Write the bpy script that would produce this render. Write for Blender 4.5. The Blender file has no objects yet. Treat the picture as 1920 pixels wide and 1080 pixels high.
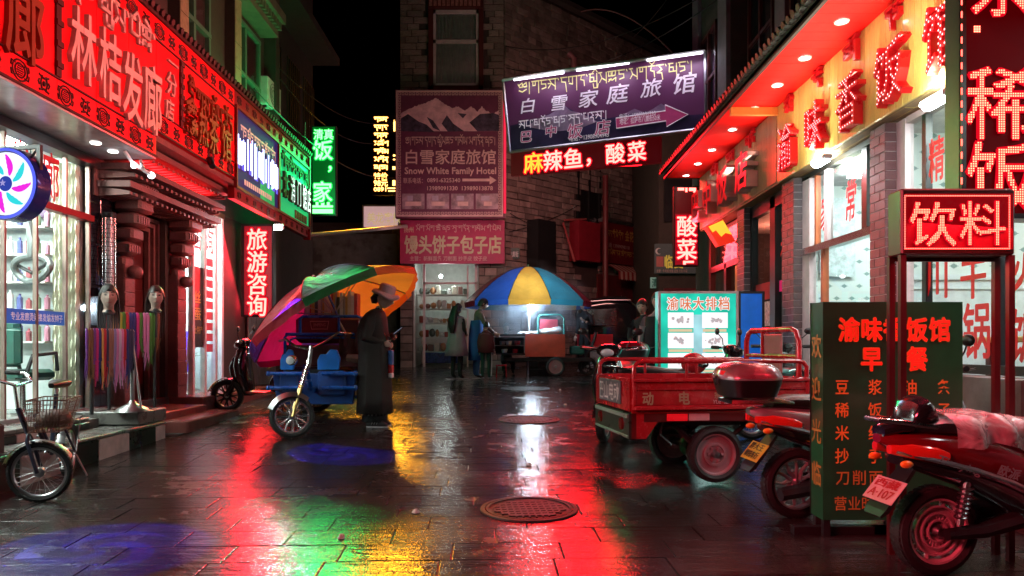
import bpy, math, random
from mathutils import Vector as V3, Matrix as MX
random.seed(7)
SC = bpy.context.scene
COL = SC.collection
PI = math.pi
# ---------------------------------------------------------------- camera, world, exposure
F = 1387.0; CX = 962.0; CY = 650.0; CH = 1.31; SL = 50.0 / F
cam = bpy.data.cameras.new('camera'); cam.sensor_width = 36; cam.lens = 36 * F / 1920
cam.shift_y = (CY - 540) / 1920; cam.shift_x = (960 - CX) / 1920
cam.clip_end = 300
cam_o = bpy.data.objects.new('camera', cam); COL.objects.link(cam_o)
cam_o.location = (0, 0, CH); cam_o.rotation_euler = (PI / 2, 0, 0)
SC.camera = cam_o
wd = bpy.data.worlds.new('World'); SC.world = wd; wd.use_nodes = True
_n = wd.node_tree.nodes; _l = wd.node_tree.links
sky = _n.new('ShaderNodeTexSky'); sky.sky_type = 'NISHITA'; sky.sun_disc = False
sky.sun_elevation = math.radians(-8); sky.sun_rotation = math.radians(200)
_l.new(sky.outputs[0], _n['Background'].inputs[0]); _n['Background'].inputs[1].default_value = 0.12
SC.view_settings.view_transform = 'Standard'; SC.view_settings.look = 'None'
SC.view_settings.exposure = -0.25; SC.view_settings.gamma = 1.0
SC.render.engine = 'CYCLES'
cy = SC.cycles
cy.use_denoising = True
try: cy.denoiser = 'OPENIMAGEDENOISE'
except Exception: pass
cy.use_light_tree = True; cy.max_bounces = 6; cy.diffuse_bounces = 3; cy.glossy_bounces = 4
cy.transmission_bounces = 4; cy.volume_bounces = 0; cy.transparent_max_bounces = 8
cy.sample_clamp_indirect = 6; cy.caustics_reflective = False; cy.caustics_refractive = False
cy.blur_glossy = 0.5

# ---------------------------------------------------------------- picture <-> place
def pt(px, py, Y): return V3(((px - CX) / F * Y, Y, CH + (CY - py) / F * Y))
def yx(px, X): return X * F / (px - CX)                 # depth at which the plane x = X is seen at column px
def zx(px, py, X): Y = yx(px, X); return CH + (CY - py) / F * Y
def gz(y): return SL * y
def gnd(px, py): Y = F * CH / (py - (CY - F * SL)); return V3(((px - CX) / F * Y, Y, gz(Y)))
TILT = MX.Rotation(math.atan(SL), 4, 'X')
EX, EY, EZ = V3((1, 0, 0)), V3((0, 1, 0)), V3((0, 0, 1))
# ---------------------------------------------------------------- object helpers
def tag(o, label=None, cat=None, group=None, kind=None):
    if label: o['label'] = label
    if cat: o['category'] = cat
    if group: o['group'] = group
    if kind: o['kind'] = kind
    return o
def thing(name, label, cat, loc=(0, 0, 0), rz=0, group=None, tilt=False):
    o = bpy.data.objects.new(name, None); COL.objects.link(o)
    o.empty_display_size = .1
    o.matrix_basis = MX.Translation(V3(loc)) @ (TILT if tilt else MX()) @ MX.Rotation(rz, 4, 'Z')
    return tag(o, label, cat, group)
def onground(x, y): return (x, y, gz(y))
def wm(o):
    m = o.matrix_basis.copy()
    while o.parent: o = o.parent; m = o.matrix_basis @ m
    return m
def link(name, me, parent=None, M=None):
    o = bpy.data.objects.new(name, me); COL.objects.link(o)
    if parent: o.parent = parent
    if M is not None: o.matrix_basis = M
    return o

class MB:
    def __init__(s): s.v = []; s.f = []; s.mi = []; s.cur = 0
    def add(s, vs, fs):
        b = len(s.v); s.v += [V3(p) for p in vs]; s.f += [tuple(b + i for i in f) for f in fs]; s.mi += [s.cur] * len(fs); return s
    def m(s, i): s.cur = i; return s
    def box(s, x0, y0, z0, x1, y1, z1, M=None):
        p = [V3((x, y, z)) for z in (z0, z1) for y in (y0, y1) for x in (x0, x1)]
        if M: p = [M @ q for q in p]
        return s.add(p, [(0, 2, 3, 1), (4, 5, 7, 6), (0, 1, 5, 4), (2, 6, 7, 3), (0, 4, 6, 2), (1, 3, 7, 5)])
    def cbox(s, c, sx, sy, sz, M=None):
        c = V3(c); R = MX.Translation(c) @ (M if M else MX())
        return s.box(-sx / 2, -sy / 2, -sz / 2, sx / 2, sy / 2, sz / 2, R)
    def rbox(s, c, sx, sy, sz, r=.02, M=None):              # box with chamfered edges
        c = V3(c); R = MX.Translation(c) @ (M if M else MX()); vs = []; hx, hy, hz = sx / 2, sy / 2, sz / 2
        rings = [(-hz, r), (-hz + r, 0), (hz - r, 0), (hz, r)]
        for z, q in rings:
            a, b = hx - q, hy - q; c2 = r
            vs += [R @ V3(p + (z,)) for p in [(-a + c2, -b), (a - c2, -b), (a, -b + c2), (a, b - c2), (a - c2, b), (-a + c2, b), (-a, b - c2), (-a, -b + c2)]]
        fs = [tuple(range(7, -1, -1)), tuple(range(24, 32))]
        for k in range(3):
            for i in range(8): j = (i + 1) % 8; fs.append((k * 8 + i, k * 8 + j, k * 8 + 8 + j, k * 8 + 8 + i))
        return s.add(vs, fs)
    def tube(s, pts, r, n=8, caps=True, closed=False, sc=(1, 1)):
        pts = [V3(p) for p in pts]; k = len(pts)
        rr = r if isinstance(r, (list, tuple)) else [r] * k
        b = len(s.v); up = None; vs = []
        for i, p in enumerate(pts):
            if closed: d = pts[(i + 1) % k] - pts[i - 1]
            else: d = pts[min(i + 1, k - 1)] - pts[max(i - 1, 0)]
            d.normalize()
            if up is None:
                up = d.cross(EZ) if abs(d.z) < .9 else d.cross(EX)
                up.normalize()
            up = (up - d * up.dot(d)); up.normalize(); w = d.cross(up)
            for j in range(n):
                a = 2 * PI * j / n; vs.append(p + up * math.cos(a) * rr[i] * sc[0] + w * math.sin(a) * rr[i] * sc[1])
        fs = []
        for i in range(k if closed else k - 1):
            i2 = (i + 1) % k
            for j in range(n): j2 = (j + 1) % n; fs.append((i * n + j, i * n + j2, i2 * n + j2, i2 * n + j))
        if caps and not closed: fs += [tuple(range(n - 1, -1, -1)), tuple(range((k - 1) * n, k * n))]
        return s.add(vs, fs)
    def lathe(s, prof, c=(0, 0, 0), ax=(0, 0, 1), n=16, a0=0, a1=2 * PI):
        ax = V3(ax).normalized(); u = ax.cross(EZ) if abs(ax.z) < .9 else ax.cross(EX); u.normalize(); w = ax.cross(u); c = V3(c)
        full = abs(a1 - a0 - 2 * PI) < 1e-6; m = n if full else n + 1; vs = []
        for r, h in prof:
            for j in range(m): a = a0 + (a1 - a0) * j / n; vs.append(c + ax * h + (u * math.cos(a) + w * math.sin(a)) * r)
        fs = []
        for i in range(len(prof) - 1):
            for j in range(n): j2 = (j + 1) % m; fs.append((i * m + j, i * m + j2, (i + 1) * m + j2, (i + 1) * m + j))
        return s.add(vs, fs)
    def quad(s, a, b, c, d): return s.add([a, b, c, d], [(0, 1, 2, 3)])
    def prism(s, poly, O, U, V, D):                          # closed 2-D outline pushed along D
        O, U, V, D = V3(O), V3(U), V3(V), V3(D); n = len(poly)
        a = [O + U * p[0] + V * p[1] for p in poly]; b = [p + D for p in a]
        fs = [tuple(range(n)), tuple(range(2 * n - 1, n - 1, -1))] + [(i, n + i, n + (i + 1) % n, (i + 1) % n) for i in range(n)]
        return s.add(a + b, fs)
    def loft(s, rings, caps=True, closed=True):
        n = len(rings[0]); fs = []; vs = [p for r in rings for p in r]
        for i in range(len(rings) - 1):
            for j in range(n if closed else n - 1): j2 = (j + 1) % n; fs.append((i * n + j, i * n + j2, (i + 1) * n + j2, (i + 1) * n + j))
        if caps: fs += [tuple(range(n - 1, -1, -1)), tuple(range((len(rings) - 1) * n, len(rings) * n))]
        return s.add(vs, fs)
    def ball(s, c, rx, ry=None, rz=None, n=12, m=8, M=None):
        ry = ry or rx; rz = rz or rx; c = V3(c); M = M or MX(); rings = []
        for i in range(m + 1):
            t = PI * i / m; q = max(math.sin(t), .02)
            rings.append([c + M @ V3((math.cos(2 * PI * j / n) * rx * q, math.sin(2 * PI * j / n) * ry * q, -math.cos(t) * rz)) for j in range(n)])
        return s.loft(rings)
    def xf(s, M): s.v = [M @ p for p in s.v]; return s
    def mesh(s, name, mats, smooth=False):
        me = bpy.data.meshes.new(name); me.from_pydata([tuple(p) for p in s.v], [], s.f)
        for m in (mats if isinstance(mats, (list, tuple)) else [mats]): me.materials.append(m)
        if any(s.mi): me.polygons.foreach_set('material_index', s.mi)
        if smooth: me.polygons.foreach_set('use_smooth', [True] * len(s.f))
        me.update(); return me
    def build(s, name, mats, parent=None, world=False, smooth=False, bevel=0, fix=True, sub=0):
        if world and parent: s.xf(wm(parent).inverted())
        me = s.mesh(name, mats, smooth)
        if fix:
            import bmesh
            bm = bmesh.new(); bm.from_mesh(me); bmesh.ops.recalc_face_normals(bm, faces=bm.faces)
            if bevel:
                bmesh.ops.remove_doubles(bm, verts=bm.verts, dist=1e-5)
                bmesh.ops.bevel(bm, geom=[e for e in bm.edges if len(e.link_faces) == 2 and e.calc_face_angle(0) > .6], offset=bevel, segments=2, affect='EDGES', clamp_overlap=True, profile=.6)
            bm.to_mesh(me); bm.free()
        o = link(name, me, parent)
        if smooth:
            try: me.set_sharp_from_angle(angle=math.radians(38))
            except Exception: pass
        return o
# ---------------------------------------------------------------- materials
_MC = {}
def mat(name, col, rough=.5, metal=0, emit=None, es=0, var=.18, scale=5, bump=0, bs=60, coat=0, alpha=1, rv=.12, dirt=0, spec=None, trans=0, oi=0, stretch=None, sub=0):
    if name in _MC: return _MC[name]
    m = bpy.data.materials.new(name); m.use_nodes = True; N = m.node_tree.nodes; L = m.node_tree.links; b = N['Principled BSDF']
    tc = N.new('ShaderNodeTexCoord'); src = tc.outputs['Object']
    if stretch:
        mp = N.new('ShaderNodeMapping'); mp.inputs['Scale'].default_value = stretch; L.new(src, mp.inputs[0]); src = mp.outputs[0]
    nz = N.new('ShaderNodeTexNoise'); nz.inputs['Scale'].default_value = scale; nz.inputs['Detail'].default_value = 6; nz.inputs['Roughness'].default_value = .65
    L.new(src, nz.inputs['Vector'])
    cr = N.new('ShaderNodeMix'); cr.data_type = 'RGBA'
    cr.inputs[6].default_value = tuple(max(0, c * (1 - var)) for c in col[:3]) + (1,)
    cr.inputs[7].default_value = tuple(min(1, c * (1 + var)) for c in col[:3]) + (1,)
    mr = N.new('ShaderNodeMapRange'); mr.inputs[1].default_value = .3; mr.inputs[2].default_value = .7
    L.new(nz.outputs[0], mr.inputs[0]); L.new(mr.outputs[0], cr.inputs[0]); out = cr.outputs[2]
    if oi:
        oin = N.new('ShaderNodeObjectInfo'); ge = N.new('ShaderNodeNewGeometry'); ad = N.new('ShaderNodeMath'); ad.operation = 'ADD'
        L.new(oin.outputs['Random'], ad.inputs[0]); L.new(ge.outputs['Random Per Island'], ad.inputs[1])
        fr = N.new('ShaderNodeMath'); fr.operation = 'FRACT'; L.new(ad.outputs[0], fr.inputs[0])
        m2 = N.new('ShaderNodeMapRange'); m2.inputs[3].default_value = 1 - oi; m2.inputs[4].default_value = 1 + oi; L.new(fr.outputs[0], m2.inputs[0])
        vm = N.new('ShaderNodeVectorMath'); vm.operation = 'SCALE'; L.new(out, vm.inputs[0]); L.new(m2.outputs[0], vm.inputs['Scale']); out = vm.outputs[0]
    if dirt:
        n3 = N.new('ShaderNodeTexNoise'); n3.inputs['Scale'].default_value = scale * .6; n3.inputs['Detail'].default_value = 8; L.new(src, n3.inputs['Vector'])
        m3 = N.new('ShaderNodeMapRange'); m3.inputs[1].default_value = .5; m3.inputs[2].default_value = .68; m3.inputs[4].default_value = dirt; L.new(n3.outputs[0], m3.inputs[0])
        c3 = N.new('ShaderNodeMix'); c3.data_type = 'RGBA'; c3.inputs[7].default_value = (.05, .04, .032, 1); L.new(m3.outputs[0], c3.inputs[0]); L.new(out, c3.inputs[6]); out = c3.outputs[2]
    L.new(out, b.inputs['Base Color'])
    m4 = N.new('ShaderNodeMapRange'); m4.inputs[3].default_value = max(0.02, rough - rv); m4.inputs[4].default_value = min(1, rough + rv)
    L.new(nz.outputs[0], m4.inputs[0]); L.new(m4.outputs[0], b.inputs['Roughness'])
    b.inputs['Metallic'].default_value = metal
    if coat: b.inputs['Coat Weight'].default_value = coat; b.inputs['Coat Roughness'].default_value = .08
    if spec is not None: b.inputs['Specular IOR Level'].default_value = spec
    if sub: b.inputs['Subsurface Weight'].default_value = sub; b.inputs['Subsurface Radius'].default_value = (.01, .005, .003)
    if emit: b.inputs['Emission Color'].default_value = tuple(emit) + (1,); b.inputs['Emission Strength'].default_value = es
    if bump:
        n2 = N.new('ShaderNodeTexNoise'); n2.inputs['Scale'].default_value = bs; n2.inputs['Detail'].default_value = 5; L.new(src, n2.inputs['Vector'])
        bp = N.new('ShaderNodeBump'); bp.inputs['Strength'].default_value = bump; bp.inputs['Distance'].default_value = .01
        L.new(n2.outputs[0], bp.inputs['Height']); L.new(bp.outputs[0], b.inputs['Normal'])
    if trans: b.inputs['Transmission Weight'].default_value = trans
    if alpha < 1: b.inputs['Alpha'].default_value = alpha
    _MC[name] = m; return m
def emi(name, col, s, nz=0):
    if name in _MC: return _MC[name]
    m = bpy.data.materials.new(name); m.use_nodes = True; N = m.node_tree.nodes; L = m.node_tree.links
    for n in list(N):
        if n.type == 'BSDF_PRINCIPLED': N.remove(n)
    e = N.new('ShaderNodeEmission'); e.inputs[0].default_value = tuple(col) + (1,); e.inputs[1].default_value = s
    if nz:
        tc = N.new('ShaderNodeTexCoord'); q = N.new('ShaderNodeTexNoise'); q.inputs['Scale'].default_value = nz; r = N.new('ShaderNodeMapRange'); r.inputs[1].default_value = .3; r.inputs[2].default_value = .7; r.inputs[3].default_value = s * .6; r.inputs[4].default_value = s * 1.35
        L.new(tc.outputs['Object'], q.inputs['Vector']); L.new(q.outputs[0], r.inputs[0]); L.new(r.outputs[0], e.inputs[1])
    L.new(e.outputs[0], N['Material Output'].inputs[0]); _MC[name] = m; return m
def glass_mat():
    if 'window_glass' in _MC: return _MC['window_glass']
    m = bpy.data.materials.new('window_glass'); m.use_nodes = True; N = m.node_tree.nodes; L = m.node_tree.links
    for n in list(N):
        if n.type == 'BSDF_PRINCIPLED': N.remove(n)
    t = N.new('ShaderNodeBsdfTransparent'); t.inputs[0].default_value = (.9, .95, .93, 1); g = N.new('ShaderNodeBsdfGlossy'); g.inputs['Roughness'].default_value = .03
    fr = N.new('ShaderNodeFresnel'); fr.inputs[0].default_value = 1.35; mx = N.new('ShaderNodeMixShader')
    L.new(fr.outputs[0], mx.inputs[0]); L.new(t.outputs[0], mx.inputs[1]); L.new(g.outputs[0], mx.inputs[2]); L.new(mx.outputs[0], N['Material Output'].inputs[0])
    _MC['window_glass'] = m; return m
GLASS = glass_mat()
# ---------------------------------------------------------------- lettering
_cu = bpy.data.curves.new('lettering', 'FONT'); _cu.resolution_u = 2; _co = bpy.data.objects.new('lettering_source', _cu); COL.objects.link(_co)
_GL = {}
def glyph(s, off=0.0, ext=0.0, shear=0.0):
    k = (s, off, ext, shear)
    if k in _GL: return _GL[k]
    _cu.body = s; _cu.offset = off; _cu.extrude = ext; _cu.shear = shear
    dg = bpy.context.evaluated_depsgraph_get(); dg.update()
    me = bpy.data.meshes.new_from_object(_co.evaluated_get(dg))
    vs = [tuple(v.co) for v in me.vertices]; fs = [tuple(p.vertices) for p in me.polygons]; bpy.data.meshes.remove(me)
    _GL[k] = (vs, fs); return _GL[k]
def lay(vs, fs, x0, x1, y0, y1, O, U, V, N, w, h, d, e):
    O, U, V, N = V3(O), V3(U), V3(V), V3(N)
    return [O + U * ((x - x0) / (x1 - x0) * w) + V * ((y - y0) / (y1 - y0) * h) + N * ((z / e + 1) * .5 * d if e else d) for x, y, z in vs], fs
def text(mb, s, O, U, V, w, h, d=.002, off=0., ext=False, em=True, shear=0.):
    e = .05 if ext else 0.
    if off > .0125 and not ext:                                      # heavy strokes: the character laid down six times, a little apart
        U, V = V3(U), V3(V); em_w = w / (len(s) if em else max(1, len(s) * .55)); em_h = h if em else h * 1.3
        for k in range(6):
            a = 2 * PI * k / 6; text(mb, s, V3(O) + U * math.cos(a) * off * em_w + V * math.sin(a) * off * em_h + U.cross(V) * (k * .0004), U, V, w, h, d, 0., False, em, shear)
        return mb
    if ext: off = min(off, .012)
    vs, fs = glyph(s, off, e, shear)
    if not vs: return mb
    if em: x0, x1, y0, y1 = 0, float(len(s)), -.09, .87
    else:
        xs = [v[0] for v in vs]; ys = [v[1] for v in vs]; x0, x1, y0, y1 = min(xs), max(xs), min(ys), max(ys)
    a, b = lay(vs, fs, x0, x1, y0, y1, O, U, V, V3(U).cross(V3(V)), w, h, d, e)
    return mb.add(a, b)
TIB = {  # pen strokes of the Tibetan letters, head line at 1
 'g': (.72, [[(0, 1), (.72, 1)], [(.12, 1), (.1, .62), (.34, .62), (.34, .98)], [(.66, 1), (.66, -.12)]]),
 'N': (.62, [[(0, 1), (.6, 1)], [(.12, 1), (.1, .66), (.52, .62), (.54, .3), (.16, .2)]]),
 's': (.8, [[(0, 1), (.8, 1)], [(.14, 1), (.34, .62), (.04, .2)], [(.02, .62), (.34, .6), (.72, .28)], [(.7, 1), (.7, 0)]]),
 'd': (.62, [[(0, 1), (.6, 1)], [(.1, 1), (.1, .62), (.46, .55), (.5, .2), (.56, -.34)]]),
 'k': (.84, [[(0, 1), (.84, 1)], [(.06, 1), (.06, .55)], [(.4, 1), (.4, .3), (.1, .4)], [(.78, 1), (.78, -.3)]]),
 'r': (.6, [[(0, 1), (.6, 1)], [(.3, 1), (.22, .62), (.52, .5), (.56, 0)]]),
 'K': (.76, [[(0, 1), (.4, 1)], [(.1, 1), (.06, .3), (.66, .3)], [(.7, 1), (.7, -.3)], [(.1, .68), (.42, .66), (.42, .3)]]),
 'm': (.74, [[(0, 1), (.3, 1)], [(.12, 1), (.3, .5), (.08, .12)], [(.3, .5), (.66, .24)], [(.7, 1), (.7, 0)]]),
 'T': (.8, [[(0, 1), (.76, 1)], [(.1, 1), (.06, .6), (.3, .6), (.3, .95)], [(.42, 1), (.38, .58), (.66, .62), (.7, .95)], [(.1, .3), (.4, .2), (.72, .4), (.7, .05)], [(.05, .1), (.3, .35)]]),
 'n': (.66, [[(0, 1), (.64, 1)], [(.2, 1), (.5, .6), (.1, .35)], [(.1, .35), (.48, .3), (.56, -.3)]]),
 'b': (.66, [[(0, 1), (.3, 1)], [(.08, 1), (.06, .28), (.6, .28)], [(.6, 1), (.6, 0)]]),
 'z': (.8, [[(0, 1), (.8, 1)], [(.1, 1), (.4, .7), (.08, .4)], [(.4, .7), (.7, .5)], [(.74, 1), (.74, -.3)]]),
 'l': (.8, [[(0, 1), (.2, 1)], [(.1, 1), (.06, .2), (.3, .2), (.36, .6)], [(.36, 1), (.36, .5), (.66, .3)], [(.74, 1), (.74, 0)]]),
 '.': (.2, [[(.04, 1.02), (.12, .84)]]), '|': (.22, [[(.08, 1), (.08, -.1)]]),
 '@': (.9, [[(.1, .8), (.4, 1), (.42, .6), (.15, .6), (.0, .9)], [(.5, .8), (.8, 1), (.82, .6), (.55, .6), (.46, .85)], [(.1, .3), (.4, .15), (.8, .35)]]),
 'i': (0, [[(-.55, 1.12), (-.3, 1.4), (-.1, 1.1)]]), 'o': (0, [[(-.6, 1.38), (-.35, 1.12), (-.1, 1.38)]]), 'e': (0, [[(-.6, 1.4), (-.2, 1.12)]]), 'u': (0, [[(-.5, -.1), (-.3, -.36), (-.1, -.1)]]),
 'y': (0, [[(-.5, .1), (-.45, -.3), (-.1, -.3), (-.05, .05)]]), ' ': (.4, [])}
def tib(mb, s, O, U, V, w, h, d=.002, pen=.075, ext=0.):
    P = []; x = 0
    for c in s:
        a, st = TIB[c]
        for q in st: P.append([(x + p[0], p[1]) for p in q])
        x += a + (.1 if a else 0)
    O, U, V = V3(O), V3(U), V3(V); N = U.cross(V); sx = w / x; sy = h / 1.8
    for q in P:
        for (ax, ay), (bx, by) in zip(q[:-1], q[1:]):
            hz = abs(by - ay) < abs(bx - ax); t = pen if hz else pen * .75
            L_ = math.hypot(bx - ax, by - ay) or 1; ux, uy = (bx - ax) / L_, (by - ay) / L_; nx, ny = -uy * t, ux * t
            cs = [(ax + nx - ux * t * .6, ay + ny - uy * t * .6), (ax - nx - ux * t * .6, ay - ny - uy * t * .6), (bx - nx + ux * t * .6, by - ny + uy * t * .6), (bx + nx + ux * t * .6, by + ny + uy * t * .6)]
            ps = [O + U * (cx * sx) + V * ((cy_ + .4) * sy) + N * (d + ext) for cx, cy_ in cs]
            if ext:
                qs = [p - N * ext for p in ps]; mb.add(ps + qs, [(0, 1, 2, 3), (0, 4, 5, 1), (1, 5, 6, 2), (2, 6, 7, 3), (3, 7, 4, 0)])
            else: mb.add(ps, [(0, 1, 2, 3)])
    return mb
def dots(mb, s, O, U, V, w, h, nx, ny, d=.004, off=.012, fill=.72, keep=None):
    """light-emitting diodes set in a grid wherever the character covers it"""
    vs, fs = glyph(s, off); O, U, V = V3(O), V3(U), V3(V); N = U.cross(V); L_ = float(len(s)); on = set()
    for f in fs:
        for k in range(1, len(f) - 1):
            A, B, C = vs[f[0]], vs[f[k]], vs[f[k + 1]]
            g = [((p[0]) / L_ * nx - .5, (p[1] + .09) / .96 * ny - .5) for p in (A, B, C)]
            i0, i1 = math.floor(min(p[0] for p in g)), math.ceil(max(p[0] for p in g)); j0, j1 = math.floor(min(p[1] for p in g)), math.ceil(max(p[1] for p in g))
            D = (g[1][0] - g[0][0]) * (g[2][1] - g[0][1]) - (g[2][0] - g[0][0]) * (g[1][1] - g[0][1])
            if abs(D) < 1e-9: continue
            for i in range(i0, i1 + 1):
                for j in range(j0, j1 + 1):
                    a = ((g[1][0] - i) * (g[2][1] - j) - (g[2][0] - i) * (g[1][1] - j)) / D; b = ((g[2][0] - i) * (g[0][1] - j) - (g[0][0] - i) * (g[2][1] - j)) / D
                    if a >= -.01 and b >= -.01 and a + b <= 1.01: on.add((i, j))
    cw, ch = w / nx, h / ny
    for i, j in on:
        if keep and not keep(i / nx, j / ny): continue
        c = O + U * ((i + .5) * cw) + V * ((j + .5) * ch) + N * d; a = U * (cw * fill / 2); b = V * (ch * fill / 2)
        mb.add([c - a - b, c + a - b, c + a + b, c - a + b], [(0, 1, 2, 3)])
    return mb
def char(name, s, m, parent, O, U, V, w, h, d=.002, off=.0, ext=False, world=True, em=True, shear=0.):
    mb = MB(); text(mb, s, O, U, V, w, h, d, off, ext, em, shear); return mb.build(name, m, parent, world, fix=False)
# pieces laid in rows, sharing one mesh
_UB = {}
def unit_piece(m, key, ch=.04, zc=.8):
    k = (m.name, key)
    if k not in _UB:
        mb = MB(); r = ch; n = 1
        vs = [(-.5, -.5, 0), (.5, -.5, 0), (.5, .5, 0), (-.5, .5, 0), (-.5 , -.5, zc), (.5, -.5, zc), (.5, .5, zc), (-.5, .5, zc), (-.5 + r, -.5 + r, 1), (.5 - r, -.5 + r, 1), (.5 - r, .5 - r, 1), (-.5 + r, .5 - r, 1)]
        fs = [(0, 1, 5, 4), (1, 2, 6, 5), (2, 3, 7, 6), (3, 0, 4, 7), (4, 5, 9, 8), (5, 6, 10, 9), (6, 7, 11, 10), (7, 4, 8, 11), (8, 9, 10, 11)]
        mb.add(vs, fs); _UB[k] = mb.mesh(key, m)
    return _UB[k]
def pieces(name, key, m, parent, O, U, V, W, H, bw, bh, gap, depth, jit=.15, bond=True, limit=300, skip=None, ch=.03, tilt=0., used=None, wvar=0., stuff=None):
    """rows of separate pieces on the rectangle O,U,V (W x H), each with its own edges; over the limit they are joined"""
    me = unit_piece(m, key, ch); O, U, V = V3(O), V3(U), V3(V); N = U.cross(V); inv = wm(parent).inverted(); rest = MB(); cnt = used if used is not None else [0]
    rows = int(H / bh + .5); rh = H / rows
    for r in range(rows):
        x = -(bw / 2 if (bond and r % 2) else 0)
        while x < W - 1e-4:
            bw2 = bw * (1 + random.uniform(-wvar, wvar)); x0, x1 = max(x, 0), min(x + bw2, W); x += bw2
            if W - x < bw * .25 and x < W: x1 = W; x = W
            if x1 - x0 < .02: continue
            c2 = ((x0 + x1) / 2, (r + .5) * rh)
            if skip and skip(c2[0], c2[1]): continue
            dd = depth * (1 + random.uniform(-jit, jit))
            M = MX.Identity(4); sx = x1 - x0 - gap; sy = rh - gap
            for i in range(3): M[i][0] = U[i] * sx; M[i][1] = V[i] * sy; M[i][2] = N[i] * dd
            c = O + U * c2[0] + V * c2[1]
            T = MX.Translation(c)
            if tilt: T = T @ MX.Rotation(random.uniform(-tilt, tilt), 4, U) @ MX.Rotation(random.uniform(-tilt, tilt), 4, V)
            M = inv @ T @ M
            if cnt[0] < limit: link(name, me, parent, M); cnt[0] += 1
            else: rest.add([M @ v.co for v in me.vertices], [tuple(p.vertices) for p in me.polygons])
    if rest.v:
        o = rest.build(stuff or (name + '_courses'), m, parent, fix=False); o['kind'] = 'stuff'
def area(name, loc, tgt, sx, sy, col, power, spread=None, parent=None):
    l = bpy.data.lights.new(name, 'AREA'); l.shape = 'RECTANGLE'; l.size = sx; l.size_y = sy; l.color = col; l.energy = power
    if spread: l.spread = math.radians(spread)
    o = bpy.data.objects.new(name, l); COL.objects.link(o); d = V3(tgt) - V3(loc)
    M = MX.Translation(V3(loc)) @ d.to_track_quat('-Z', 'Y').to_matrix().to_4x4()
    if parent: o.parent = parent; M = wm(parent).inverted() @ M
    o.matrix_basis = M; return o
def point(name, loc, col, power, r=.04, parent=None):
    l = bpy.data.lights.new(name, 'POINT'); l.color = col; l.energy = power; l.shadow_soft_size = r
    o = bpy.data.objects.new(name, l); COL.objects.link(o); M = MX.Translation(V3(loc))
    if parent: o.parent = parent; M = wm(parent).inverted() @ M
    o.matrix_basis = M; return o
def spot(name, loc, tgt, col, power, ang, blend=.3, r=.04, parent=None):
    l = bpy.data.lights.new(name, 'SPOT'); l.color = col; l.energy = power; l.spot_size = math.radians(ang); l.spot_blend = blend; l.shadow_soft_size = r
    o = bpy.data.objects.new(name, l); COL.objects.link(o); d = V3(tgt) - V3(loc)
    M = MX.Translation(V3(loc)) @ d.to_track_quat('-Z', 'Y').to_matrix().to_4x4()
    if parent: o.parent = parent; M = wm(parent).inverted() @ M
    o.matrix_basis = M; return o
# palette
m_black = mat('black_plastic', (.012, .012, .013), .35)
m_rubber = mat('tyre_rubber', (.012, .012, .012), .7, bump=.4, bs=80)
m_chrome = mat('chrome', (.75, .75, .75), .16, 1)
m_steel = mat('brushed_steel', (.45, .45, .46), .35, 1)
m_alloy = mat('cast_alloy', (.55, .55, .57), .32, .9)
m_dark = mat('dark_metal', (.02, .02, .022), .45, .3, dirt=.3)
m_white = mat('white_paint', (.72, .72, .70), .5, dirt=.25)
m_skin = mat('skin', (.52, .33, .26), .5, sub=.1)
m_hair = mat('black_hair', (.008, .006, .006), .4, bump=.5, bs=90, stretch=(6, 6, 1))
m_redpaint = mat('red_truck_paint', (.42, .014, .022), .26, coat=.5, dirt=.2, scale=7)
m_bulb = emi('lamp_white', (1, .97, .92), 60)
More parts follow.
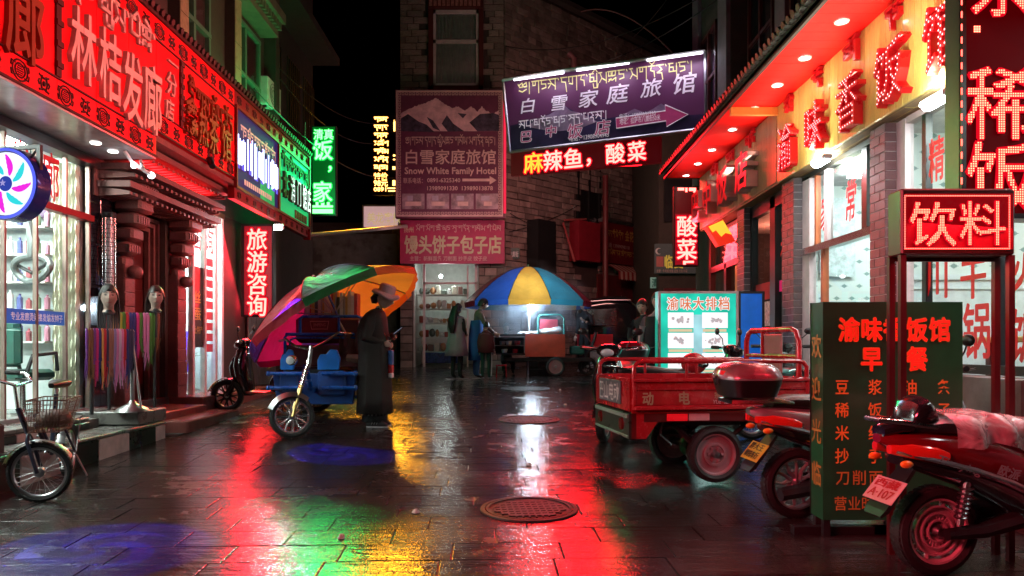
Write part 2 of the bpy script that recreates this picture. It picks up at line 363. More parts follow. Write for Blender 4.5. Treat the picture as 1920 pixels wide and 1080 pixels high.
# ================================================================ THE SETTING
def slab_material():
    m = bpy.data.materials.new('wet_granite'); m.use_nodes = True; N = m.node_tree.nodes; L = m.node_tree.links; b = N['Principled BSDF']
    ge = N.new('ShaderNodeNewGeometry'); pos = ge.outputs['Position']
    def noise(sc, det=5, vec=pos, ro=.6):
        n = N.new('ShaderNodeTexNoise'); n.inputs['Scale'].default_value = sc; n.inputs['Detail'].default_value = det; n.inputs['Roughness'].default_value = ro; L.new(vec, n.inputs['Vector']); return n.outputs[0]
    def mr(v, a, b_, c, d):
        n = N.new('ShaderNodeMapRange'); n.inputs[1].default_value = a; n.inputs[2].default_value = b_; n.inputs[3].default_value = c; n.inputs[4].default_value = d; L.new(v, n.inputs[0]); return n.outputs[0]
    def mth(op, a, c):
        n = N.new('ShaderNodeMath'); n.operation = op
        for i, q in enumerate((a, c)):
            if hasattr(q, 'links'): L.new(q, n.inputs[i])
            else: n.inputs[i].default_value = q
        return n.outputs[0]
    oi = N.new('ShaderNodeObjectInfo'); rnd = mth('FRACT', mth('ADD', oi.outputs['Random'], ge.outputs['Random Per Island']), 0)
    g = noise(140, 4); big = noise(.9, 4); med = noise(6, 6)
    v = mth('MULTIPLY', mr(g, .3, .7, .6, 1.4), mr(rnd, 0, 1, .72, 1.3)); v = mth('MULTIPLY', v, mr(med, .3, .7, .75, 1.2))
    c = N.new('ShaderNodeVectorMath'); c.operation = 'SCALE'; c.inputs[0].default_value = (.024, .020, .019); L.new(v, c.inputs['Scale']); L.new(c.outputs[0], b.inputs['Base Color'])
    wet = mth('ADD', mr(big, .35, .65, 0, 1), mr(rnd, 0, 1, -.25, .25))          # where water stands
    r = mr(wet, 0, 1, .20, .07); r = mth('ADD', r, mr(med, .3, .7, -.03, .05)); r = mth('ADD', r, mr(noise(2.3, 7, ro=.7), .52, .68, 0, .24)); L.new(r, b.inputs['Roughness'])
    mp = N.new('ShaderNodeMapping'); mp.inputs['Scale'].default_value = (1.6, 11, 1); L.new(pos, mp.inputs[0]); b3 = N.new('ShaderNodeBump'); b3.inputs['Distance'].default_value = .012; b3.inputs['Strength'].default_value = .45; L.new(noise(1.8, 4, mp.outputs[0], .55), b3.inputs['Height'])
    b.inputs['IOR'].default_value = 1.42
    b.inputs['Specular IOR Level'].default_value = .6
    b1 = N.new('ShaderNodeBump'); b1.inputs['Distance'].default_value = .005; L.new(noise(75, 3, ro=.5), b1.inputs['Height']); L.new(mr(wet, 0, 1, .5, .2), b1.inputs['Strength'])
    b2 = N.new('ShaderNodeBump'); b2.inputs['Distance'].default_value = .02; b2.inputs['Strength'].default_value = .16; L.new(noise(9, 4), b2.inputs['Height']); L.new(b1.outputs[0], b2.inputs['Normal']); L.new(b3.outputs[0], b1.inputs['Normal']); L.new(b2.outputs[0], b.inputs['Normal'])
    return m
m_slab = slab_material()
m_grout = mat('wet_joint', (.016, .014, .013), .3, bump=.3, bs=60)
ground = MB()
xs = [-30, -10, -6, 6, 10, 30]; ys = [-12, 0, 10, 20, 40, 70]
for i in range(5):
    for j in range(5):
        ground.quad(*(V3((x, y, gz(y) - .014)) for x, y in ((xs[i], ys[j]), (xs[i + 1], ys[j]), (xs[i + 1], ys[j + 1]), (xs[i], ys[j + 1]))))
g_o = ground.build('street', m_grout, fix=False); tag(g_o, kind='structure')
# stone slabs of the street, laid across it in courses
A = math.radians(2.35); SU = V3((math.cos(A), math.sin(A), math.sin(A) * SL)).normalized(); SV = V3((-math.sin(A), math.cos(A), math.cos(A) * SL)); SV = (SV - SU * SV.dot(SU)).normalized(); SN = SU.cross(SV)
slab_me = unit_piece(m_slab, 'paving_slab', .006, .96)
cand = []; bw, bh = .62, .30
for r in range(-9, 84):
    off = random.uniform(0, bw)
    for k in range(-11, 12):
        w = bw; cx = k * bw + off; cyy = 2.4 + r * bh
        p = V3((0, 0, 0)) + SU * cx + SV * cyy
        if abs(p.x) > 5.6 or p.y > 27: continue
        vis = p.y > 3.2 and abs(p.x) < p.y * .74 + .5
        cand.append((0 if vis else 1, p.y, p, r, k))
cand.sort(key=lambda c: (c[0], c[1])); rest = MB()
for i, (nv, yy, p, r, k) in enumerate(cand):
    M = MX.Identity(4)
    for a in range(3): M[a][0] = SU[a] * (bw - .008); M[a][1] = SV[a] * (bh - .007); M[a][2] = SN[a] * .014
    T = MX.Translation(p - SN * .014 + SN * random.uniform(-.0012, .0012)) @ MX.Rotation(random.gauss(0, .0025), 4, SU) @ MX.Rotation(random.gauss(0, .0025), 4, SV)
    if i < 300: link('paving_slab', slab_me, g_o, T @ M)
    else: rest.add([T @ M @ v.co for v in slab_me.vertices], [tuple(q.vertices) for q in slab_me.polygons])
o = rest.build('distant_paving', m_slab, g_o, fix=False); o['kind'] = 'stuff'
# manhole covers
m_iron = mat('wet_cast_iron', (.02, .018, .017), .5, .6, bump=.5, bs=120, dirt=.3)
def manhole(px, py, R, label, grid=True):
    c = gnd(px, py); t = thing('manhole_cover', label, 'manhole cover', c, .1, tilt=True)
    mb = MB(); mb.lathe([(R * 1.13, .001), (R * 1.12, .011), (R * 1.03, .013), (R * 1.02, .002)], n=40); mb.build('rim', m_iron, t, smooth=True)
    mb = MB(); mb.lathe([(.0001, .004), (R * .99, .004), (R, .012), (R * .93, .014), (R * .92, .006)], n=40)
    n = 11
    for i in range(-n, n + 1):
        x = i / n * R * .8; h = math.sqrt(max(0, (R * .84) ** 2 - x * x))
        if abs(i) % 2 == 0:
            for j in range(-4, 5):
                y0, y1 = j * .2 * R - .075 * R, j * .2 * R + .075 * R
                if max(abs(y0), abs(y1)) < h: mb.box(x - .016, y0, .005, x + .016, y1, .012)
        else:
            if h > .05: mb.box(x - .006, -h, .005, x + .006, h, .013)
    mb.build('lid', m_iron, t)
manhole(992, 955, .30, 'round iron manhole cover on the wet red lit paving, nearest to the camera')
manhole(992, 787, .36, 'round iron manhole cover midway up the street, its rim catching red light')
manhole(985, 729, .42, 'round iron manhole cover in front of the umbrella food stall', False)

# ---------------- left row of shops
m_ltile = mat('black_wall_tile', (.012, .014, .02), .12, coat=.5)
m_concrete = mat('concrete', (.12, .11, .10), .75, bump=.4, bs=30, dirt=.4)
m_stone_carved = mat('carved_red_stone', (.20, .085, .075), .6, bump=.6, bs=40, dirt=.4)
m_stone_dk = mat('dark_render', (.07, .055, .045), .85, bump=.5, bs=25, dirt=.5)
m_beige = mat('beige_column_tile', (.42, .34, .20), .5, dirt=.3)
lb = thing('left_shop_building', 'dark row of shops along the left side with upper windows, columns and a cornice', 'building', (-5.2, 9, 0))
mb = MB()
mb.box(-9, 2, -.3, -7.4, 15.0, 12)                                  # back of the shops
mb.box(-7.4, 14.7, -.3, -4.72, 14.95, 12)                           # end wall
mb.box(-7.4, 2, 4.9, -4.95, 14.7, 12)                               # upper storey
mb.box(-7.4, 8.30, .3, -4.74, 9.10, 4.9); mb.box(-7.4, 10.08, .3, -4.74, 10.70, 4.9)
mb.box(-7.4, 11.95, .3, -4.74, 14.7, 4.9)
mb.box(-7.4, 2, 3.45, -4.72, 14.7, 4.9)
mb.box(-7.4, 9.10, .3, -5.05, 10.08, 3.45)
mb.build('wall', m_stone_dk, lb, True)
mb = MB(); mb.box(-7.4, 2, -.2, -4.7, 8.3, .6); mb.box(-7.4, 8.3, -.2, -4.72, 14.7, .62); mb.build('floor', m_concrete, lb, True)
mb = MB(); mb.box(-7.4, 2, 3.40, -4.70, 8.3, 3.448); mb.build('ceiling', mat('salon_ceiling', (.75, .75, .72), .6), lb, True)
# black glazed tiles between salon and doorway
pieces('tile', 'wall_tile', m_ltile, lb, (-4.738, 8.22, .6), EY, EZ, .5, 2.8, .25, .5, .006, .015, 0, False)
# upper columns, windows
for px, wd_, mt in ((345, .16, m_beige), (446, .17, m_beige), (517, .17, m_beige), (250, .16, m_beige)):
    Y = yx(px, -4.78); mb = MB(); mb.box(-5.0, Y - wd_ * .9, 4.5, -4.78, Y + wd_ * .9, 12); mb.build('column', m_stone_dk, lb, True)
    pieces('tile', 'column_tile', mt, lb, (-4.778, Y - wd_ * .88, 4.5), EY, EZ, wd_ * 1.76, 7, wd_ * 1.76, .42, .012, .012, .1, False)
m_gframe = mat('green_window_frame', (.10, .24, .16), .5); m_curtain = mat('dark_curtain', (.10, .085, .07), .9, bump=.3, bs=14, stretch=(8, 8, .4))
def upper_window(y0, y1, z0, z1, X=-4.93, fm=m_gframe):
    f = MB()
    for a, b in ((y0, y0 + .07), (y1 - .07, y1), ((y0 + y1) / 2 - .04, (y0 + y1) / 2 + .04)): f.box(X - .05, a, z0, X + .05, b, z1)
    for z in (z0, z0 + (z1 - z0) * .62, z1 - .07): f.box(X - .055, y0, z, X + .06, y1, z + .07)
    w = f.build('window', fm, lb, True)
    p = MB(); p.quad((X, y0, z0), (X, y1, z0), (X, y1, z1), (X, y0, z1)); p.build('pane', GLASS, w, True)
    c = MB(); n = 24; c.loft([[V3((X - .12 + .02 * math.sin(i * 1.7), y0 + (y1 - y0) * i / n, z)) for i in range(n + 1)] for z in (z0, z1)], caps=False, closed=False); c.build('curtain', m_curtain, w, True, smooth=True)
upper_window(10.75, 11.95, 4.6, 7.3); upper_window(12.75, 14.3, 4.6, 7.2); upper_window(8.2, 9.6, 4.6, 7.3)
c = MB()                                                              # bracketed cornice over the windows
for y0, y1 in ((12.7, 14.5), (10.6, 12.1), (8.1, 9.8)):
    c.box(-4.95, y0, 7.36, -4.6, y1, 7.48); c.box(-4.95, y0, 7.62, -4.45, y1, 7.8)
    y = y0 + .04
    while y < y1 - .08: c.box(-4.95, y, 7.48, -4.52, y + .07, 7.62); y += .15
c.box(-4.95, 6, 8.9, -4.3, 15, 9.1); y = 6
while y < 15: c.box(-4.95, y, 8.72, -4.4, y + .09, 8.9); y += .22
c.box(-4.95, 6, 9.3, -4.05, 15, 9.5)
c.build('cornice', mat('painted_cornice', (.20, .19, .13), .6, dirt=.4), lb, True)
# raised walk and kerb of dark and pale tiles
m_walk = mat('wet_walk_stone', (.16, .15, .14), .28, bump=.35, bs=50, dirt=.35)
m_tile_pale = mat('pale_kerb_tile', (.62, .46, .43), .4, bump=.2, bs=30, dirt=.35); m_tile_dark = mat('dark_green_kerb_tile', (.012, .022, .016), .3, dirt=.2)
st = thing('salon_steps', 'two grey stone steps with dark and pale tiled fronts below the hair salon window', 'steps', (-4.2, 6.5, .2))
mb = MB(); mb.box(-4.72, 3, -.1, -3.89, 8.22, .455); mb.box(-4.72, 3, .457, -4.29, 7.66, .572); mb.build('core', m_concrete, st, True)
y = 3.05; k = 0
while y < 8.2:
    mb = MB(); w = min(.55, 8.22 - y); mb.rbox((-3.875, y + w / 2, .22), .03, w - .008, .45, .006); mb.build('tile', m_tile_pale if k % 2 else m_tile_dark, st, True)
    if y + w < 7.7: mb = MB(); mb.rbox((-4.275, y + w / 2, .505), .03, w - .008, .094, .005); mb.build('tile', m_tile_dark if k % 2 else m_tile_pale, st, True)
    mb = MB(); mb.rbox((-4.08, y + w / 2, .468), .46, w - .006, .03, .006); mb.build('tread', m_walk, st, True)
    if y + w < 7.7: mb = MB(); mb.rbox((-4.49, y + w / 2, .587), .46, w - .006, .03, .006); mb.build('tread', m_walk, st, True)
    y += .55; k += 1
sb = thing('stone_block', 'grey stone block under the braid stand between the salon steps and the red steps', 'step', (-4.3, 8.1, .4))
mb = MB(); mb.rbox((-4.33, 8.02, .56), .86, .62, .14, .012); mb.build('block', m_walk, sb, True)
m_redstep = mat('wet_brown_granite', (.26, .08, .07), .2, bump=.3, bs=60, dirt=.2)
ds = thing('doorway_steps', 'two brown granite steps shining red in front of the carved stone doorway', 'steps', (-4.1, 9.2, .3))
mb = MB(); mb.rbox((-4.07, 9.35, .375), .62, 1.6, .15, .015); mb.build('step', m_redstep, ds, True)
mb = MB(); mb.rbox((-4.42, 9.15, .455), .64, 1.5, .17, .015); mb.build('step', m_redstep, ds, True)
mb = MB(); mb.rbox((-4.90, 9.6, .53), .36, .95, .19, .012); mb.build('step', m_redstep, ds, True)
mb = MB(); mb.box(-4.75, 8.35, 0, -3.8, 10.2, .31); mb.build('core', m_concrete, ds, True)
ws = thing('tea_shop_platform', 'low brown stone platform in front of the second shop window on the left', 'steps', (-4.5, 11, .4))
mb = MB(); mb.rbox((-4.5, 11.6, .50), .5, 2.9, .24, .015); mb.build('slab', m_redstep, ws, True)

# salon: window wall, room, lights
m_al = mat('pink_brown_aluminium', (.26, .19, .16), .35, .5); m_wall_w = mat('salon_wall', (.66, .76, .76), .6)
ss = thing('salon_shopfront', 'hair salon window with brown metal mullions and red characters on the upper panes', 'shop window', (-4.7, 6.5, .6))
mul = [5.1, 5.55, 5.98, 6.40, 6.82, 7.28, 7.76, 8.18]
for y in mul:
    mb = MB(); mb.box(-4.72, y - .014, .62, -4.68, y + .014, 3.40); mb.build('mullion', m_al, ss, True)
m_rbar = mat('dark_red_bar', (.22, .02, .02), .35)
mb = MB(); mb.box(-4.74, 3.2, 2.69, -4.64, 8.2, 2.76); mb.build('transom', m_rbar, ss, True)
mb = MB(); mb.box(-4.78, 3.2, 3.30, -4.60, 8.25, 3.40); mb.build('head', m_black, ss, True)
mb = MB(); mb.box(-4.78, 3.2, .60, -4.62, 8.25, .64); mb.build('sill', m_steel, ss, True)
for a, b in zip(mul[:-1], mul[1:]):
    for z0, z1 in ((.64, 2.69), (2.76, 3.30)):
        mb = MB(); mb.quad((-4.70, a + .022, z0), (-4.70, b - .022, z0), (-4.70, b - .022, z1), (-4.70, a + .022, z1)); mb.build('pane', GLASS, ss, True, fix=False)
m_redfilm = mat('red_window_film', (.5, .01, .015), .4, emit=(1, .03, .03), es=.12)
for s, a, b in (('林', 6.04, 6.32), ('桔', 6.48, 6.76), ('发', 6.90, 7.2), ('廊', 7.36, 7.66)):
    char('character', s, m_redfilm, ss, (-4.695, a, 2.79), EY, EZ, b - a, .50, .003, .01, shear=.0)
m_bluefilm = mat('blue_window_strip', (.01, .10, .5), .4, emit=(.02, .25, 1), es=.25)
mb = MB(); mb.quad((-4.694, 6.84, 1.53), (-4.694, 7.74, 1.53), (-4.694, 7.74, 1.67), (-4.694, 6.84, 1.67)); b_ = mb.build('blue_strip', m_bluefilm, ss, True, fix=False)
char('lettering', '专业发廊烫染接发编发辫子', mat('white_print', (.8, .8, .8), .5, emit=(.7, .85, 1), es=.25), ss, (-4.688, 6.9, 1.56), EY, EZ, .8, .08, .001, .01)
rm = thing('salon_interior', 'bright hair salon room with pale walls, mirrors and shelves seen through its window', 'shop interior', (-6.2, 6.5, .6))
mb = MB(); mb.box(-7.38, 2.1, .6, -7.3, 8.2, 3.4); mb.build('back_wall', m_wall_w, rm, True)
mb = MB(); mb.box(-7.3, 8.2, .6, -4.8, 8.28, 3.4); mb.build('side_wall', m_wall_w, rm, True)
mb = MB(); mb.box(-7.3, 2.1, .602, -4.8, 8.2, .62); mb.build('floor_tiles', mat('salon_floor', (.5, .5, .46), .2), rm, True)
m_mirror = mat('mirror', (.8, .84, .84), .04, 1); m_cream = mat('cream_damask', (.80, .80, .64), .6, bump=.5, bs=12)
for x in (-6.9, -6.4):
    f = MB(); f.box(x, 8.13, 1.0, x + .5, 8.19, 2.7); fo = f.build('mirror_frame', mat('cream_frame', (.7, .66, .5), .5), rm, True)
    g = MB(); g.quad((x + .05, 8.12, 1.05), (x + .45, 8.12, 1.05), (x + .45, 8.12, 2.65), (x + .05, 8.12, 2.65)); g.build('mirror', m_mirror, fo, True, fix=False)
mb = MB(); n = 30
mb.loft([[V3((-5.04 + .28 * i / n, 8.10 + .018 * math.sin(i * 1.3) + .012 * math.sin(z * 30 + i), z)) for i in range(n + 1)] for z in [.72 + k * .05 for k in range(53)]], caps=False, closed=False); mb.build('curtain', m_cream, rm, True, smooth=True)
cp = [(.35, .1, .12), (.1, .12, .3), (.7, .7, .68), (.02, .02, .02), (.55, .25, .35), (.2, .35, .2)]
for z in (1.35, 1.7, 2.0, 2.3, 2.6):
    s_ = MB(); s_.box(-5.95, 8.02, z, -5.08, 8.19, z + .02); so = s_.build('shelf', m_white, rm, True)
    for k in range(9):
        q = MB(); h = random.uniform(.1, .22); q.lathe([(.001, 0), (.03, 0), (.03, h * .75), (.012, h * .85), (.012, h), (.001, h)], (-5.9 + k * .1, 8.1, z + .021), n=8); q.build('bottle', mat('bottle_%d' % (k * 5 % 6), cp[k * 5 % 6], .3), so, True, smooth=True)
for x, z, m_ in ((-6.55, 2.75, (.1, .07, .06)), (-5.3, 2.95, (.08, .03, .1)), (-5.75, 2.95, (.3, .08, .1))):
    q = MB(); q.box(x - .17, 8.15, z - .22, x + .17, 8.185, z + .22); q.build('hair_poster', mat('hair_poster_%.2f' % m_[0], m_, .4, var=.9, scale=9), rm, True)
for z in (1.35, 1.75, 2.15):
    s_ = MB(); s_.box(-7.3, 4.6, z, -7.05, 8.0, z + .03); so = s_.build('shelf', m_white, rm, True)
    y = 4.7
    for k in range(22):
        q = MB(); h = random.uniform(.1, .25); q.lathe([(.001, 0), (.035, 0), (.035, h * .75), (.014, h * .85), (.014, h), (.001, h)], (-7.17, y, z + .031), n=8); q.build('bottle', mat('bottle_%d' % (k % 6), cp[k % 6], .3), so, True, smooth=True); y += .15
m_lamp_tube = emi('salon_tube', (.88, 1, .94), 120)
for x, y in ((-6.6, 3.6), (-6.6, 5.2), (-6.6, 6.8), (-5.7, 7.35)):  # the last, smaller tube is added to light the curtain
    l = MB(); l.box(x, y, 3.33, x + (1.3 if x < -6 else .75), y + (.3 if x < -6 else .15), 3.38); l.build('ceiling_lamp', m_lamp_tube, rm, True)
# barber chair and ring
bc = thing('barber_chair', 'dark green padded barber chair on a chrome column inside the salon', 'chair', (-5.06, 7.62, .62), 0)
bc.matrix_basis = bc.matrix_basis @ MX.Rotation(2.9, 4, 'Z') @ MX.Scale(.8, 4)
m_green_l = mat('dark_green_leather', (.02, .09, .07), .35)
mb = MB(); mb.lathe([(.001, 0), (.25, 0), (.25, .03), (.05, .06), (.04, .42)], n=20); mb.build('base', m_chrome, bc, smooth=True)
mb = MB(); mb.rbox((0, 0, .50), .55, .55, .14, .04); mb.build('seat', m_green_l, bc, smooth=True)
mb = MB(); mb.rbox((0, .27, .86), .58, .13, .5, .05); mb.rbox((0, .25, 1.12), .5, .12, .16, .05); mb.build('backrest', m_green_l, bc, smooth=True)
for s in (-1, 1):
    mb = MB(); mb.tube([(s * .3, .2, .55), (s * .33, .15, .75), (s * .33, -.2, .78), (s * .3, -.25, .55)], .025); mb.build('armrest', m_dark, bc, smooth=True)
rg = thing('hood_dryer', 'grey ring shaped hood dryer hanging from a bracket behind the salon glass', 'hair dryer', (-5.02, 7.72, 2.12), -.35)
mb = MB(); mb.tube([(.25 * math.cos(a), .03 * math.sin(2 * a), .13 * math.sin(a)) for a in [2 * PI * i / 28 for i in range(28)]], .036, closed=True); mb.build('ring', mat('grey_plastic', (.13, .15, .15), .35), rg, smooth=True)
mb = MB(); mb.tube([(0, 0, .12), (.02, 0, .3), (-.05, 0, .5), (-.05, 0, 1.38)], [.05, .06, .03, .02]); mb.build('arm', mat('grey_plastic', (.13, .15, .15)), rg, smooth=True)
mb = MB(); mb.tube([(-.22, 0, .05), (0, 0, -.04), (.22, 0, .05)], .02); mb.build('bar', m_dark, rg, smooth=True)

# soffit under the red sign
m_soffit = mat('soffit_panel', (.7, .68, .68), .2, .35, rv=.08)
so = thing('salon_soffit', 'shiny pale metal soffit panels under the long red sign', 'soffit', (-4.3, 6.3, 3.4))
y = 3.0
while y < 8.25:
    mb = MB(); mb.box(-4.68, y, 3.41, -4.0, min(y + .6, 8.29) - .006, 3.428); mb.build('panel', m_soffit, so, True); y += .6
m_dl = emi('downlight_disc', (1, .95, .9), 4)
for y in (7.62, 7.95):
    mb = MB(); mb.lathe([(.001, 0), (.05, 0), (.055, .012)], (-4.3, y, 3.398), n=12); mb.build('downlight', m_dl, so, True)
fl = thing('clip_floodlight', 'small white clip lamp glaring under the corner of the long red sign', 'lamp', (-4.02, 8.0, 3.36))
mb = MB(); mb.tube([(-4.15, 7.9, 3.40), (-4.1, 7.95, 3.3), (-3.98, 8.1, 3.2)], .022); mb.tube([(-4.05, 8.05, 3.33), (-3.96, 7.92, 3.22)], .02); mb.build('arm', m_white, fl, True)
for q, r in (((-3.97, 8.12, 3.19), .035), ((-4.06, 7.92, 3.25), .03)): mb = MB(); mb.ball(q, r); mb.build('bulb', emi('clip_bulb', (.85, .9, 1), 25), fl, True)

area('doorway_red_glow', (-4.35, 9.5, 3.5), (-4.5, 9.5, .5), 1.9, .15, (1, .015, .02), 170)
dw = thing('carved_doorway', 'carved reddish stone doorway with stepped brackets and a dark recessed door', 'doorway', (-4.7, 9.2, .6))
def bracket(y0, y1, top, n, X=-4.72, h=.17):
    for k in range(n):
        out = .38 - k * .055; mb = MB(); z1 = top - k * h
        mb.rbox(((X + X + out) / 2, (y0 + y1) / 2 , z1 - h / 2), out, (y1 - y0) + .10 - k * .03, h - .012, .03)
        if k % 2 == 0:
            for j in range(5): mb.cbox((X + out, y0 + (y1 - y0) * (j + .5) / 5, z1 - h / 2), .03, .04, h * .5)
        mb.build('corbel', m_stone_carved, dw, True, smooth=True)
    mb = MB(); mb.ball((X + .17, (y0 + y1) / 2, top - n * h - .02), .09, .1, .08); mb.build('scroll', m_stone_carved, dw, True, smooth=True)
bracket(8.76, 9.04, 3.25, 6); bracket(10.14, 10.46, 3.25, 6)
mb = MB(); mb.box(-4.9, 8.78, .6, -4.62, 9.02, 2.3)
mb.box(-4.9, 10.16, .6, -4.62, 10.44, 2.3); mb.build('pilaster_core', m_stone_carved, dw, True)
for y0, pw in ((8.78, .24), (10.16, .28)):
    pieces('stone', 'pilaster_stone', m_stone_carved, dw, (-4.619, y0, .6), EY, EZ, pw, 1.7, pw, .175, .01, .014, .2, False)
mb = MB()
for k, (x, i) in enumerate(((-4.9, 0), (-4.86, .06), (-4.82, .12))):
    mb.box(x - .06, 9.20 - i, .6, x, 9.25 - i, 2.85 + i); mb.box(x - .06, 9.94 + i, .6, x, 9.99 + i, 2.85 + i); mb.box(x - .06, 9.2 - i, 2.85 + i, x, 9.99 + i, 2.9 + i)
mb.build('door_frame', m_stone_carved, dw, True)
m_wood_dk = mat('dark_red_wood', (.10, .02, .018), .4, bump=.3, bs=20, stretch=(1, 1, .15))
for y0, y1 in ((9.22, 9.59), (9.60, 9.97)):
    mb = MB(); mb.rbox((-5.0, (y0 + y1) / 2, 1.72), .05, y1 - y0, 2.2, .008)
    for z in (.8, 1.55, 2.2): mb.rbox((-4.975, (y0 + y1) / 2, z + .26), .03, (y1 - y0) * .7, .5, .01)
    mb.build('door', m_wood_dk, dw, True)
# tiers of eave brackets above the doorway
mb = MB(); rows = [(3.02, .40, .10), (3.22, .46, .12), (3.44, .54, .12)]
for z, outx, s in rows:
    mb.box(-4.72, 8.35, z + .10, -4.72 + outx, 10.95, z + .17)
mb.build('ledge', m_stone_carved, dw, True)
for z, outx, s in rows:
    y = 8.38
    while y < 10.85:
        b = MB(); b.prism([(0, 0), (outx - .02, 0.02), (outx - .02, .055), (outx * .6, .08), (0, .1)], (-4.72, y, z), EX, EZ, V3((0, .055, 0))); b.build('bracket', m_stone_carved, dw, True); y += .125
mb = MB(); mb.box(-4.72, 8.3, 3.02, -4.70, 10.95, 3.72); mb.box(-4.72, 8.3, 3.63, -4.02, 10.95, 3.70); mb.build('backing', m_stone_carved, dw, True)
# second shop
s2 = thing('travel_shopfront', 'narrow lit shop window with white frame, red stickers and posters beside the carved doorway', 'shop window', (-4.7, 11, .6))
for y in (10.80, 11.22, 11.62, 11.88):
    mb = MB(); mb.box(-4.73, y - .035, .62, -4.66, y + .035, 3.42); mb.build('mullion', m_white, s2, True)
mb = MB(); mb.box(-4.735, 10.75, 3.36, -4.65, 11.94, 3.44); mb.build('head', m_rbar, s2, True)
mb = MB(); mb.quad((-4.70, 10.76, .64), (-4.70, 11.92, .64), (-4.70, 11.92, 3.4), (-4.70, 10.76, 3.4)); mb.build('pane', GLASS, s2, True, fix=False)
mb = MB(); mb.box(-7.3, 10.705, .62, -4.80, 10.74, 3.4); mb.box(-7.3, 11.91, .62, -4.78, 11.945, 3.4); mb.box(-7.35, 10.705, .62, -7.3, 11.94, 3.4); mb.build('room_wall', m_wall_w, s2, True)
mb = MB(); mb.box(-6.5, 10.95, 3.35, -5.2, 11.7, 3.4); mb.build('ceiling_lamp', m_lamp_tube, s2, True)
for s, a in (('咨', 10.98), ('询', 11.42)):
    char('character', s, m_redfilm, s2, (-4.69, a - .17, 2.75), EY, EZ, .34, .42, .003, .015)
m_stick = mat('pink_sticker', (.55, .05, .08), .5, emit=(1, .1, .12), es=.12)
for k in range(9):
    mb = MB(); z = 2.55 - k * .165; mb.quad((-4.692, 11.30, z), (-4.692, 11.56, z), (-4.692, 11.56, z + .12), (-4.692, 11.30, z + .12)); mb.build('sticker', m_stick, s2, True, fix=False)
mb = MB(); mb.quad((-4.692, 10.83, 1.3), (-4.692, 11.19, 1.3), (-4.692, 11.19, 2.5), (-4.692, 10.83, 2.5)); po = mb.build('poster', mat('dark_poster', (.05, .05, .045), .35, scale=9, var=.9), s2, True, fix=False)
for s, z in (('丝', 1.95), ('蚕', 1.7), ('土特产', 1.5)):
    char('poster_print', s, mat('yellow_print', (.6, .55, .12), .5), po, (-4.688, 10.86, z), EY, EZ, .26 if len(s) < 2 else .32, .2 if len(s) < 2 else .12, .001, .01)
# heat lamp with wire guard
hl = thing('wall_heater', 'upright wall lamp with a white wire guard beside the carved doorway', 'lamp', (-4.6, 8.45, 2.0))
mb = MB(); mb.tube([(-4.62, 8.46, 1.98), (-4.62, 8.46, 2.78)], .05, n=10); mb.build('tube', mat('milky_tube', (.6, .6, .62), .3), hl, True, smooth=True)
mb = MB()
for k in range(16): z = 2.0 + k * .05; mb.tube([(-4.62 + .07 * math.cos(a), 8.46 + .07 * math.sin(a), z) for a in [2 * PI * i / 12 for i in range(12)]], .003, n=4, closed=True)
for a in range(8): mb.tube([(-4.62 + .07 * math.cos(a * PI / 4), 8.46 + .07 * math.sin(a * PI / 4), z) for z in (1.98, 2.78)], .003, n=4)
mb.build('guard', m_chrome, hl, True)
for z, pr in ((1.88, [(.001, 0), (.08, 0), (.09, .03), (.07, .1), (.001, .1)]), (2.78, [(.001, 0), (.07, 0), (.08, .06), (.001, .07)])): mb = MB(); mb.lathe(pr, (-4.62, 8.46, z)); mb.build('cap', m_black, hl, True, smooth=True)

# ---------------- alley behind the left row
al = thing('alley_wall', 'pale greenish rendered wall at the back of the left alley with a downpipe and small windows', 'wall', (-5, 21.5, .7))
mb = MB(); mb.box(-12, 21.6, -.5, -3.4, 22.0, 4.6); mb.build('render', mat('green_grey_render', (.20, .24, .20), .8, bump=.4, bs=15, dirt=.6), al, True)
mb = MB(); mb.tube([(-6.2, 21.5, .7), (-6.2, 21.5, 3.0), (-5.9, 21.45, 3.5), (-5.9, 21.45, 4.5)], .06); mb.build('downpipe', m_white, al, True, smooth=True)
fb = thing('left_rear_building', 'dark tall building beyond the green sign on the left side of the street', 'building', (-5.5, 17, 0))
mb = MB(); mb.box(-9, 15.0, -.3, -5.2, 19.2, 14); mb.box(-9, 22.0, -.3, -3.6, 30, 5.0); mb.build('wall', m_stone_dk, fb, True)
for z, x in ((8.6, -4.5), (5.2, -4.7)): mb = MB(); mb.box(-5.3, 15.0, z, x, 19.2, z + .18); mb.build('ledge', m_stone_dk, fb, True)
for y in (15.6, 17.0, 18.3):
    mb = MB(); mb.box(-5.26, y, 6.2, -5.17, y + .9, 8.0); w = mb.build('window', mat('old_window_wood', (.09, .06, .04), .6), fb, True)
    q = MB()
    for k in range(6): q.box(-5.16, y + .05 + k * .15, 6.25, -5.14, y + .075 + k * .15, 7.95)
    q.build('bars', m_dark, w, True)
# rolling shutter beside the LED travel sign
rs = thing('roller_shutter', 'ribbed metal shutter with hanging cloths behind the red travel sign', 'shutter', (-4.7, 13.4, .6))
for k in range(11):
    mb = MB(); mb.rbox((-4.70, 13.15 + k * .14, 1.9), .04, .13, 2.6, .012); mb.build('slat', mat('grey_shutter', (.22, .2, .19), .45, .4, dirt=.4), rs, True)
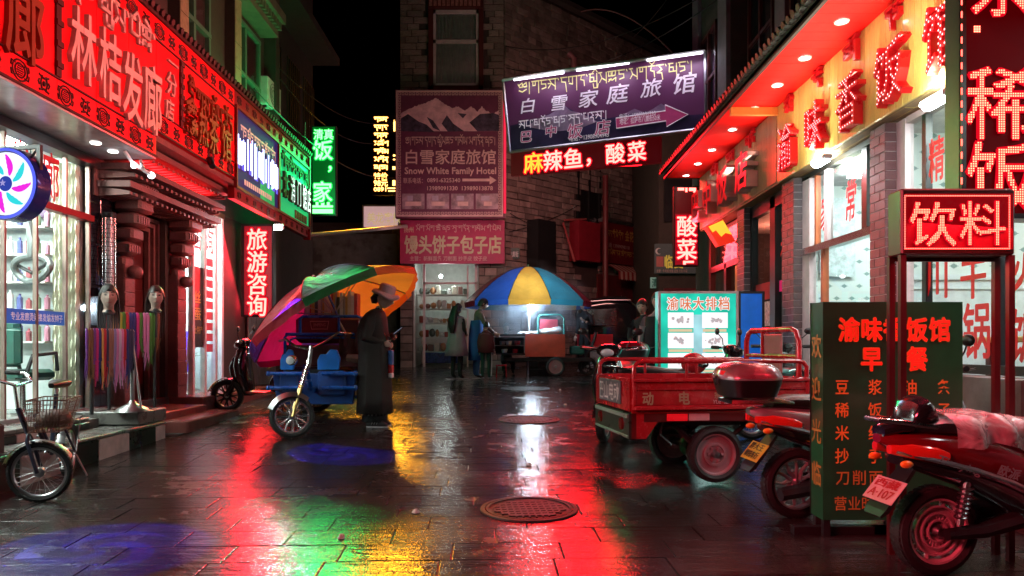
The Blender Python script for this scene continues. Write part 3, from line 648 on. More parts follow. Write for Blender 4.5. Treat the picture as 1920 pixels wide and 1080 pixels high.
# ---------------- right restaurant
m_wood = mat('pine_board', (.66, .50, .14), .35, coat=.3, var=.25, scale=3, stretch=(4, 4, .5), oi=.16)
m_wood2 = mat('weathered_board', (.30, .19, .10), .5, var=.3, scale=3, stretch=(4, 4, .5), oi=.2)
m_brick = mat('purple_brown_brick', (.17, .075, .08), .5, bump=.4, bs=40, oi=.22)
m_mortar = mat('pale_mortar', (.6, .55, .55), .8)
m_grey_brick = mat('grey_brick', (.12, .10, .10), .5, bump=.3, bs=40, oi=.2)
m_soff_red = mat('red_soffit_paint', (.78, .008, .006), .5, spec=.15, var=.08)
rb = thing('restaurant_building', 'restaurant building on the right with wood fascia, red canopy and dark upper floor', 'building', (4, 9, .3))
mb = MB(); mb.box(3.95, 13.42, -.2, 8, 16.0, 12); mb.box(4.25, 2, 4.6, 8, 13.42, 12); mb.box(7.0, 2, -.2, 8, 13.42, 4.6); mb.box(3.62, 2.2, 3.42, 8, 13.42, 4.6)
mb.build('wall', m_stone_dk, rb, True)
mb = MB(); mb.box(3.5, 2.0, -.3, 7.0, 13.42, .62); mb.build('floor', m_concrete, rb, True)
mb = MB(); mb.box(3.7, 2.0, 3.36, 7.0, 13.42, 3.418); mb.build('ceiling', mat('restaurant_ceiling', (.75, .75, .75), .6), rb, True)
# wood fascia boards
used = [0]
pieces('plank', 'fascia_plank', m_wood, rb, (3.40, 9.46, 3.40), -EY, EZ, 6.2, .98, .098, .98, .004, .02, .08, False, used=used, ch=.015)
pieces('plank', 'fascia_plank', m_wood2, rb, (3.40, 13.40, 3.42), -EY, EZ, 3.90, .94, .098, .94, .004, .02, .08, False, used=used, ch=.015)
mb = MB(); mb.box(3.401, 3.2, 3.40, 3.62, 13.42, 4.40); mb.build('fascia_core', m_wood2, rb, True)
pieces('plank', 'under_plank', m_wood, rb, (3.42, 9.46, 3.398), -EY, -EX * -1, 6.2, .19, 1.5, .095, .004, .01, .1, False, ch=.02)
# red soffit with downlights
y = 3.2; k = 0
while y < 13.4:
    mb = MB(); w = min(.20, 13.42 - y); mb.box(2.78, y, 4.372, 3.40, y + w - .004, 4.39); mb.build('soffit_board', m_soff_red, rb, True); y += .20; k += 1
m_fasc = mat('dark_tiled_edge', (.03, .02, .02), .5)
mb = MB(); mb.box(2.74, 3.2, 4.36, 2.775, 13.46, 4.50); mb.box(2.74, 3.2, 4.392, 4.25, 13.46, 4.44); mb.box(2.775, 13.43, 4.36, 3.6, 13.46, 4.46); mb.build('soffit_edge', m_fasc, rb, True)
mb = MB(); y = 3.2
while y < 13.5:                                                       # little roof tiles along the edge of the canopy
    mb.tube([(2.68, y, 4.50), (3.1, y, 4.62), (4.2, y, 4.95)], .045, n=6); mb.box(2.68, y + .04, 4.47, 4.2, y + .11, 4.49, None); y += .13
rt = mb.build('roof_tiles', m_fasc, rb, True); rt['kind'] = 'stuff'
m_dl2 = emi('soffit_lamp', (1, .93, .88), 30)
for k_, (px, py) in enumerate(((1575, 42), (1508, 110), (1460, 161), (1418, 204), (1376, 244), (1339, 282), (1312, 308), (1290, 330), (1660, -45))):
    Y = 3.05 * F / (CY - py); x = 3.09
    d = thing('canopy_downlight', 'round downlight in the red canopy soffit, ' + ('second', 'third', 'fourth', 'fifth', 'sixth', 'seventh', 'eighth', 'ninth', 'first')[k_] + ' from the near end', 'lamp', (x, Y, 4.37), group='downlights in the red canopy soffit')
    mb = MB(); mb.lathe([(.05, -.006), (.065, -.012), (.07, 0)], (0, 0, 0), n=16); mb.build('ring', m_white, d, smooth=True)
    mb = MB(); mb.lathe([(.001, -.004), (.052, -.004)], (0, 0, 0), n=16); mb.build('lens', m_dl2, d)
    spot('downlight_beam', (x, Y, 4.34), (x, Y, 0), (1, .5, .4), 9, 140, .9, .05, d)
mb = MB(); mb.box(2.78, 9.44, 4.27, 3.39, 9.50, 4.368); mb.build('beam', mat('orange_beam', (.7, .22, .05), .35), rb, True)
# purple plaster columns and dark windows on the upper floor
m_purple = mat('lilac_column', (.20, .15, .19), .6, dirt=.3)
for y0, y1 in ((13.44, 14.0), (11.36, 11.8), (9.4, 9.8), (15.5, 15.98)):
    X = 4.25 if y0 < 13.4 else 3.95
    mb = MB(); mb.box(X - .08, y0, 4.7, X - .002, y1, 12); mb.build('column', m_purple, rb, True)
for y0, y1 in ((11.95, 13.2), (9.95, 11.2), (14.2, 15.3)):
    X = 4.25 if y0 < 13.4 else 3.95
    f = MB()
    for a in (y0, (y0 + y1) / 2 - .03, y1 - .06): f.box(X - .07, a, 5.2, X - .003, a + .06, 7.6)
    for z in (5.2, 6.6, 7.54): f.box(X - .065, y0, z, X - .004, y1, z + .06)
    w = f.build('window', m_wood_dk, rb, True)
    p = MB(); p.quad((X - .02, y0, 5.2), (X - .02, y1, 5.2), (X - .02, y1, 7.6), (X - .02, y0, 7.6)); p.build('pane', m_ltile, w, True, fix=False)
# brick pillars
def pillar(label, y0, y1, m, bw_, bh_):
    t = thing('brick_pillar', label, 'pillar', (3.53, (y0 + y1) / 2, .3))
    mb = MB(); mb.box(3.458, y0 + .008, .1, 3.60, y1 - .008, 3.39); mb.build('mortar_core', m_mortar, t, True)
    pieces('brick', 'pillar_brick', m, t, (3.45, y0 + .008, .2), EX, EZ, .15, 3.19, .15, bh_, .008, .008, .1, False)
    pieces('brick', 'pillar_brick', m, t, (3.458, y1, .2), -EY, EZ, y1 - y0, 3.19, bw_, bh_, .008, .008, .1, True)
    return t
pillar('purple brown brick pillar with pale joints, the one behind the drinks sign', 6.86, 7.16, m_brick, .20, .088)
pillar('narrow grey brick pillar with white joints between the two restaurant windows', 9.10, 9.50, m_grey_brick, .20, .088)
pillar('grey brick pillar catching red light beside the far restaurant door', 11.05, 11.40, m_grey_brick, .20, .088)
# window walls
m_wframe = mat('pink_white_frame', (.62, .5, .5), .4); m_orange = mat('orange_trim', (.5, .12, .04), .4)
def window_thing(name, label, y0, y1, z0, bars, glassX=3.6):
    t = thing(name, label, 'shop window', (glassX, y0, .6)); mb = MB(); mb.quad((glassX, y1, z0), (glassX, y0, z0), (glassX, y0, 3.36), (glassX, y1, 3.36)); mb.build('pane', GLASS, t, True, fix=False)
    for nm, m, a, b, za, zb, th in bars:
        mb = MB(); mb.box(glassX - th, a, za, glassX + .03, b, zb); mb.build(nm, m, t, True)
    return t
w1 = window_thing('restaurant_window', 'large bright restaurant window with big red dish names behind the drinks sign', 2.4, 6.86, 1.17,
    [('frame', m_wframe, 6.70, 6.85, 1.17, 3.38, .05), ('frame', m_wframe, 2.4, 6.7, 3.33, 3.39, .04), ('mullion', m_black, 6.40, 6.46, 1.17, 3.33, .03), ('mullion', m_dark, 5.45, 5.50, 1.17, 3.33, .03), ('mullion', m_dark, 4.55, 4.6, 1.17, 3.33, .03), ('sill', m_dark, 2.4, 6.86, 1.10, 1.17, .06)])
for s, py0, py1, a, b in (('精', 255, 340, 1742, 1772), ('川', 470, 560, 1735, 1782), ('干', 480, 560, 1800, 1852), ('锅', 565, 672, 1806, 1860), ('火', 470, 545, 1898, 1950), ('饭', 575, 680, 1893, 1960)):
    ya, yb = yx(a, 3.595), yx(b, 3.595); ym = (ya + yb) / 2; z1 = CH + (CY - py0) / F * ym; z0 = CH + (CY - py1) / F * ym
    char('character', s, m_redfilm, w1, (3.593, ya, z0), -EY, EZ, ya - yb, z1 - z0, .002, .02)
w2 = window_thing('restaurant_window', 'restaurant window between the two brick pillars with two red handwritten characters', 7.16, 9.10, .62,
    [('frame', m_wframe, 8.86, 9.08, .62, 3.36, .05), ('mullion', m_orange, 8.50, 8.56, .62, 2.42, .04), ('mullion', m_wframe, 8.38, 8.47, 2.5, 3.36, .04), ('mullion', m_black, 7.45, 7.56, 2.5, 3.36, .04), ('transom', m_chrome, 7.16, 9.0, 2.42, 2.50, .08), ('head', m_dark, 7.16, 9.1, 3.33, 3.39, .05), ('mullion', m_orange, 8.72, 8.76, 2.5, 3.36, .03)])
for s, py0, py1, a, b in (('家', 365, 432, 1538, 1556), ('常', 335, 415, 1584, 1605)):
    ya, yb = yx(a, 3.595), yx(b, 3.595); ym = (ya + yb) / 2; z1 = CH + (CY - py0) / F * ym; z0 = CH + (CY - py1) / F * ym
    char('character', s, m_redfilm, w2, (3.593, ya, z0), -EY, EZ, ya - yb, z1 - z0, .002, .015, shear=.2)
w3 = window_thing('restaurant_door', 'dark framed glass restaurant door with paper notices between the grey brick pillars', 9.5, 11.05, .62,
    [('frame', m_black, 9.52, 9.62, .62, 3.36, .06), ('frame', m_dark, 10.0, 10.2, .62, 3.36, .06), ('frame', m_black, 10.95, 11.04, .62, 3.36, .06), ('head', m_black, 9.5, 11.05, 3.2, 3.38, .06)])
char('character', '菜', m_redfilm, w3, (3.593, 9.95, 2.5), -EY, EZ, .26, .55, .002, .01, shear=.2)
mb = MB(); mb.quad((3.592, 9.98, 2.05), (3.592, 9.64, 2.05), (3.592, 9.64, 2.2), (3.592, 9.98, 2.2)); mb.build('pink_film', mat('pink_film', (.6, .02, .12), .4, emit=(1, .02, .2), es=.4), w3, True, fix=False)
m_paper = mat('paper_notice', (.62, .58, .55), .7, scale=22, var=.5); m_redpaper = mat('red_paper', (.4, .02, .02), .7)
for y0, y1, z0, z1, m in ((10.35, 10.7, 1.6, 1.95, m_paper), (10.75, 10.93, 1.55, 1.9, m_paper), (10.4, 10.65, 1.15, 1.5, m_redpaper), (10.3, 10.95, 1.98, 2.22, m_redpaper), (10.7, 10.9, 1.1, 1.45, m_paper)):
    mb = MB(); mb.quad((3.592, y1, z0), (3.592, y0, z0), (3.592, y0, z1), (3.592, y1, z1)); mb.build('notice', m, w3, True, fix=False)
w4 = window_thing('far_restaurant_door', 'red framed glass doors at the far end of the restaurant under the metal letters', 11.40, 13.40, .62,
    [('frame', m_redstep, 11.42, 11.52, .62, 3.36, .06), ('frame', m_wood_dk, 12.3, 12.42, .62, 2.7, .06), ('frame', m_wood_dk, 13.25, 13.38, .62, 3.36, .06), ('transom', m_wood_dk, 11.5, 13.3, 2.62, 2.72, .06), ('mullion', mat('yellow_pvc', (.4, .35, .05), .4), 11.62, 11.9, .62, 2.62, .03)])
# rooms with patterned wallpaper
def wallpaper():
    m = bpy.data.materials.new('fan_wallpaper'); m.use_nodes = True; N = m.node_tree.nodes; L = m.node_tree.links; b = N['Principled BSDF']
    tc = N.new('ShaderNodeTexCoord'); mp = N.new('ShaderNodeMapping'); mp.inputs['Scale'].default_value = (5.2, 1, 6.4); L.new(tc.outputs['Object'], mp.inputs[0])
    sx = N.new('ShaderNodeSeparateXYZ'); L.new(mp.outputs[0], sx.inputs[0])
    def mt(op, a, b_=0.0):
        n = N.new('ShaderNodeMath'); n.operation = op
        for i, q in enumerate((a, b_)):
            if hasattr(q, 'links'): L.new(q, n.inputs[i])
            else: n.inputs[i].default_value = q
        return n.outputs[0]
    row = mt('FLOOR', sx.outputs[2]); sh = mt('MULTIPLY', mt('MODULO', row, 2.0), .5)
    fx = mt('SUBTRACT', mt('FRACT', mt('ADD', sx.outputs[0], sh)), .5); fz = mt('SUBTRACT', mt('FRACT', sx.outputs[2]), .5)
    d = mt('ADD', mt('MULTIPLY', mt('ABSOLUTE', fx), 1.0), mt('MULTIPLY', mt('ABSOLUTE', fz), 1.3)); pet = mt('ADD', d, mt('MULTIPLY', mt('ABSOLUTE', mt('SINE', mt('MULTIPLY', mt('ARCTAN2', fz, fx), 6.0))), .08))
    k = mt('LESS_THAN', pet, .27); c = N.new('ShaderNodeMix'); c.data_type = 'RGBA'; c.inputs[6].default_value = (.72, .80, .76, 1); c.inputs[7].default_value = (.22, .34, .31, 1); L.new(k, c.inputs[0]); L.new(c.outputs[2], b.inputs['Base Color']); b.inputs['Roughness'].default_value = .6
    return m
m_wallp = wallpaper(); m_wains = mat('pale_wainscot', (.72, .80, .80), .4)
m_tube2 = emi('restaurant_tube', (.88, 1, 1), 42)
def room(label, ynear, yfar, rail, X0=3.7):
    t = thing('dining_room', label, 'shop interior', (5, yfar, .6))
    mb = MB(); mb.quad((X0, yfar, rail), (6.98, yfar, rail), (6.98, yfar, 3.36), (X0, yfar, 3.36)); mb.build('wallpaper', m_wallp, t, True, fix=False)
    mb = MB(); mb.box(X0, yfar - .01, .62, 6.98, yfar + .05, rail); mb.build('wainscot', m_wains, t, True)
    mb = MB(); mb.box(X0, yfar - .04, rail, 6.98, yfar + .02, rail + .05); mb.box(X0, yfar - .03, rail - .09, 6.98, yfar, rail - .06); mb.build('rail', m_wains, t, True)
    mb = MB(); mb.quad((6.97, yfar, .62), (6.97, ynear, .62), (6.97, ynear, 3.36), (6.97, yfar, 3.36)); mb.build('side_wallpaper', m_wains, t, True, fix=False)
    mb = MB(); mb.box(4.2, (ynear + yfar) / 2 - .1, 3.30, 6.4, (ynear + yfar) / 2 + .1, 3.35); mb.box(3.95, yfar - .7, 3.30, 4.1, ynear + .3, 3.345); mb.build('ceiling_lamp', m_tube2, t, True)
    return t
room('bright dining room with fan patterned wallpaper behind the big red dish names', 2.4, 7.10, 1.95)
r2 = room('bright dining room with fan patterned wallpaper seen between the brick pillars', 7.22, 9.45, 1.62)
mb = MB(); mb.box(3.7, 9.52, .62, 7, 9.56, 3.4); mb.box(3.9, 11.05, .62, 7, 11.1, 3.4); mb.box(6.5, 9.5, .62, 6.55, 13.3, 3.4); mb.build('partition', mat('dim_room_wall', (.22, .24, .2), .7, dirt=.4), rb, True)
point('hall_lamp', (4.6, 10.3, 3.0), (.8, 1, .9), 10, .1, rb); point('door_lamp', (4.4, 12.4, 3.0), (1, .25, .15), 22, .1, rb)
mb = MB()
m_inner = mat('inner_poster', (.6, .7, .7), .5, scale=14, var=.4)
mb.quad((3.9, 9.40, 2.2), (4.35, 9.40, 2.2), (4.35, 9.40, 3.2), (3.9, 9.40, 3.2)); mb.build('poster', m_inner, r2, True, fix=False)
# stone base under the first window, table with bowls inside
bs = thing('window_base', 'grey veined stone base under the large restaurant window', 'wall', (3.6, 5, .2))
y = 2.4
while y < 6.8:
    mb = MB(); w = min(.88, 6.86 - y); mb.rbox((3.54, y + w / 2, .63), .14, w - .008, .92, .01); mb.build('panel', mat('veined_stone', (.20, .17, .17), .35, scale=2.4, var=.5, dirt=.5), bs, True); y += .88
tb = thing('dining_table', 'wooden dining table behind the big red dish names', 'table', (4.9, 6.2, .62))
mb = MB(); mb.rbox((0, 0, .75), 1.6, .8, .05, .01); mb.build('top', m_wood, tb)
for sx in (-.7, .7):
    for sy in (-.3, .3): mb = MB(); mb.box(sx - .03, sy - .03, 0, sx + .03, sy + .03, .73); mb.build('leg', m_wood_dk, tb)
for x, c, q in ((-.5, (.02, .1, .06), 'leftmost green'), (-.35, (.1, .05, .02), 'brown'), (-.1, (.02, .1, .06), 'second green'), (.2, (.5, .5, .5), 'pale')):
    b_ = thing('table_bottle', q + ' bottle standing on the dining table behind the red dish names', 'bottle', (4.9 + x, 6.2, 1.395), group='bottles on the dining table')
    mb = MB(); mb.lathe([(.001, 0), (.035, 0), (.035, .13), (.012, .17), (.012, .21), (.001, .21)], n=10); mb.build('body', mat('bottle_glass_%.2f' % c[0], c, .15), b_, smooth=True)
# low kerb in front of the restaurant
kb = thing('restaurant_kerb', 'low grey stone kerb along the foot of the restaurant', 'kerb', (3.3, 6, .2)); y = 2.2; k_ = 0
while y < 13.4:
    mb = MB(); mb.rbox((3.30, y + .45, gz(y + .45) + .05), .36, .89, .16, .015); mb.build('kerbstone', m_walk, kb, True); y += .9
# wall floodlights on the fascia edge
def flood(label, px, py, power, X=3.3, col=(.85, .95, 1), tgt=None):
    Y = yx(px, X); z = zx(px, py, X); t = thing('fluorescent_floodlight', label, 'lamp', (X, Y, z))
    mb = MB(); mb.rbox((0, 0, .03), .10, .34, .05, .01); mb.build('housing', m_white, t)
    mb = MB(); mb.rbox((0, 0, -.005), .08, .30, .03, .01); mb.build('tube', emi('floodlight_tube', (.86, .97, 1), 60), t)
    return t
flood('glaring cool white light under the wood fascia left of the narrow handwritten characters', 1540, 305, 0)
flood('glaring cool white light under the wood fascia beside the tall LED board', 1757, 192, 0)
for Y in (8.15, 5.85):
    area('cool_wash', (3.18, Y, 3.35), (3.9, Y, 2.5), .08, .4, (.85, .97, 1), 22)
    area('cool_wash', (3.28, Y, 3.33), (3.40, Y, 4.2), .08, 1.8, (.92, 1, .72), 56)

# big box letters on the fascia
m_letter_red = mat('red_letter_face', (.45, .002, .005), .3, emit=(1, .02, .03), es=.15)
m_letter_grey = mat('steel_letter_side', (.45, .33, .33), .35, .4)
m_dot_pink = emi('pink_diode', (1, .45, .45), 5)
fs = thing('fascia_lettering', 'row of big red box characters with lit dots on the yellow wood fascia', 'sign', (3.38, 7.4, 3.7))
for s, Y, w in (('渝', 8.98, .50), ('味', 8.14, .52), ('香', 7.31, .52), ('饭', 6.5, .54), ('馆', 5.70, .54)):
    c = char('character', s, m_letter_red, fs, (3.38, Y + w / 2, 3.46), -EY, EZ, w, .56, .09, .004, True)
    mb = MB(); dots(mb, s, (3.288, Y + w / 2, 3.46), -EY, EZ, w, .56, 20, 22, .004, -.005, .55, lambda u, v: (int(u * 20 + .5) + int(v * 22 + .5)) % 2 == 0); mb.build('diodes', m_dot_pink, c, True, fix=False)['kind'] = 'stuff'
for s, Y, w in (('si', 8.98, .22), ('ro', 8.14, .22), ('Ko', 7.31, .3), ('dN', 6.5, .25), ('g', 5.8, .2)):
    mb = MB(); tib(mb, s, (3.38, Y + w / 2, 4.10), -EY, EZ, w, .26, .004, .10, .05); mb.build('tibetan_letter', m_letter_red, fs, True, fix=False)
f2 = thing('far_fascia_lettering', 'deep grey sided box characters on the weathered boards at the far restaurant end', 'sign', (3.38, 11.5, 3.7))
for s, Y in (('店', 10.45), ('饭', 11.42), ('中', 12.3), ('巴', 13.1)):
    char('character', s, m_letter_grey, f2, (3.38, Y + .3, 3.52), -EY, EZ, .6, .56, .16, .02, True)
    char('character_face', s, m_letter_red, f2, (3.219, Y + .3, 3.52), -EY, EZ, .6, .56, .003, .02)
for s, Y in (('Kro', 10.45), ('Ns', 11.42), ('bi', 12.3)):
    mb = MB(); tib(mb, s, (3.38, Y + .2, 4.12), -EY, EZ, .36, .24, .004, .10, .04); mb.build('tibetan_letter', m_letter_red, f2, True, fix=False)

# ---------------- hotel in the middle
m_block = mat('rough_stone_block', (.27, .20, .175), .85, bump=.9, bs=22, dirt=.45, oi=.35)
m_hcore = mat('hotel_mortar', (.07, .05, .045), .9)
hb = thing('stone_hotel', 'tall rough stone hotel building closing the street with shuttered shops at its foot', 'building', (-.25, 20.5, .7))
Cn = V3((-.25, 20.5, 0)); D = V3((.7071, .7071, 0)); Nn = V3((.7071, -.7071, 0))
mb = MB()
mb.prism([(-3.13, 20.51), (-.25, 20.51), (-.25 + 12 * .7071, 20.51 + 12 * .7071), (-3.13, 34)], (0, 0, 4.3), EX, EY, V3((0, 0, 7.2)))
mb.prism([(-.95, 20.51), (-.25, 20.51), (-.25 + 12 * .7071, 20.51 + 12 * .7071), (-.95, 34)], (0, 0, -.2), EX, EY, V3((0, 0, 4.5)))
mb.box(-3.13, 20.51, -.2, -2.78, 22.4, 4.3); mb.box(-2.78, 22.2, -.2, -.95, 22.4, 4.3)
mb.build('wall', m_hcore, hb, True)
used = [0]
pieces('stone', 'stone_block', m_block, hb, (-.25 , 20.49, 0) + V3((0, 0, 0)) if False else V3((-.25, 20.49, .9)), D, EZ, 8.4, 5.6, .40, .175, .018, .05, .6, True, limit=170, used=used, wvar=.35, tilt=.03, ch=.05, skip=lambda u, v: (3.1 < u < 4.2 and 2.3 < v < 5.2))
used = [0]
pieces('stone', 'stone_block', m_block, hb, (-3.13, 20.50, 7.4), EX, EZ, 2.88, 4.1, .40, .175, .018, .05, .6, True, limit=130, used=used, wvar=.35, tilt=.03, ch=.05, skip=lambda u, v: .78 < u < 2.3 and 1.0 < v < 3.7)
pieces('stone', 'stone_block', m_block, hb, (-3.13, 20.50, 4.2), EX, EZ, 2.88, 3.2, .40, .175, .018, .05, .6, True, limit=0, wvar=.35, tilt=.03, stuff='lower_stonework')
pieces('stone', 'stone_block', m_block, hb, V3((-.25, 20.49, 6.5)), D, EZ, 11.8, 4.9, .40, .175, .018, .05, .6, True, limit=0, wvar=.35, tilt=.03, stuff='upper_stonework')
pieces('stone', 'stone_block', m_block, hb, (-3.13, 20.50, .7), EX, EZ, .35, 3.5, .35, .23, .02, .04, .5, False, limit=0, wvar=.1, stuff='pier_stonework')
pieces('stone', 'stone_block', m_block, hb, (-.95, 20.50, .7), EX, EZ, .70, 3.5, .35, .23, .02, .04, .5, True, limit=0, wvar=.1, stuff='pier_stonework')
mb = MB(); mb.box(-3.13, 20.46, 11.4, -.25, 20.6, 11.6); mb.prism([(0, 0), (.25, 0), (.25, .15), (0, .15)], Cn + V3((0, 0, 11.5)), Nn, EZ, D * 12); mb.build('coping', m_hcore, hb, True)
# curtained window
f = MB(); f.box(-2.33, 20.36, 8.35, -2.2, 20.5, 10.7); f.box(-.95, 20.36, 8.35, -.82, 20.5, 10.7); f.box(-2.33, 20.3, 10.62, -.82, 20.5, 10.98); f.box(-2.33, 20.36, 8.33, -.82, 20.5, 8.5)
f.build('window_surround', m_wood_dk, hb, True)
w = MB(); w.box(-2.2, 20.40, 8.5, -.95, 20.46, 8.58); w.box(-2.2, 20.40, 9.68, -.95, 20.46, 9.78); w.box(-2.2, 20.40, 10.5, -.95, 20.46, 10.6); w.box(-2.2, 20.40, 8.5, -2.13, 20.46, 10.6); w.box(-1.02, 20.40, 8.5, -.95, 20.46, 10.6)
w = w.build('window', m_wframe, hb, True)
p = MB(); p.quad((-2.13, 20.45, 8.55), (-1.02, 20.45, 8.55), (-1.02, 20.45, 10.55), (-2.13, 20.45, 10.55)); p.build('pane', GLASS, w, True, fix=False)
c = MB(); n = 40; c.loft([[V3((-2.13 + 1.11 * i / n, 20.49 + .012 * math.sin(i * 1.9), z)) for i in range(n + 1)] for z in (8.55, 10.55)], caps=False, closed=False); c.build('curtain', mat('pink_grey_curtain', (.5, .34, .37), .9), w, True, smooth=True)
v_ = MB()
for k in range(12): v_.box(-2.3 + k * .12, 20.29, 10.66, -2.22 + k * .12, 20.34, 10.94)
v_.build('valance', mat('faded_valance', (.4, .15, .13), .8, var=.6, scale=14), hb, True)
# bun shop in the opening
m_shelf = mat('shop_shelf', (.5, .5, .46), .5)
bn = thing('bun_shop', 'small lit bun shop with shelves of packets behind its glass counter', 'shop interior', (-1.9, 21.3, .75))
mb = MB(); mb.box(-2.78, 22.1, .6, -.95, 22.19, 4.0); mb.box(-2.775, 20.6, .6, -2.74, 22.1, 4.0); mb.box(-.99, 20.6, .6, -.955, 22.1, 4.0); mb.build('room_wall', m_shelf, bn, True)
f = MB(); f.box(-2.5, 20.55, .75, -2.44, 20.6, 3.6); f.box(-1.28, 20.55, .75, -1.24, 20.6, 3.55); f.box(-2.5, 20.55, 3.05, -1.0, 20.6, 3.1); f.box(-1.06, 20.55, .75, -1.0, 20.6, 3.6); f.build('frame', m_wframe, bn, True)
g = MB(); g.quad((-2.44, 20.57, .8), (-1.28, 20.57, .8), (-1.28, 20.57, 3.05), (-2.44, 20.57, 3.05)); g.build('pane', GLASS, bn, True, fix=False)
pk = [(.30, .05, .04), (.55, .5, .42), (.1, .12, .1), (.45, .22, .1), (.6, .6, .6), (.25, .12, .1)]
for z in (1.15, 1.55, 1.95, 2.35, 2.75):
    s_ = MB(); s_.box(-2.7, 20.75, z, -1.3, 21.15, z + .03); sh_ = s_.build('shelf', m_shelf, bn, True); x = -2.65
    while x < -1.4:
        w_ = random.uniform(.09, .17); h_ = random.uniform(.12, .26); q = MB()
        if random.random() < .5: q.ball((x + w_ / 2, 20.9, z + .03 + h_ / 2), w_ * .55, .1, h_ * .5, 8, 5)
        else: q.rbox((x + w_ / 2, 20.9, z + .03 + h_ / 2), w_ * .9, .16, h_, .015)
        kk = random.randrange(6); q.build('packet', mat('packet_%d' % kk, pk[kk], .5), sh_, True); x += w_ + .01
q = MB(); q.rbox((-2.0, 20.66, 1.0), .9, .04, .3, .01); q.build('notice_board', mat('blue_notice', (.04, .04, .2), .5, var=.8, scale=16), bn, True)
q = MB(); q.ball((-2.02, 20.7, 3.28), .05); q.build('bulb', emi('shop_bulb', (.9, 1, 1), 60), bn, True); point('bun_light', (-1.9, 20.8, 3.2), (.85, 1, .95), 30, .08, bn)
# ground floor of the receding side: shopfronts, awning, pipe
sd = lambda t, n, z: Cn + D * t + Nn * n + V3((0, 0, z))
def sbox(mb, t0, t1, n0, n1, z0, z1):
    vs = [sd(t, n, z) for z in (z0, z1) for n in (n0, n1) for t in (t0, t1)]; return mb.add(vs, [(0, 2, 3, 1), (4, 5, 7, 6), (0, 1, 5, 4), (2, 6, 7, 3), (0, 4, 6, 2), (1, 3, 7, 5)])
m_reddoor = mat('dull_red_shutter', (.16, .02, .025), .5, dirt=.4)
mb = MB(); sbox(mb, 4.0, 5.2, .06, .12, .6, 3.6); sbox(mb, 5.3, 7.4, .06, .10, .6, 3.5); mb.build('shop_front', m_reddoor, hb, True)
aw = thing('striped_awning', 'scalloped red and cream striped awning under the dark red shop sign', 'awning', sd(5.7, .5, 3.6)); n = 26
for i in range(n):
    t0 = 4.4 + i * 3.0 / n; t1 = t0 + 3.0 / n; q = MB(); zz = [3.95, 3.55, 3.42 - .03]
    q.quad(sd(t0, .15, 3.95), sd(t1, .15, 3.95), sd(t1, .62, 3.68), sd(t0, .62, 3.68)); q.add([sd(t0, .62, 3.68), sd(t1, .62, 3.68), sd(t1, .63, 3.45), sd((t0 + t1) / 2, .64, 3.40), sd(t0, .63, 3.45)], [(0, 1, 2, 3, 4)])
    q.build('stripe', mat('cream_awning', (.6, .42, .34), .7) if i % 2 else mat('red_awning', (.4, .05, .05), .7), aw, True, fix=False)
pp = thing('steel_post', 'tall dark red steel post in front of the shop with the striped awning', 'post', sd(3.9, .5, .8)); mb = MB(); mb.tube([sd(3.9, .5, .6), sd(3.9, .5, 6.6)], .09, n=12); mb.build('post', mat('dark_red_steel', (.2, .03, .035), .4, dirt=.4), pp, True, smooth=True)
ch_ = thing('chimney_duct', 'square black duct standing against the stone wall right of the umbrella stall', 'duct', sd(1.4, .35, .8)); mb = MB(); sbox(mb, .85, 1.6, .05, .5, .7, 4.9); mb.build('duct', m_black, ch_, True)
bx = thing('red_box_sign', 'plain dark red projecting sign box left of the steel post', 'sign', sd(3.2, .4, 4.4)); mb = MB(); sbox(mb, 2.7, 3.7, .06, .45, 3.9, 5.1); mb.build('box', mat('dull_red_box', (.3, .015, .03), .4), bx, True)
tp = thing('vertical_pipe', 'pink lit rooftop pipe rising beside the hotel roof', 'pipe', sd(2.3, .1, 9)); mb = MB(); mb.tube([sd(2.75, .2, 7.6), sd(2.75, .2, 10.0), sd(2.6, .1, 10.15)], .09); mb.build('pipe', mat('pink_pipe', (.4, .15, .17), .5), tp, True, smooth=True)
br = thing('slanting_brace', 'thin slanting red brace beside the projecting red box', 'brace', sd(2.3, .3, 4.5)); mb = MB(); mb.tube([sd(2.25, .2, 5.0), sd(2.6, .35, 3.85)], .035); mb.tube([sd(2.2, .3, 5.05), sd(3.2, .3, 5.2)], .03); mb.build('bar', mat('red_steel_brace', (.5, .1, .1), .4), br, True, smooth=True)
sw = thing('hotel_side_window', 'dark barred window in the stone wall above the dark red shop sign', 'window', sd(3.6, .05, 6)); mb = MB(); sbox(mb, 3.1, 4.2, -.1, .02, 4.7, 6.9); mb.build('recess', m_black, sw, True)
for t in (3.1, 3.64, 4.16): mb = MB(); sbox(mb, t, t + .07, .02, .07, 4.7, 6.9); mb.build('bar', m_dark, sw, True)
# side street buildings behind the restaurant end
eb = thing('side_street_building', 'dim building beyond the end of the restaurant with small signs on it', 'building', (4.5, 22, .8))
mb = MB(); mb.box(3.97, 20.15, -.1, 9, 27, 9); mb.build('wall', m_stone_dk, eb, True)
for y0, y1, z0, z1, mm in ((4.1, 5.0, .75, 2.9, m_reddoor), (5.2, 6, .75, 3.0, m_wood_dk)):
    mb = MB(); mb.box(y0, 20.08, z0, y1, 20.14, z1); mb.build('door', mm, eb, True)
mb = MB(); mb.box(4.1, 20.05, 4.7, 5.0, 20.14, 6.1)
mb.build('window_grille', m_dark, eb, True)
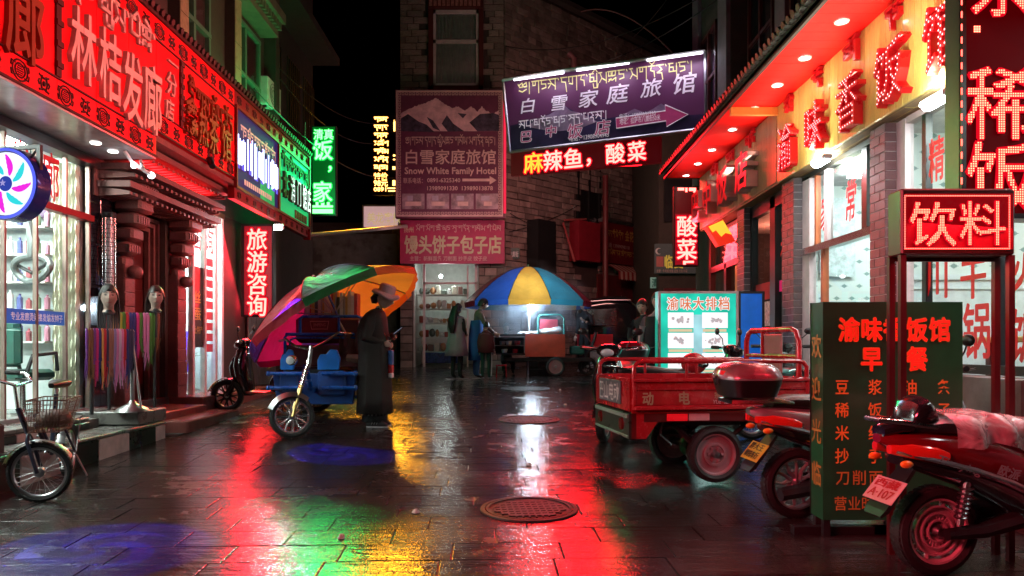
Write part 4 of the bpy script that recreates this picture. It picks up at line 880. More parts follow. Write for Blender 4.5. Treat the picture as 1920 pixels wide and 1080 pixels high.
# awning pole across the alley
ap = thing('alley_pole', 'long pale horizontal pole crossing the alley beside the bun shop sign', 'pole', (-3.8, 16, 3.5))
mb = MB(); mb.tube([pt(575, 441, 14.7), pt(640, 436, 15.5), pt(762, 424, 20.0)], .045); mb.build('tube', mat('pale_pole', (.4, .36, .3), .4), ap, True, smooth=True)
ob = thing('rear_wall', 'plain dark building behind the camera position', 'building', (0, -6, 0))
mb = MB(); mb.box(-9, -8, -1, 9, -7.6, 9); mb.build('wall', m_stone_dk, ob, True)
# ================================================================ SIGNS
def fr(px, py, Y): return pt(px, py, Y)
def fchar(name, s, m, parent, px0, py0, px1, py1, Y, d=.004, off=.02, ext=False, em=True, shear=0., dY=0.):
    a, b = fr(px0, py1, Y), fr(px1, py0, Y); return char(name, s, m, parent, (a.x, Y - dY, a.z), EX, EZ, b.x - a.x, b.z - a.z, d, off, ext, True, em, shear)
def fbox(px0, py0, px1, py1, Y, th):
    a, b = fr(px0, py1, Y), fr(px1, py0, Y); mb = MB(); mb.box(a.x, Y, a.z, b.x, Y + th, b.z); return mb
def frame(mb, x0, z0, x1, z1, y0, y1, w):
    mb.box(x0, y0, z0, x0 + w, y1, z1); mb.box(x1 - w, y0, z0, x1, y1, z1); mb.box(x0 + w, y0, z0, x1 - w, y1, z0 + w); mb.box(x0 + w, y0, z1 - w, x1 - w, y1, z1); return mb
def lchar(name, s, m, parent, X, px0, px1, py0, py1, d, off, ext=True, shear=0., pad=0.):
    ya, yb = yx(px0, X), yx(px1, X); ym = (ya + yb) / 2; z1 = CH + (CY - py0) / F * ym; z0 = CH + (CY - py1) / F * ym
    return char(name, s, m, parent, (X, ya, z0), EY, EZ, yb - ya, z1 - z0, d, off, ext, True, True, shear)
# ---- long red sign over the left shops
m_signred = mat('red_lacquer_panel', (.85, .003, .006), .38, var=.06, emit=(1, .0, .008), es=.13)  # faint red emission painted in for light falling on the lacquer
m_signred2 = mat('red_lacquer_panel_edge', (.22, .006, .010), .5)
m_orn = mat('dark_carved_ornament', (.07, .012, .01), .6)
m_pink = mat('pale_pink_character', (.80, .55, .50), .45); m_orange_c = mat('burnt_orange_character', (.27, .045, .01), .5)
XS = -4.0
rsn = thing('long_red_sign', 'long red shop sign board with raised pale and orange characters and carved borders', 'sign', (-4.0, 7, 4.2))
def lpanel(y0, y1, z0, z1, m=m_signred, X=XS, th=.1):
    mb = MB(); mb.box(X - th, y0 + .003, z0, X, y1 - .003, z1); return mb.build('panel', m, rsn, True)
for y0, y1, z0 in ((3.4, 4.95, 3.43), (4.95, 6.49, 3.43), (6.49, 7.1, 3.43), (7.1, 7.7, 3.43), (7.7, 8.29, 3.43), (8.29, 8.9, 3.72), (8.9, 9.76, 3.72), (9.76, 10.62, 3.72)): lpanel(y0, y1, z0, 5.0)
mb = MB(); mb.box(-4.72, 3.4, 5.0, -3.97, 14.52, 5.08); mb.build('cap', m_orn, rsn, True)
mb = MB(); y = 3.4
while y < 14.5: mb.tube([(-3.93, y, 5.06), (-4.3, y, 5.18), (-4.9, y, 5.4)], .04, n=6); y += .12
t_ = mb.build('roof_tiles', m_fasc, rsn, True); t_['kind'] = 'stuff'
def motif(kind):
    mb = MB()
    if kind == 0:
        for r in (.105, .07): mb.tube([(0, r * math.cos(a) * 1.1, r * math.sin(a)) for a in [2 * PI * i / 16 for i in range(16)]], .010, n=4, closed=True)
        for k in range(-2, 3): mb.tube([(0, -.05 + abs(k) * .01, k * .022), (0, .05 - abs(k) * .01, k * .022)], .007, n=4)
        for s in (-1, 1):
            for q in (-1, 1): mb.tube([(0, s * .07, q * .06), (0, s * .13, q * .07), (0, s * .14, q * .02), (0, s * .11, q * .02)], .009, n=4)
    else:
        for s in (-1, 1): mb.tube([(0, -.08, s * .08), (0, 0, s * .055), (0, .08, s * .08)], .013, n=4); mb.tube([(0, s * .03, -.08), (0, s * .055, 0), (0, s * .03, .08)], .012, n=4); mb.tube([(0, s * .075, -.03), (0, s * .095, 0), (0, s * .075, .03)], .011, n=4)
        mb.ball((0, 0, 0), .02, .025, .03, 8, 5)
    return mb
mot = [motif(0).mesh('coin_ornament', m_orn), motif(1).mesh('cloud_ornament', m_orn)]
inv = wm(rsn).inverted()
def border(y0, y1, z, sc=1.0, m=None, name='ornament', X=XS):
    n = max(1, int((y1 - y0) / .30)); 
    for i in range(n):
        y = y0 + (i + .5) * (y1 - y0) / n; link(name, mot[i % 2], rsn, inv @ MX.Translation((X + .002, y, z)) @ MX.Scale(sc * .8, 4))
for y0, y1, z in ((3.4, 8.29, 3.55), (8.29, 10.62, 3.83)): border(y0, y1, z)
border(3.4, 10.62, 4.87)
border(10.64, 14.5, 4.90, .75); border(10.64, 14.5, 3.52, .6)
mb = MB()
for y0, y1, z0, z1 in ((3.4, 8.29, 3.66, 3.672), (8.29, 10.62, 3.94, 3.952), (3.4, 10.62, 4.745, 4.757), (3.4, 8.29, 3.43, 3.45), (8.29, 10.62, 3.72, 3.738)): mb.box(XS, y0, z0, XS + .018, y1, z1)
mb.build('trim', m_orn, rsn, True)
for y, za in ((6.49, 3.68), (8.9, 3.95), (4.95, 3.68)):
    mb = MB(); mb.box(XS, y - .035, za, XS + .02, y + .035, 4.745)
    for k in range(6): mb.cbox((XS + .02, y, za + .1 + k * (4.6 - za) / 5), .03, .09, .05)
    mb.build('divider', m_orn, rsn, True)
lchar('character', '廊', m_orange_c, rsn, XS, 0, 78, -60, 115, .04, .012)
for s, a, b, c, d_ in (('林', 124, 174, 18, 155), ('桔', 178, 222, 58, 190), ('发', 222, 262, 98, 230), ('廊', 262, 298, 122, 250)): lchar('character', s, m_pink, rsn, XS, a, b, c, d_, .045, .012, shear=.0)
for s, a, b, c, d_ in (('一', 311, 331, 105, 135), ('分', 308, 328, 135, 180), ('店', 306, 323, 185, 225)): lchar('character', s, m_pink, rsn, XS, a, b, c, d_, .03, .01)
for s, a, b, c, d_ in (('鑫', 342, 367, 182, 258), ('热', 368, 386, 205, 272), ('茶', 387, 406, 218, 288), ('馆', 411, 430, 236, 302)): lchar('character', s, m_orange_c, rsn, XS, a, b, c, d_, .04, .012)
mb = MB(); tib(mb, 'dN.KyM'.replace('M', 'm') + '.biTe.', (XS + .002, 6.62, 4.34 + .1), EY, EZ, 1.62, .40, .004, .08, .03); mb.build('tibetan_lettering', m_pink, rsn, True, fix=False)
mb = MB(); tib(mb, 'dei.gs.Kob.nod', (XS + .002, 9.08, 4.22), EY, EZ, 1.42, .42, .004, .08, .03); mb.build('tibetan_lettering', m_orange_c, rsn, True, fix=False)
# ---- blue diode picture sign and green sign
m_navy = mat('navy_sign_face', (.008, .008, .03), .7, emit=(.08, .06, .5), es=.22)
m_wled = emi('white_blue_diode', (.50, .55, 1), 5); m_wled2 = emi('violet_glow', (.22, .16, 1), 1.1)
bs_ = thing('blue_light_sign', 'dark blue sign crossed by glaring white vertical light strokes beside the green sign', 'sign', (XS, 11.6, 4.1))
mb = MB(); mb.box(XS - .1, 10.66, 3.62, XS, 12.58, 4.78); mb.build('panel', m_navy, bs_, True)
mb = MB()
for y0, y1, z0, z1 in ((10.66, 12.58, 3.60, 3.64), (10.66, 12.58, 4.76, 4.80), (10.64, 10.68, 3.6, 4.8), (12.56, 12.6, 3.6, 4.8)): mb.box(XS - .1, y0, z0, XS + .03, y1, z1)
mb.build('frame', m_signred2, bs_, True)
mb = MB(); tib(mb, 'gN.KiN.gs.Nu.Tog.rig', (XS + .004, 10.85, 4.36), EY, EZ, 1.6, .26, .004, .09); mb.build('tibetan_lettering', mat('pink_lit_print', (.5, .3, .3), .5, emit=(1, .55, .5), es=.5), bs_, True, fix=False)
y = 10.74; k = 0
while y < 12.55:
    h = random.uniform(.36, .56); zc = 4.17 + random.uniform(-.03, .03) ; w = random.choice((.026, .04, .02))
    mb = MB(); mb.rbox((XS + .012, y, zc), .012, w, h, .005); mb.build('light_stroke', m_wled, bs_, True)
    if k % 3 == 0: mb = MB(); mb.box(XS + .002, y - .05, zc - .27, XS + .005, y + .09, zc + .1); mb.build('glow_strip', m_wled2, bs_, True)  # violet glow around the strokes painted as emissive strips
    y += random.choice((.065, .075, .12)); k += 1
mb = MB(); mb.quad((XS + .003, 11.7, 3.66), (XS + .003, 12.4, 3.66), (XS + .003, 12.4, 3.95), (XS + .003, 11.7, 3.95)); mb.build('green_picture', mat('green_picture', (.02, .4, .12), .5, emit=(.02, .8, .25), es=.35, var=.8, scale=6), bs_, True, fix=False)
mb = MB()
for k in range(14): mb.box(XS + .003, 11.0 + k * .09, 3.72, XS + .008, 11.06 + k * .09, 3.80)
mb.build('lettering', mat('pink_lit_print', (.5, .3, .3)), bs_, True)
m_greenface = mat('green_sign_face', (.02, .5, .18), .4, emit=(.0, .75, .25), es=.55)
gs_ = thing('green_shop_sign', 'bright green shop sign with dark and white characters at the far left row end', 'sign', (XS, 13.5, 4.1))
mb = MB(); mb.box(XS - .1, 12.6, 3.62, XS, 14.5, 4.78); mb.build('panel', m_greenface, gs_, True)
mb = MB()
for y0, y1, z0, z1 in ((12.6, 14.5, 3.60, 3.64), (12.6, 14.5, 4.76, 4.80), (12.6, 12.64, 3.6, 4.8), (14.46, 14.52, 3.4, 5.0)): mb.box(XS - .1, y0, z0, XS + .03, y1, z1)
mb.build('frame', m_signred2, gs_, True)
mb = MB(); tib(mb, 'goK.ses.gNa.K'.replace('a', '.'), (XS + .004, 12.72, 4.40), EY, EZ, 1.6, .30, .004, .09, .03); mb.build('tibetan_lettering', m_orn, gs_, True, fix=False)
m_wglow = emi('white_green_diode', (.75, 1, .88), 3)
for k, (y, s) in enumerate(((12.74, '北'), (13.12, '消'), (13.5, '门'), (13.86, '馆'), (14.16, '店'))):
    c = char('character', s, m_orn, gs_, (XS, y, 3.90), EY, EZ, .28, .48, .05, .01, True)
    if k: char('character_edge', s, m_wglow, gs_, (XS + .055, y + .03, 3.90), EY, EZ, .25, .48, .002, -.012 if k < 3 else .004)
mb = MB()
for k in range(5): mb.box(XS, 13.55 + k * .16, 3.67, XS + .01, 13.67 + k * .16, 3.82)
mb.build('lettering', m_signred2, gs_, True)
mb = MB(); mb.box(XS - .1, 10.62, 4.80, XS - .002, 14.52, 5.0); mb.box(XS - .1, 10.62, 3.44, XS - .002, 14.52, 3.60); mb.build('border_board', m_signred2, rsn, True)
area('blue_sign_light', (XS + .08, 11.6, 4.15), (0, 11.6, 3.5), 1.8, .4, (.6, .7, 1), 26); area('green_sign_light', (XS + .08, 13.5, 4.15), (0, 13.5, 3.8), 1.8, 1.0, (.03, 1, .25), 60)
area('green_wash', (XS - .15, 13.6, 5.15), (-4.9, 13.4, 7), 2.2, .15, (.02, 1, .28), 45)
# ---- diode boards
def halo(name, s, parent, px0, py0, px1, py1, Y, core, glow, off=.015, hoff=.08, em=True):  # glow on the board is painted: a bolder emissive letter behind
    fchar(name, s, core, parent, px0, py0, px1, py1, Y, .004, off, em=em, dY=.012); fchar('glow', s, glow, parent, px0, py0, px1, py1, Y, .004, hoff, em=em, dY=.004)
c_red = emi('red_diode_core', (1, .11, .09), 9); g_red = emi('red_diode_glow', (1, .004, .02), 1.3)
p_red = mat('red_diode_board', (.10, .004, .008), .4, emit=(1, .0, .03), es=.30)  # board emission painted in for the letters' light falling on it
p_dkred = mat('dim_red_diode_board', (.06, .004, .006), .4, emit=(1, .0, .02), es=.05)  # the same painted board glow, dimmer
lv = thing('travel_sign', 'upright glowing red diode sign with four white characters hanging over the black scooter', 'sign', fr(482, 508, 12.6))
fbox(452, 420, 512, 594, 12.6, .14).build('case', m_dark, lv, True); mb = fbox(458, 424, 509, 590, 12.585, .012); mb.build('board', p_red, lv, True)
for s, y in (('旅', 428), ('游', 470), ('咨', 512), ('询', 552)): halo('character', s, lv, 463, y, 502, y + 41, 12.58, c_red, g_red)
area('travel_sign_light', fr(483, 507, 12.45), fr(483, 700, 4), .32, 1.4, (1, .010, .015), 46, 120)
area('travel_sign_backwash', fr(450, 507, 12.5), (-4.7, 11.6, 2), .1, 1.4, (1, .03, .06), 30)
vt = thing('halal_sign', 'green glowing upright diode sign with white characters high over the alley', 'sign', fr(606, 320, 15))
fbox(584, 236, 630, 404, 15, .15).build('case', m_dark, vt, True)
c_gr = emi('green_diode_core', (.10, 1, .13), 8); g_gr = emi('green_diode_glow', (.01, .9, .12), 1.1); fbox(586, 238, 628, 402, 14.985, .012).build('board', mat('green_diode_board', (.004, .08, .02), .4, emit=(.0, 1, .1), es=.12), vt, True)  # halo and board emission painted for the green letters' glow
for s, a, b, c, d_ in (('清', 588, 242, 607, 262), ('真', 607, 242, 626, 262), ('饭', 587, 262, 625, 300), ('，', 612, 292, 642, 322), ('家', 586, 340, 624, 379)): halo('character', s, vt, a, b, c, d_, 14.98, c_gr, g_gr)
mb = MB()
for q in ((586, 392, 624, 400), (592, 379, 597, 386), (602, 376, 608, 386), (613, 379, 618, 386), (586, 385, 624, 389)): fb = fbox(*q, 14.972, .004); mb.add(fb.v, fb.f)
mb.build('cut_character', c_gr, vt, True)
area('green_sign_throw', fr(606, 320, 14.8), fr(606, 900, 6), .45, 1.6, (.01, 1, .18), 50, 90)
ot = thing('orange_price_sign', 'upright amber diode sign of stacked Tibetan words beside the large hotel board', 'sign', fr(722, 288, 34))
fbox(697, 212, 746, 366, 34, .15).build('case', m_dark, ot, True)
c_or = emi('amber_diode', (1, .50, .12), 7); g_or = emi('amber_glow', (1, .22, .0), 1.0)  # amber glow painted as broader emissive strokes behind the words
for i, s in enumerate(('gNs.', 'dkr.', 'gns.', 'mTog', 'gsol', 'mgon', 'KN|')):
    y = 217 + i * 15
    for m_, w_, dd in ((c_or, .10, .006), (g_or, .20, .002)):
        mb = MB(); a, b = fr(702, y + 14, 34), fr(729, y, 34); tib(mb, s, (a.x, 33.98, a.z), EX, EZ, b.x - a.x, b.z - a.z, dd, w_); mb.build('tibetan_word' if m_ is c_or else 'glow', m_, ot, True, fix=False)
for s, a, b, c, d_ in (('特价', 701, 324, 727, 336), ('98元', 701, 337, 727, 350), ('0891', 701, 351, 724, 359)): halo('price_line', s, ot, a, b, c, d_, 33.98, c_or, g_or, .01, .04, em=False)
mb = MB()
for q in ((738, 225, 742, 246), (737, 290, 742, 293), (737, 298, 742, 300), (736, 312, 741, 318), (736, 338, 744, 348), (726, 352, 744, 354), (728, 357, 744, 359)): fb = fbox(*q, 33.96, .004); mb.add(fb.v, fb.f)
mb.build('lit_strokes', c_or, ot, True)
area('amber_sign_light', fr(722, 268, 33.8), fr(745, 860, 7), .75, 8.5, (1, .40, .02), 420, 50)  # unseen lamp made taller than the sign to lengthen its streak on the paving
pk_ = thing('pink_lightbox', 'small pale pink lightbox sign under the amber price sign', 'sign', fr(712, 406, 21))
fbox(679, 384, 749, 429, 21, .18).build('case', m_steel, pk_, True); fbox(682, 387, 746, 426, 20.985, .01).build('face', mat('pink_lit_face', (.6, .4, .4), .5, emit=(1, .62, .6), es=.55), pk_, True)
fchar('lettering', '美龙客栈', mat('gold_print', (.5, .3, .1), .5, emit=(1, .8, .4), es=.5), pk_, 688, 398, 752, 418, 20.975, .003, .01); fchar('lettering', 'MEILONG HOTEL', mat('gold_print', (.5, .3, .1)), pk_, 700, 418, 745, 423, 20.975, .003, .0, em=False)
# ---- hotel boards
m_hpur = mat('dark_purple_board', (.14, .035, .07), .4); m_hpr = mat('pink_beige_print', (.62, .40, .36), .5)
hv = thing('hotel_board', 'tall dark purple hotel board with a snow mountain, lettering and room pictures', 'sign', fr(842, 287, 19.6))
YH = 19.6
fbox(741, 168, 947, 408, YH, .25).build('box', m_hpur, hv, True)
a, b = fr(743, 406, YH), fr(943, 170, YH)
mb = MB(); frame(mb, a.x, a.z, b.x, b.z, YH - .02, YH - .002, .035); mb.build('frame', m_hpr, hv, True)
mb = MB(); x = a.x + .09                                            # key pattern border
def keyp(mb, c, s=.035):
    frame(mb, c[0] - s, c[1] - s, c[0] + s, c[1] + s, YH - .008, YH - .001, .012); mb.box(c[0] - .004, YH - .0075, c[1] - s, c[0] + .004, YH - .0015, c[1])
nX = int((b.x - a.x - .1) / .095); nZ = int((b.z - a.z - .1) / .095)
for i in range(nX + 1):
    for z in (a.z + .085, b.z - .085): keyp(mb, (a.x + .085 + i * (b.x - a.x - .17) / nX, z))
for i in range(1, nZ):
    for x in (a.x + .085, b.x - .085): keyp(mb, (x, a.z + .085 + i * (b.z - a.z - .17) / nZ))
mb.build('key_border', m_hpr, hv, True)
def ridge(pts, base, Y, seed, dz, th=.003):
    random.seed(seed); P = [V3(fr(*p, Y)) for p in pts]; out = []
    for p, q in zip(P[:-1], P[1:]):
        for k in range(6): t = k / 6; out.append((p.x + (q.x - p.x) * t, p.z + (q.z - p.z) * t + random.uniform(-.02, .02)))
    out.append((P[-1].x, P[-1].z)); lo = [(x, fr(0, base, Y).z + random.uniform(-.05, .05) * 0) for x, z in reversed(out)]
    mb = MB(); mb.prism(out + lo, (0, Y, 0), EX, EZ, V3((0, -th, 0))); return mb
m_snow = mat('printed_snow', (.62, .36, .38), .6, var=.35, scale=3.2, bump=0); m_rock = mat('printed_rock', (.05, .035, .06), .6, var=.9, scale=6)
ridge([(752, 212), (775, 200), (790, 196), (806, 190), (818, 183), (828, 192), (845, 202), (860, 200), (872, 208), (884, 200), (895, 210), (903, 200), (912, 208), (925, 214), (935, 208)], 246, YH - .002, 3, 0).build('snow_peaks', m_snow, hv, True)
for k, pl in enumerate(([(752, 222), (765, 214), (785, 228), (800, 234), (815, 248), (752, 246)], [(800, 219), (812, 226), (826, 246), (812, 240)], [(838, 216), (850, 232), (870, 246), (840, 247), (828, 232)], [(880, 230), (900, 214), (925, 212), (936, 216), (936, 246), (895, 246)], [(858, 212), (875, 214), (868, 222)])):
    q = [fr(*p, YH) for p in pl]; mb = MB(); mb.prism([(p.x, p.z) for p in q], (0, YH - .006, 0), EX, EZ, V3((0, -.002, 0))); mb.build('rock', m_rock, hv, True)
mb = MB(); A_, B_ = fr(760, 276, YH), fr(930, 252, YH); tib(mb, '@|gNs.dkr.KyimTN.gsol.mgron.KN.|', (A_.x, YH - .003, A_.z), EX, EZ, B_.x - A_.x, B_.z - A_.z, .003, .07); mb.build('tibetan_lettering', m_hpr, hv, True, fix=False)
fchar('characters', '白雪家庭旅馆', m_hpr, hv, 757, 280, 931, 308, YH - .003, .003, .012); fchar('english_name', 'Snow White Family Hotel', m_hpr, hv, 759, 314, 930, 330, YH - .003, .003, .025, em=False)
fchar('phone_label', '联系电话：', m_hpr, hv, 756, 333, 798, 344, YH - .003, .003, .0); fchar('phone_number', '0891-6325340', m_hpr, hv, 801, 334, 863, 342, YH - .003, .003, .01, em=False); fchar('phone_number', '13989091330', m_hpr, hv, 801, 349, 858, 357, YH - .003, .003, .01, em=False); fchar('phone_number', '13989013878', m_hpr, hv, 866, 349, 924, 357, YH - .003, .003, .01, em=False)
mb = MB(); q = [fr(*p, YH) for p in ((867, 335), (918, 335), (918, 330), (931, 338), (918, 346), (918, 340), (867, 340))]; mb.prism([(p.x, p.z) for p in q], (0, YH - .004, 0), EX, EZ, V3((0, -.003, 0))); mb.build('arrow', m_hpr, hv, True)
for i in range(4):
    x0 = 754 + i * 46; ph = fbox(x0, 363, x0 + 42, 392, YH - .006, .005).build('room_picture', mat('room_photo', (.30, .2, .22), .5, var=.7, scale=3), hv, True)
    mb = MB(); f1 = fbox(x0 + 6 + i * 3, 378, x0 + 36 - i * 2, 386, YH - .009, .002); mb.add(f1.v, f1.f); mb.build('printed_bed', m_hpr, ph, True)
    mb = MB(); f1 = fbox(x0 + 10, 367, x0 + 20 + i * 2, 376, YH - .009, .002); mb.add(f1.v, f1.f); mb.build('printed_window', mat('pale_print', (.4, .32, .38), .5), ph, True)
mb = fbox(944, 172, 949, 400, YH - .03, .02); mb.build('red_side_tube', emi('red_tube', (1, .03, .08), 1.1), hv, True)
mt_ = thing('bun_shop_sign', 'crimson bun shop sign with pale green characters under the tall hotel board', 'sign', fr(847, 453, 20.2))
YM = 20.2
fbox(750, 413, 946, 494, YM, .12).build('board', mat('crimson_board', (.42, .02, .09), .45), mt_, True)
m_paleg = mat('pale_green_print', (.55, .50, .30), .5)
fchar('characters', '馒头饼子包子店', m_paleg, mt_, 758, 441, 941, 476, YM - .003, .003, .03)
fchar('small_lettering', '主营：新鲜面条 刀削面 抄手皮 饺子皮', m_hpr, mt_, 768, 480, 932, 489, YM - .003, .003, .01)
fchar('slanted_characters', '扬州', m_paleg, mt_, 757, 425, 776, 436, YM - .003, .003, .01)
mb = MB(); A_, B_ = fr(780, 436, YM), fr(940, 420, YM); tib(mb, 'mog.mog.Tei.KN.zu.gron.gsol.gi.bes', (A_.x, YM - .003, A_.z), EX, EZ, B_.x - A_.x, B_.z - A_.z, .003, .07); mb.build('tibetan_lettering', m_hpr, mt_, True, fix=False)
pq = thing('house_plaque', 'small dark green wall plaque with white marks right of the bun shop sign', 'sign', fr(963, 475, 20.7))
mb = fbox(952, 465, 974, 485, 20.62, .05); mb.build('plate', mat('green_plate', (.03, .08, .06), .4), pq, True); fchar('characters', '八廓街', m_white, pq, 955, 471, 972, 482, 20.61, .003, .02)
# ---- the long slanting purple banner
pb = thing('purple_banner_sign', 'long slanting purple hotel banner with white lettering and a pink arrow', 'sign', (1.9, 15.6, 6.4))
TL, TR, BR_, BL = V3((-.20, 16.3, 7.16)), V3((3.90, 15.0, 7.28)), V3((3.90, 15.0, 5.74)), V3((-.04, 16.26, 5.62))
BL = V3((-.20, 16.3, 5.62)); BU = (TR - TL); bw_ = BU.length; BU.normalize(); BU = V3((BU.x, BU.y, BU.z)).normalized(); BN = BU.cross(EZ).normalized(); BV = BN.cross(BU) * -1
if BV.z < 0: BV = -BV
def bhit(px, py, d=0.):
    r = V3(((px - CX) / F, 1, (CY - py) / F)); o = V3((0, 0, CH)); P0 = BL + BN * d; return o + r * ((P0 - o).dot(BN) / r.dot(BN))
def bloc(px, py): q = bhit(px, py) - BL; return q.dot(BU), q.dot(BV)
def bmat():
    m = bpy.data.materials.new('banner_print'); m.use_nodes = True; N = m.node_tree.nodes; L = m.node_tree.links; b = N['Principled BSDF']
    b.inputs['Base Color'].default_value = (.12, .025, .09, 1); b.inputs['Roughness'].default_value = .45
    b.inputs['Emission Color'].default_value = (.42, .07, .30, 1); b.inputs['Emission Strength'].default_value = .06; return m  # faint emission painted into the board print
mb = MB(); cs = [bhit(945, 152), bhit(1322, 98), bhit(1322, 240), bhit(958, 283)]
mb.add([c for c in cs] + [c - BN * .12 for c in cs], [(0, 3, 2, 1), (4, 5, 6, 7), (0, 1, 5, 4), (1, 2, 6, 5), (2, 3, 7, 6), (3, 0, 4, 7)]); mb.build('board', bmat(), pb, True)
def bpoly(pts, d, th=.002):
    q = [bloc(*p) for p in pts]; mb = MB(); mb.prism(q, BL + BN * d, BU, BV, BN * th); return mb
bpoly([(957, 236), (985, 228), (1010, 222), (1040, 210), (1057, 197), (1075, 208), (1100, 215), (1140, 222), (1180, 214), (1220, 208), (1240, 196), (1262, 208), (1290, 216), (1321, 214), (1321, 239), (958, 282)], .003).build('printed_valley', mat('printed_night_blue', (.045, .02, .10), .5, var=.5, scale=2), pb, True)
bpoly([(1005, 224), (1030, 215), (1045, 206), (1057, 196), (1070, 208), (1085, 211), (1100, 218), (1120, 228), (1090, 240), (1050, 246), (1020, 244), (990, 238)], .007).build('printed_peak', mat('printed_lilac_snow', (.36, .20, .36), .5, var=.5, scale=3), pb, True)
for pl in ([(1170, 214), (1190, 204), (1210, 212), (1225, 204), (1240, 194), (1252, 204), (1225, 218)],): bpoly(pl, .007).build('printed_peak', mat('printed_lilac_snow', (.36, .20, .36)), pb, True)
def btext(name, s, m, px0, py0, px1, py1, skew=True, off=.015, em=True, d=.012, shear=0.):
    a = bloc(px0, py1); b = bloc(px1, py0); c = bloc(px1, py1); w = c[0] - a[0]; mb = MB(); h = b[1] - c[1]
    U = (bhit(px1, py1) - bhit(px0, py1)); 
    text(mb, s, BL + BU * a[0] + BV * a[1] + BN * d, BU, BV, w, h, .002, off, False, em, shear); return mb.build(name, m, pb, True, fix=False)
m_bw = mat('white_banner_print', (.75, .62, .72), .5, emit=(1, .8, .95), es=.30); m_by = mat('yellow_banner_print', (.7, .6, .25), .5, emit=(1, .85, .4), es=.35); m_bp = mat('magenta_banner_print', (.40, .03, .14), .5, emit=(1, .1, .35), es=.15)  # glow painted into the banner lettering as emission
for s, x, y, w in (('白', 973, 188, 32), ('雪', 1030, 182, 34), ('家', 1083, 173, 38), ('庭', 1136, 162, 42), ('旅', 1200, 152, 40), ('馆', 1259, 141, 46)): btext('character', s, m_bw, x, y - 2, x + w, y + w * .82, shear=.15, off=.012)
for s, x, y, w in (('巴', 974, 246, 24), ('中', 1021, 236, 24), ('饭', 1063, 233, 30), ('店', 1115, 226, 30)):
    btext('character_outline', s, m_bw, x, y, x + w, y + w * .95, off=.045, d=.010, shear=.1); btext('character', s, m_bp, x, y, x + w, y + w * .95, off=.008, d=.016, shear=.1)
a0 = bloc(975, 186); a1 = bloc(1300, 146)
mb = MB(); A_, B_, C_ = bloc(972, 183), bloc(1302, 142), bloc(1302, 112); U2 = ((BU * (B_[0] - A_[0]) + BV * (B_[1] - A_[1]))); w_ = U2.length; U2.normalize(); V2 = BN.cross(U2); V2 = V2 if V2.z > 0 else -V2
tib(mb, '@|gNs.dkr.KyimTN.mgron.KN.|', BL + BU * A_[0] + BV * (A_[1] - .02) + BN * .006, U2, V2, w_, .42, .004, .055); mb.build('tibetan_lettering', m_by, pb, True, fix=False)
mb = MB(); A_, B_ = bloc(974, 248), bloc(1140, 228); U2 = ((BU * (B_[0] - A_[0]) + BV * (B_[1] - A_[1]))); w_ = U2.length; U2.normalize()
tib(mb, 'sb.KroN.KN.zd.bns.|', BL + BU * A_[0] + BV * (A_[1] - .0) + BN * .014, U2, V2, w_, .30, .004, .07); mb.build('tibetan_lettering', m_bw, pb, True, fix=False)
ar = [(1155, 222), (1248, 208), (1247, 197), (1290, 215), (1250, 238), (1249, 227), (1156, 241)]
bpoly(ar, .012).build('arrow', m_bp, pb, True)
mb = MB(); q = [BL + BU * bloc(*p)[0] + BV * bloc(*p)[1] + BN * .016 for p in ar]; mb.tube(q, .012, n=4, closed=True); mb.build('arrow_outline', m_bw, pb, True)
btext('lettering', '电话：15989091330', m_bw, 1162, 214, 1230, 226, off=.005, d=.02, em=False); btext('lettering', '地址：拉萨市八廓街50米', m_bw, 1162, 223, 1246, 235, off=.005, d=.02); btext('phone_lettering', '电话：13908904943', m_bw, 1068, 255, 1142, 266, off=.005, em=False)
mb = MB(); mb.tube([bhit(942, 151, .06), bhit(1060, 131, .25), bhit(1180, 115, .3), bhit(1322, 95, .1)], .03); mb.build('lamp_rail', m_white, pb, True, smooth=True)
mb = MB(); cs = [bhit(943, 150, .03), bhit(1322, 96, .03), bhit(1324, 241, .03), bhit(956, 285, .03)]
for p, q in zip(cs, cs[1:] + cs[:1]): mb.tube([p, q], .035, n=6)
mb.build('frame', m_steel, pb, True)
for px, py in ((1010, 143), (1130, 125), (1265, 106)):
    p = bhit(px, py, .28); mb = MB(); mb.tube([p - BU * .55, p + BU * .55], .025); mb.build('strip_lamp', emi('banner_strip', (.9, .85, 1), 7), pb, True)
    area('banner_wash', p + BN * .02, bhit(px + 8, py + 70), 1.1, .06, (.85, .75, 1), 11)
# diode board below the banner
lf = thing('fish_dish_sign', 'slanting red diode board under the purple banner with glowing dish names', 'sign', (1.3, 16, 5.2))
mb = MB(); cs = [bhit(958, 286, .02), bhit(1240, 255, .02), bhit(1240, 305, .02), bhit(958, 330, .02)]
mb.add(cs + [c - BN * .1 for c in cs], [(0, 3, 2, 1), (4, 5, 6, 7), (0, 1, 5, 4), (1, 2, 6, 5), (2, 3, 7, 6), (3, 0, 4, 7)]); mb.build('board', p_dkred, lf, True)
for s, x0, x1, y0, y1 in (('麻', 983, 1020, 284, 323), ('辣', 1019, 1056, 280, 319), ('鱼', 1057, 1095, 276, 315), ('，', 1096, 1134, 270, 308), ('酸', 1136, 1173, 267, 305), ('菜', 1177, 1213, 263, 301)):
    for nm, m_, of, dd in (('character', c_red if s != '麻' else emi('orange_diode_core', (1, .12, .01), 8), .016, .035), ('glow', g_red, .085, .027)):  # glow painted as a bolder emissive copy behind each character
        a = bloc(x0, y1); b = bloc(x1, y1); c = bloc(x1, y0); mb = MB(); text(mb, s, BL + BU * a[0] + BV * b[1] + BN * dd, BU, BV, b[0] - a[0], c[1] - b[1], .002, of); mb.build(nm, m_, lf, True, fix=False)
area('dish_sign_light', bhit(1100, 300, .25), (1.0, 5, 0), 2.3, .5, (1, .006, .012), 190, 110)
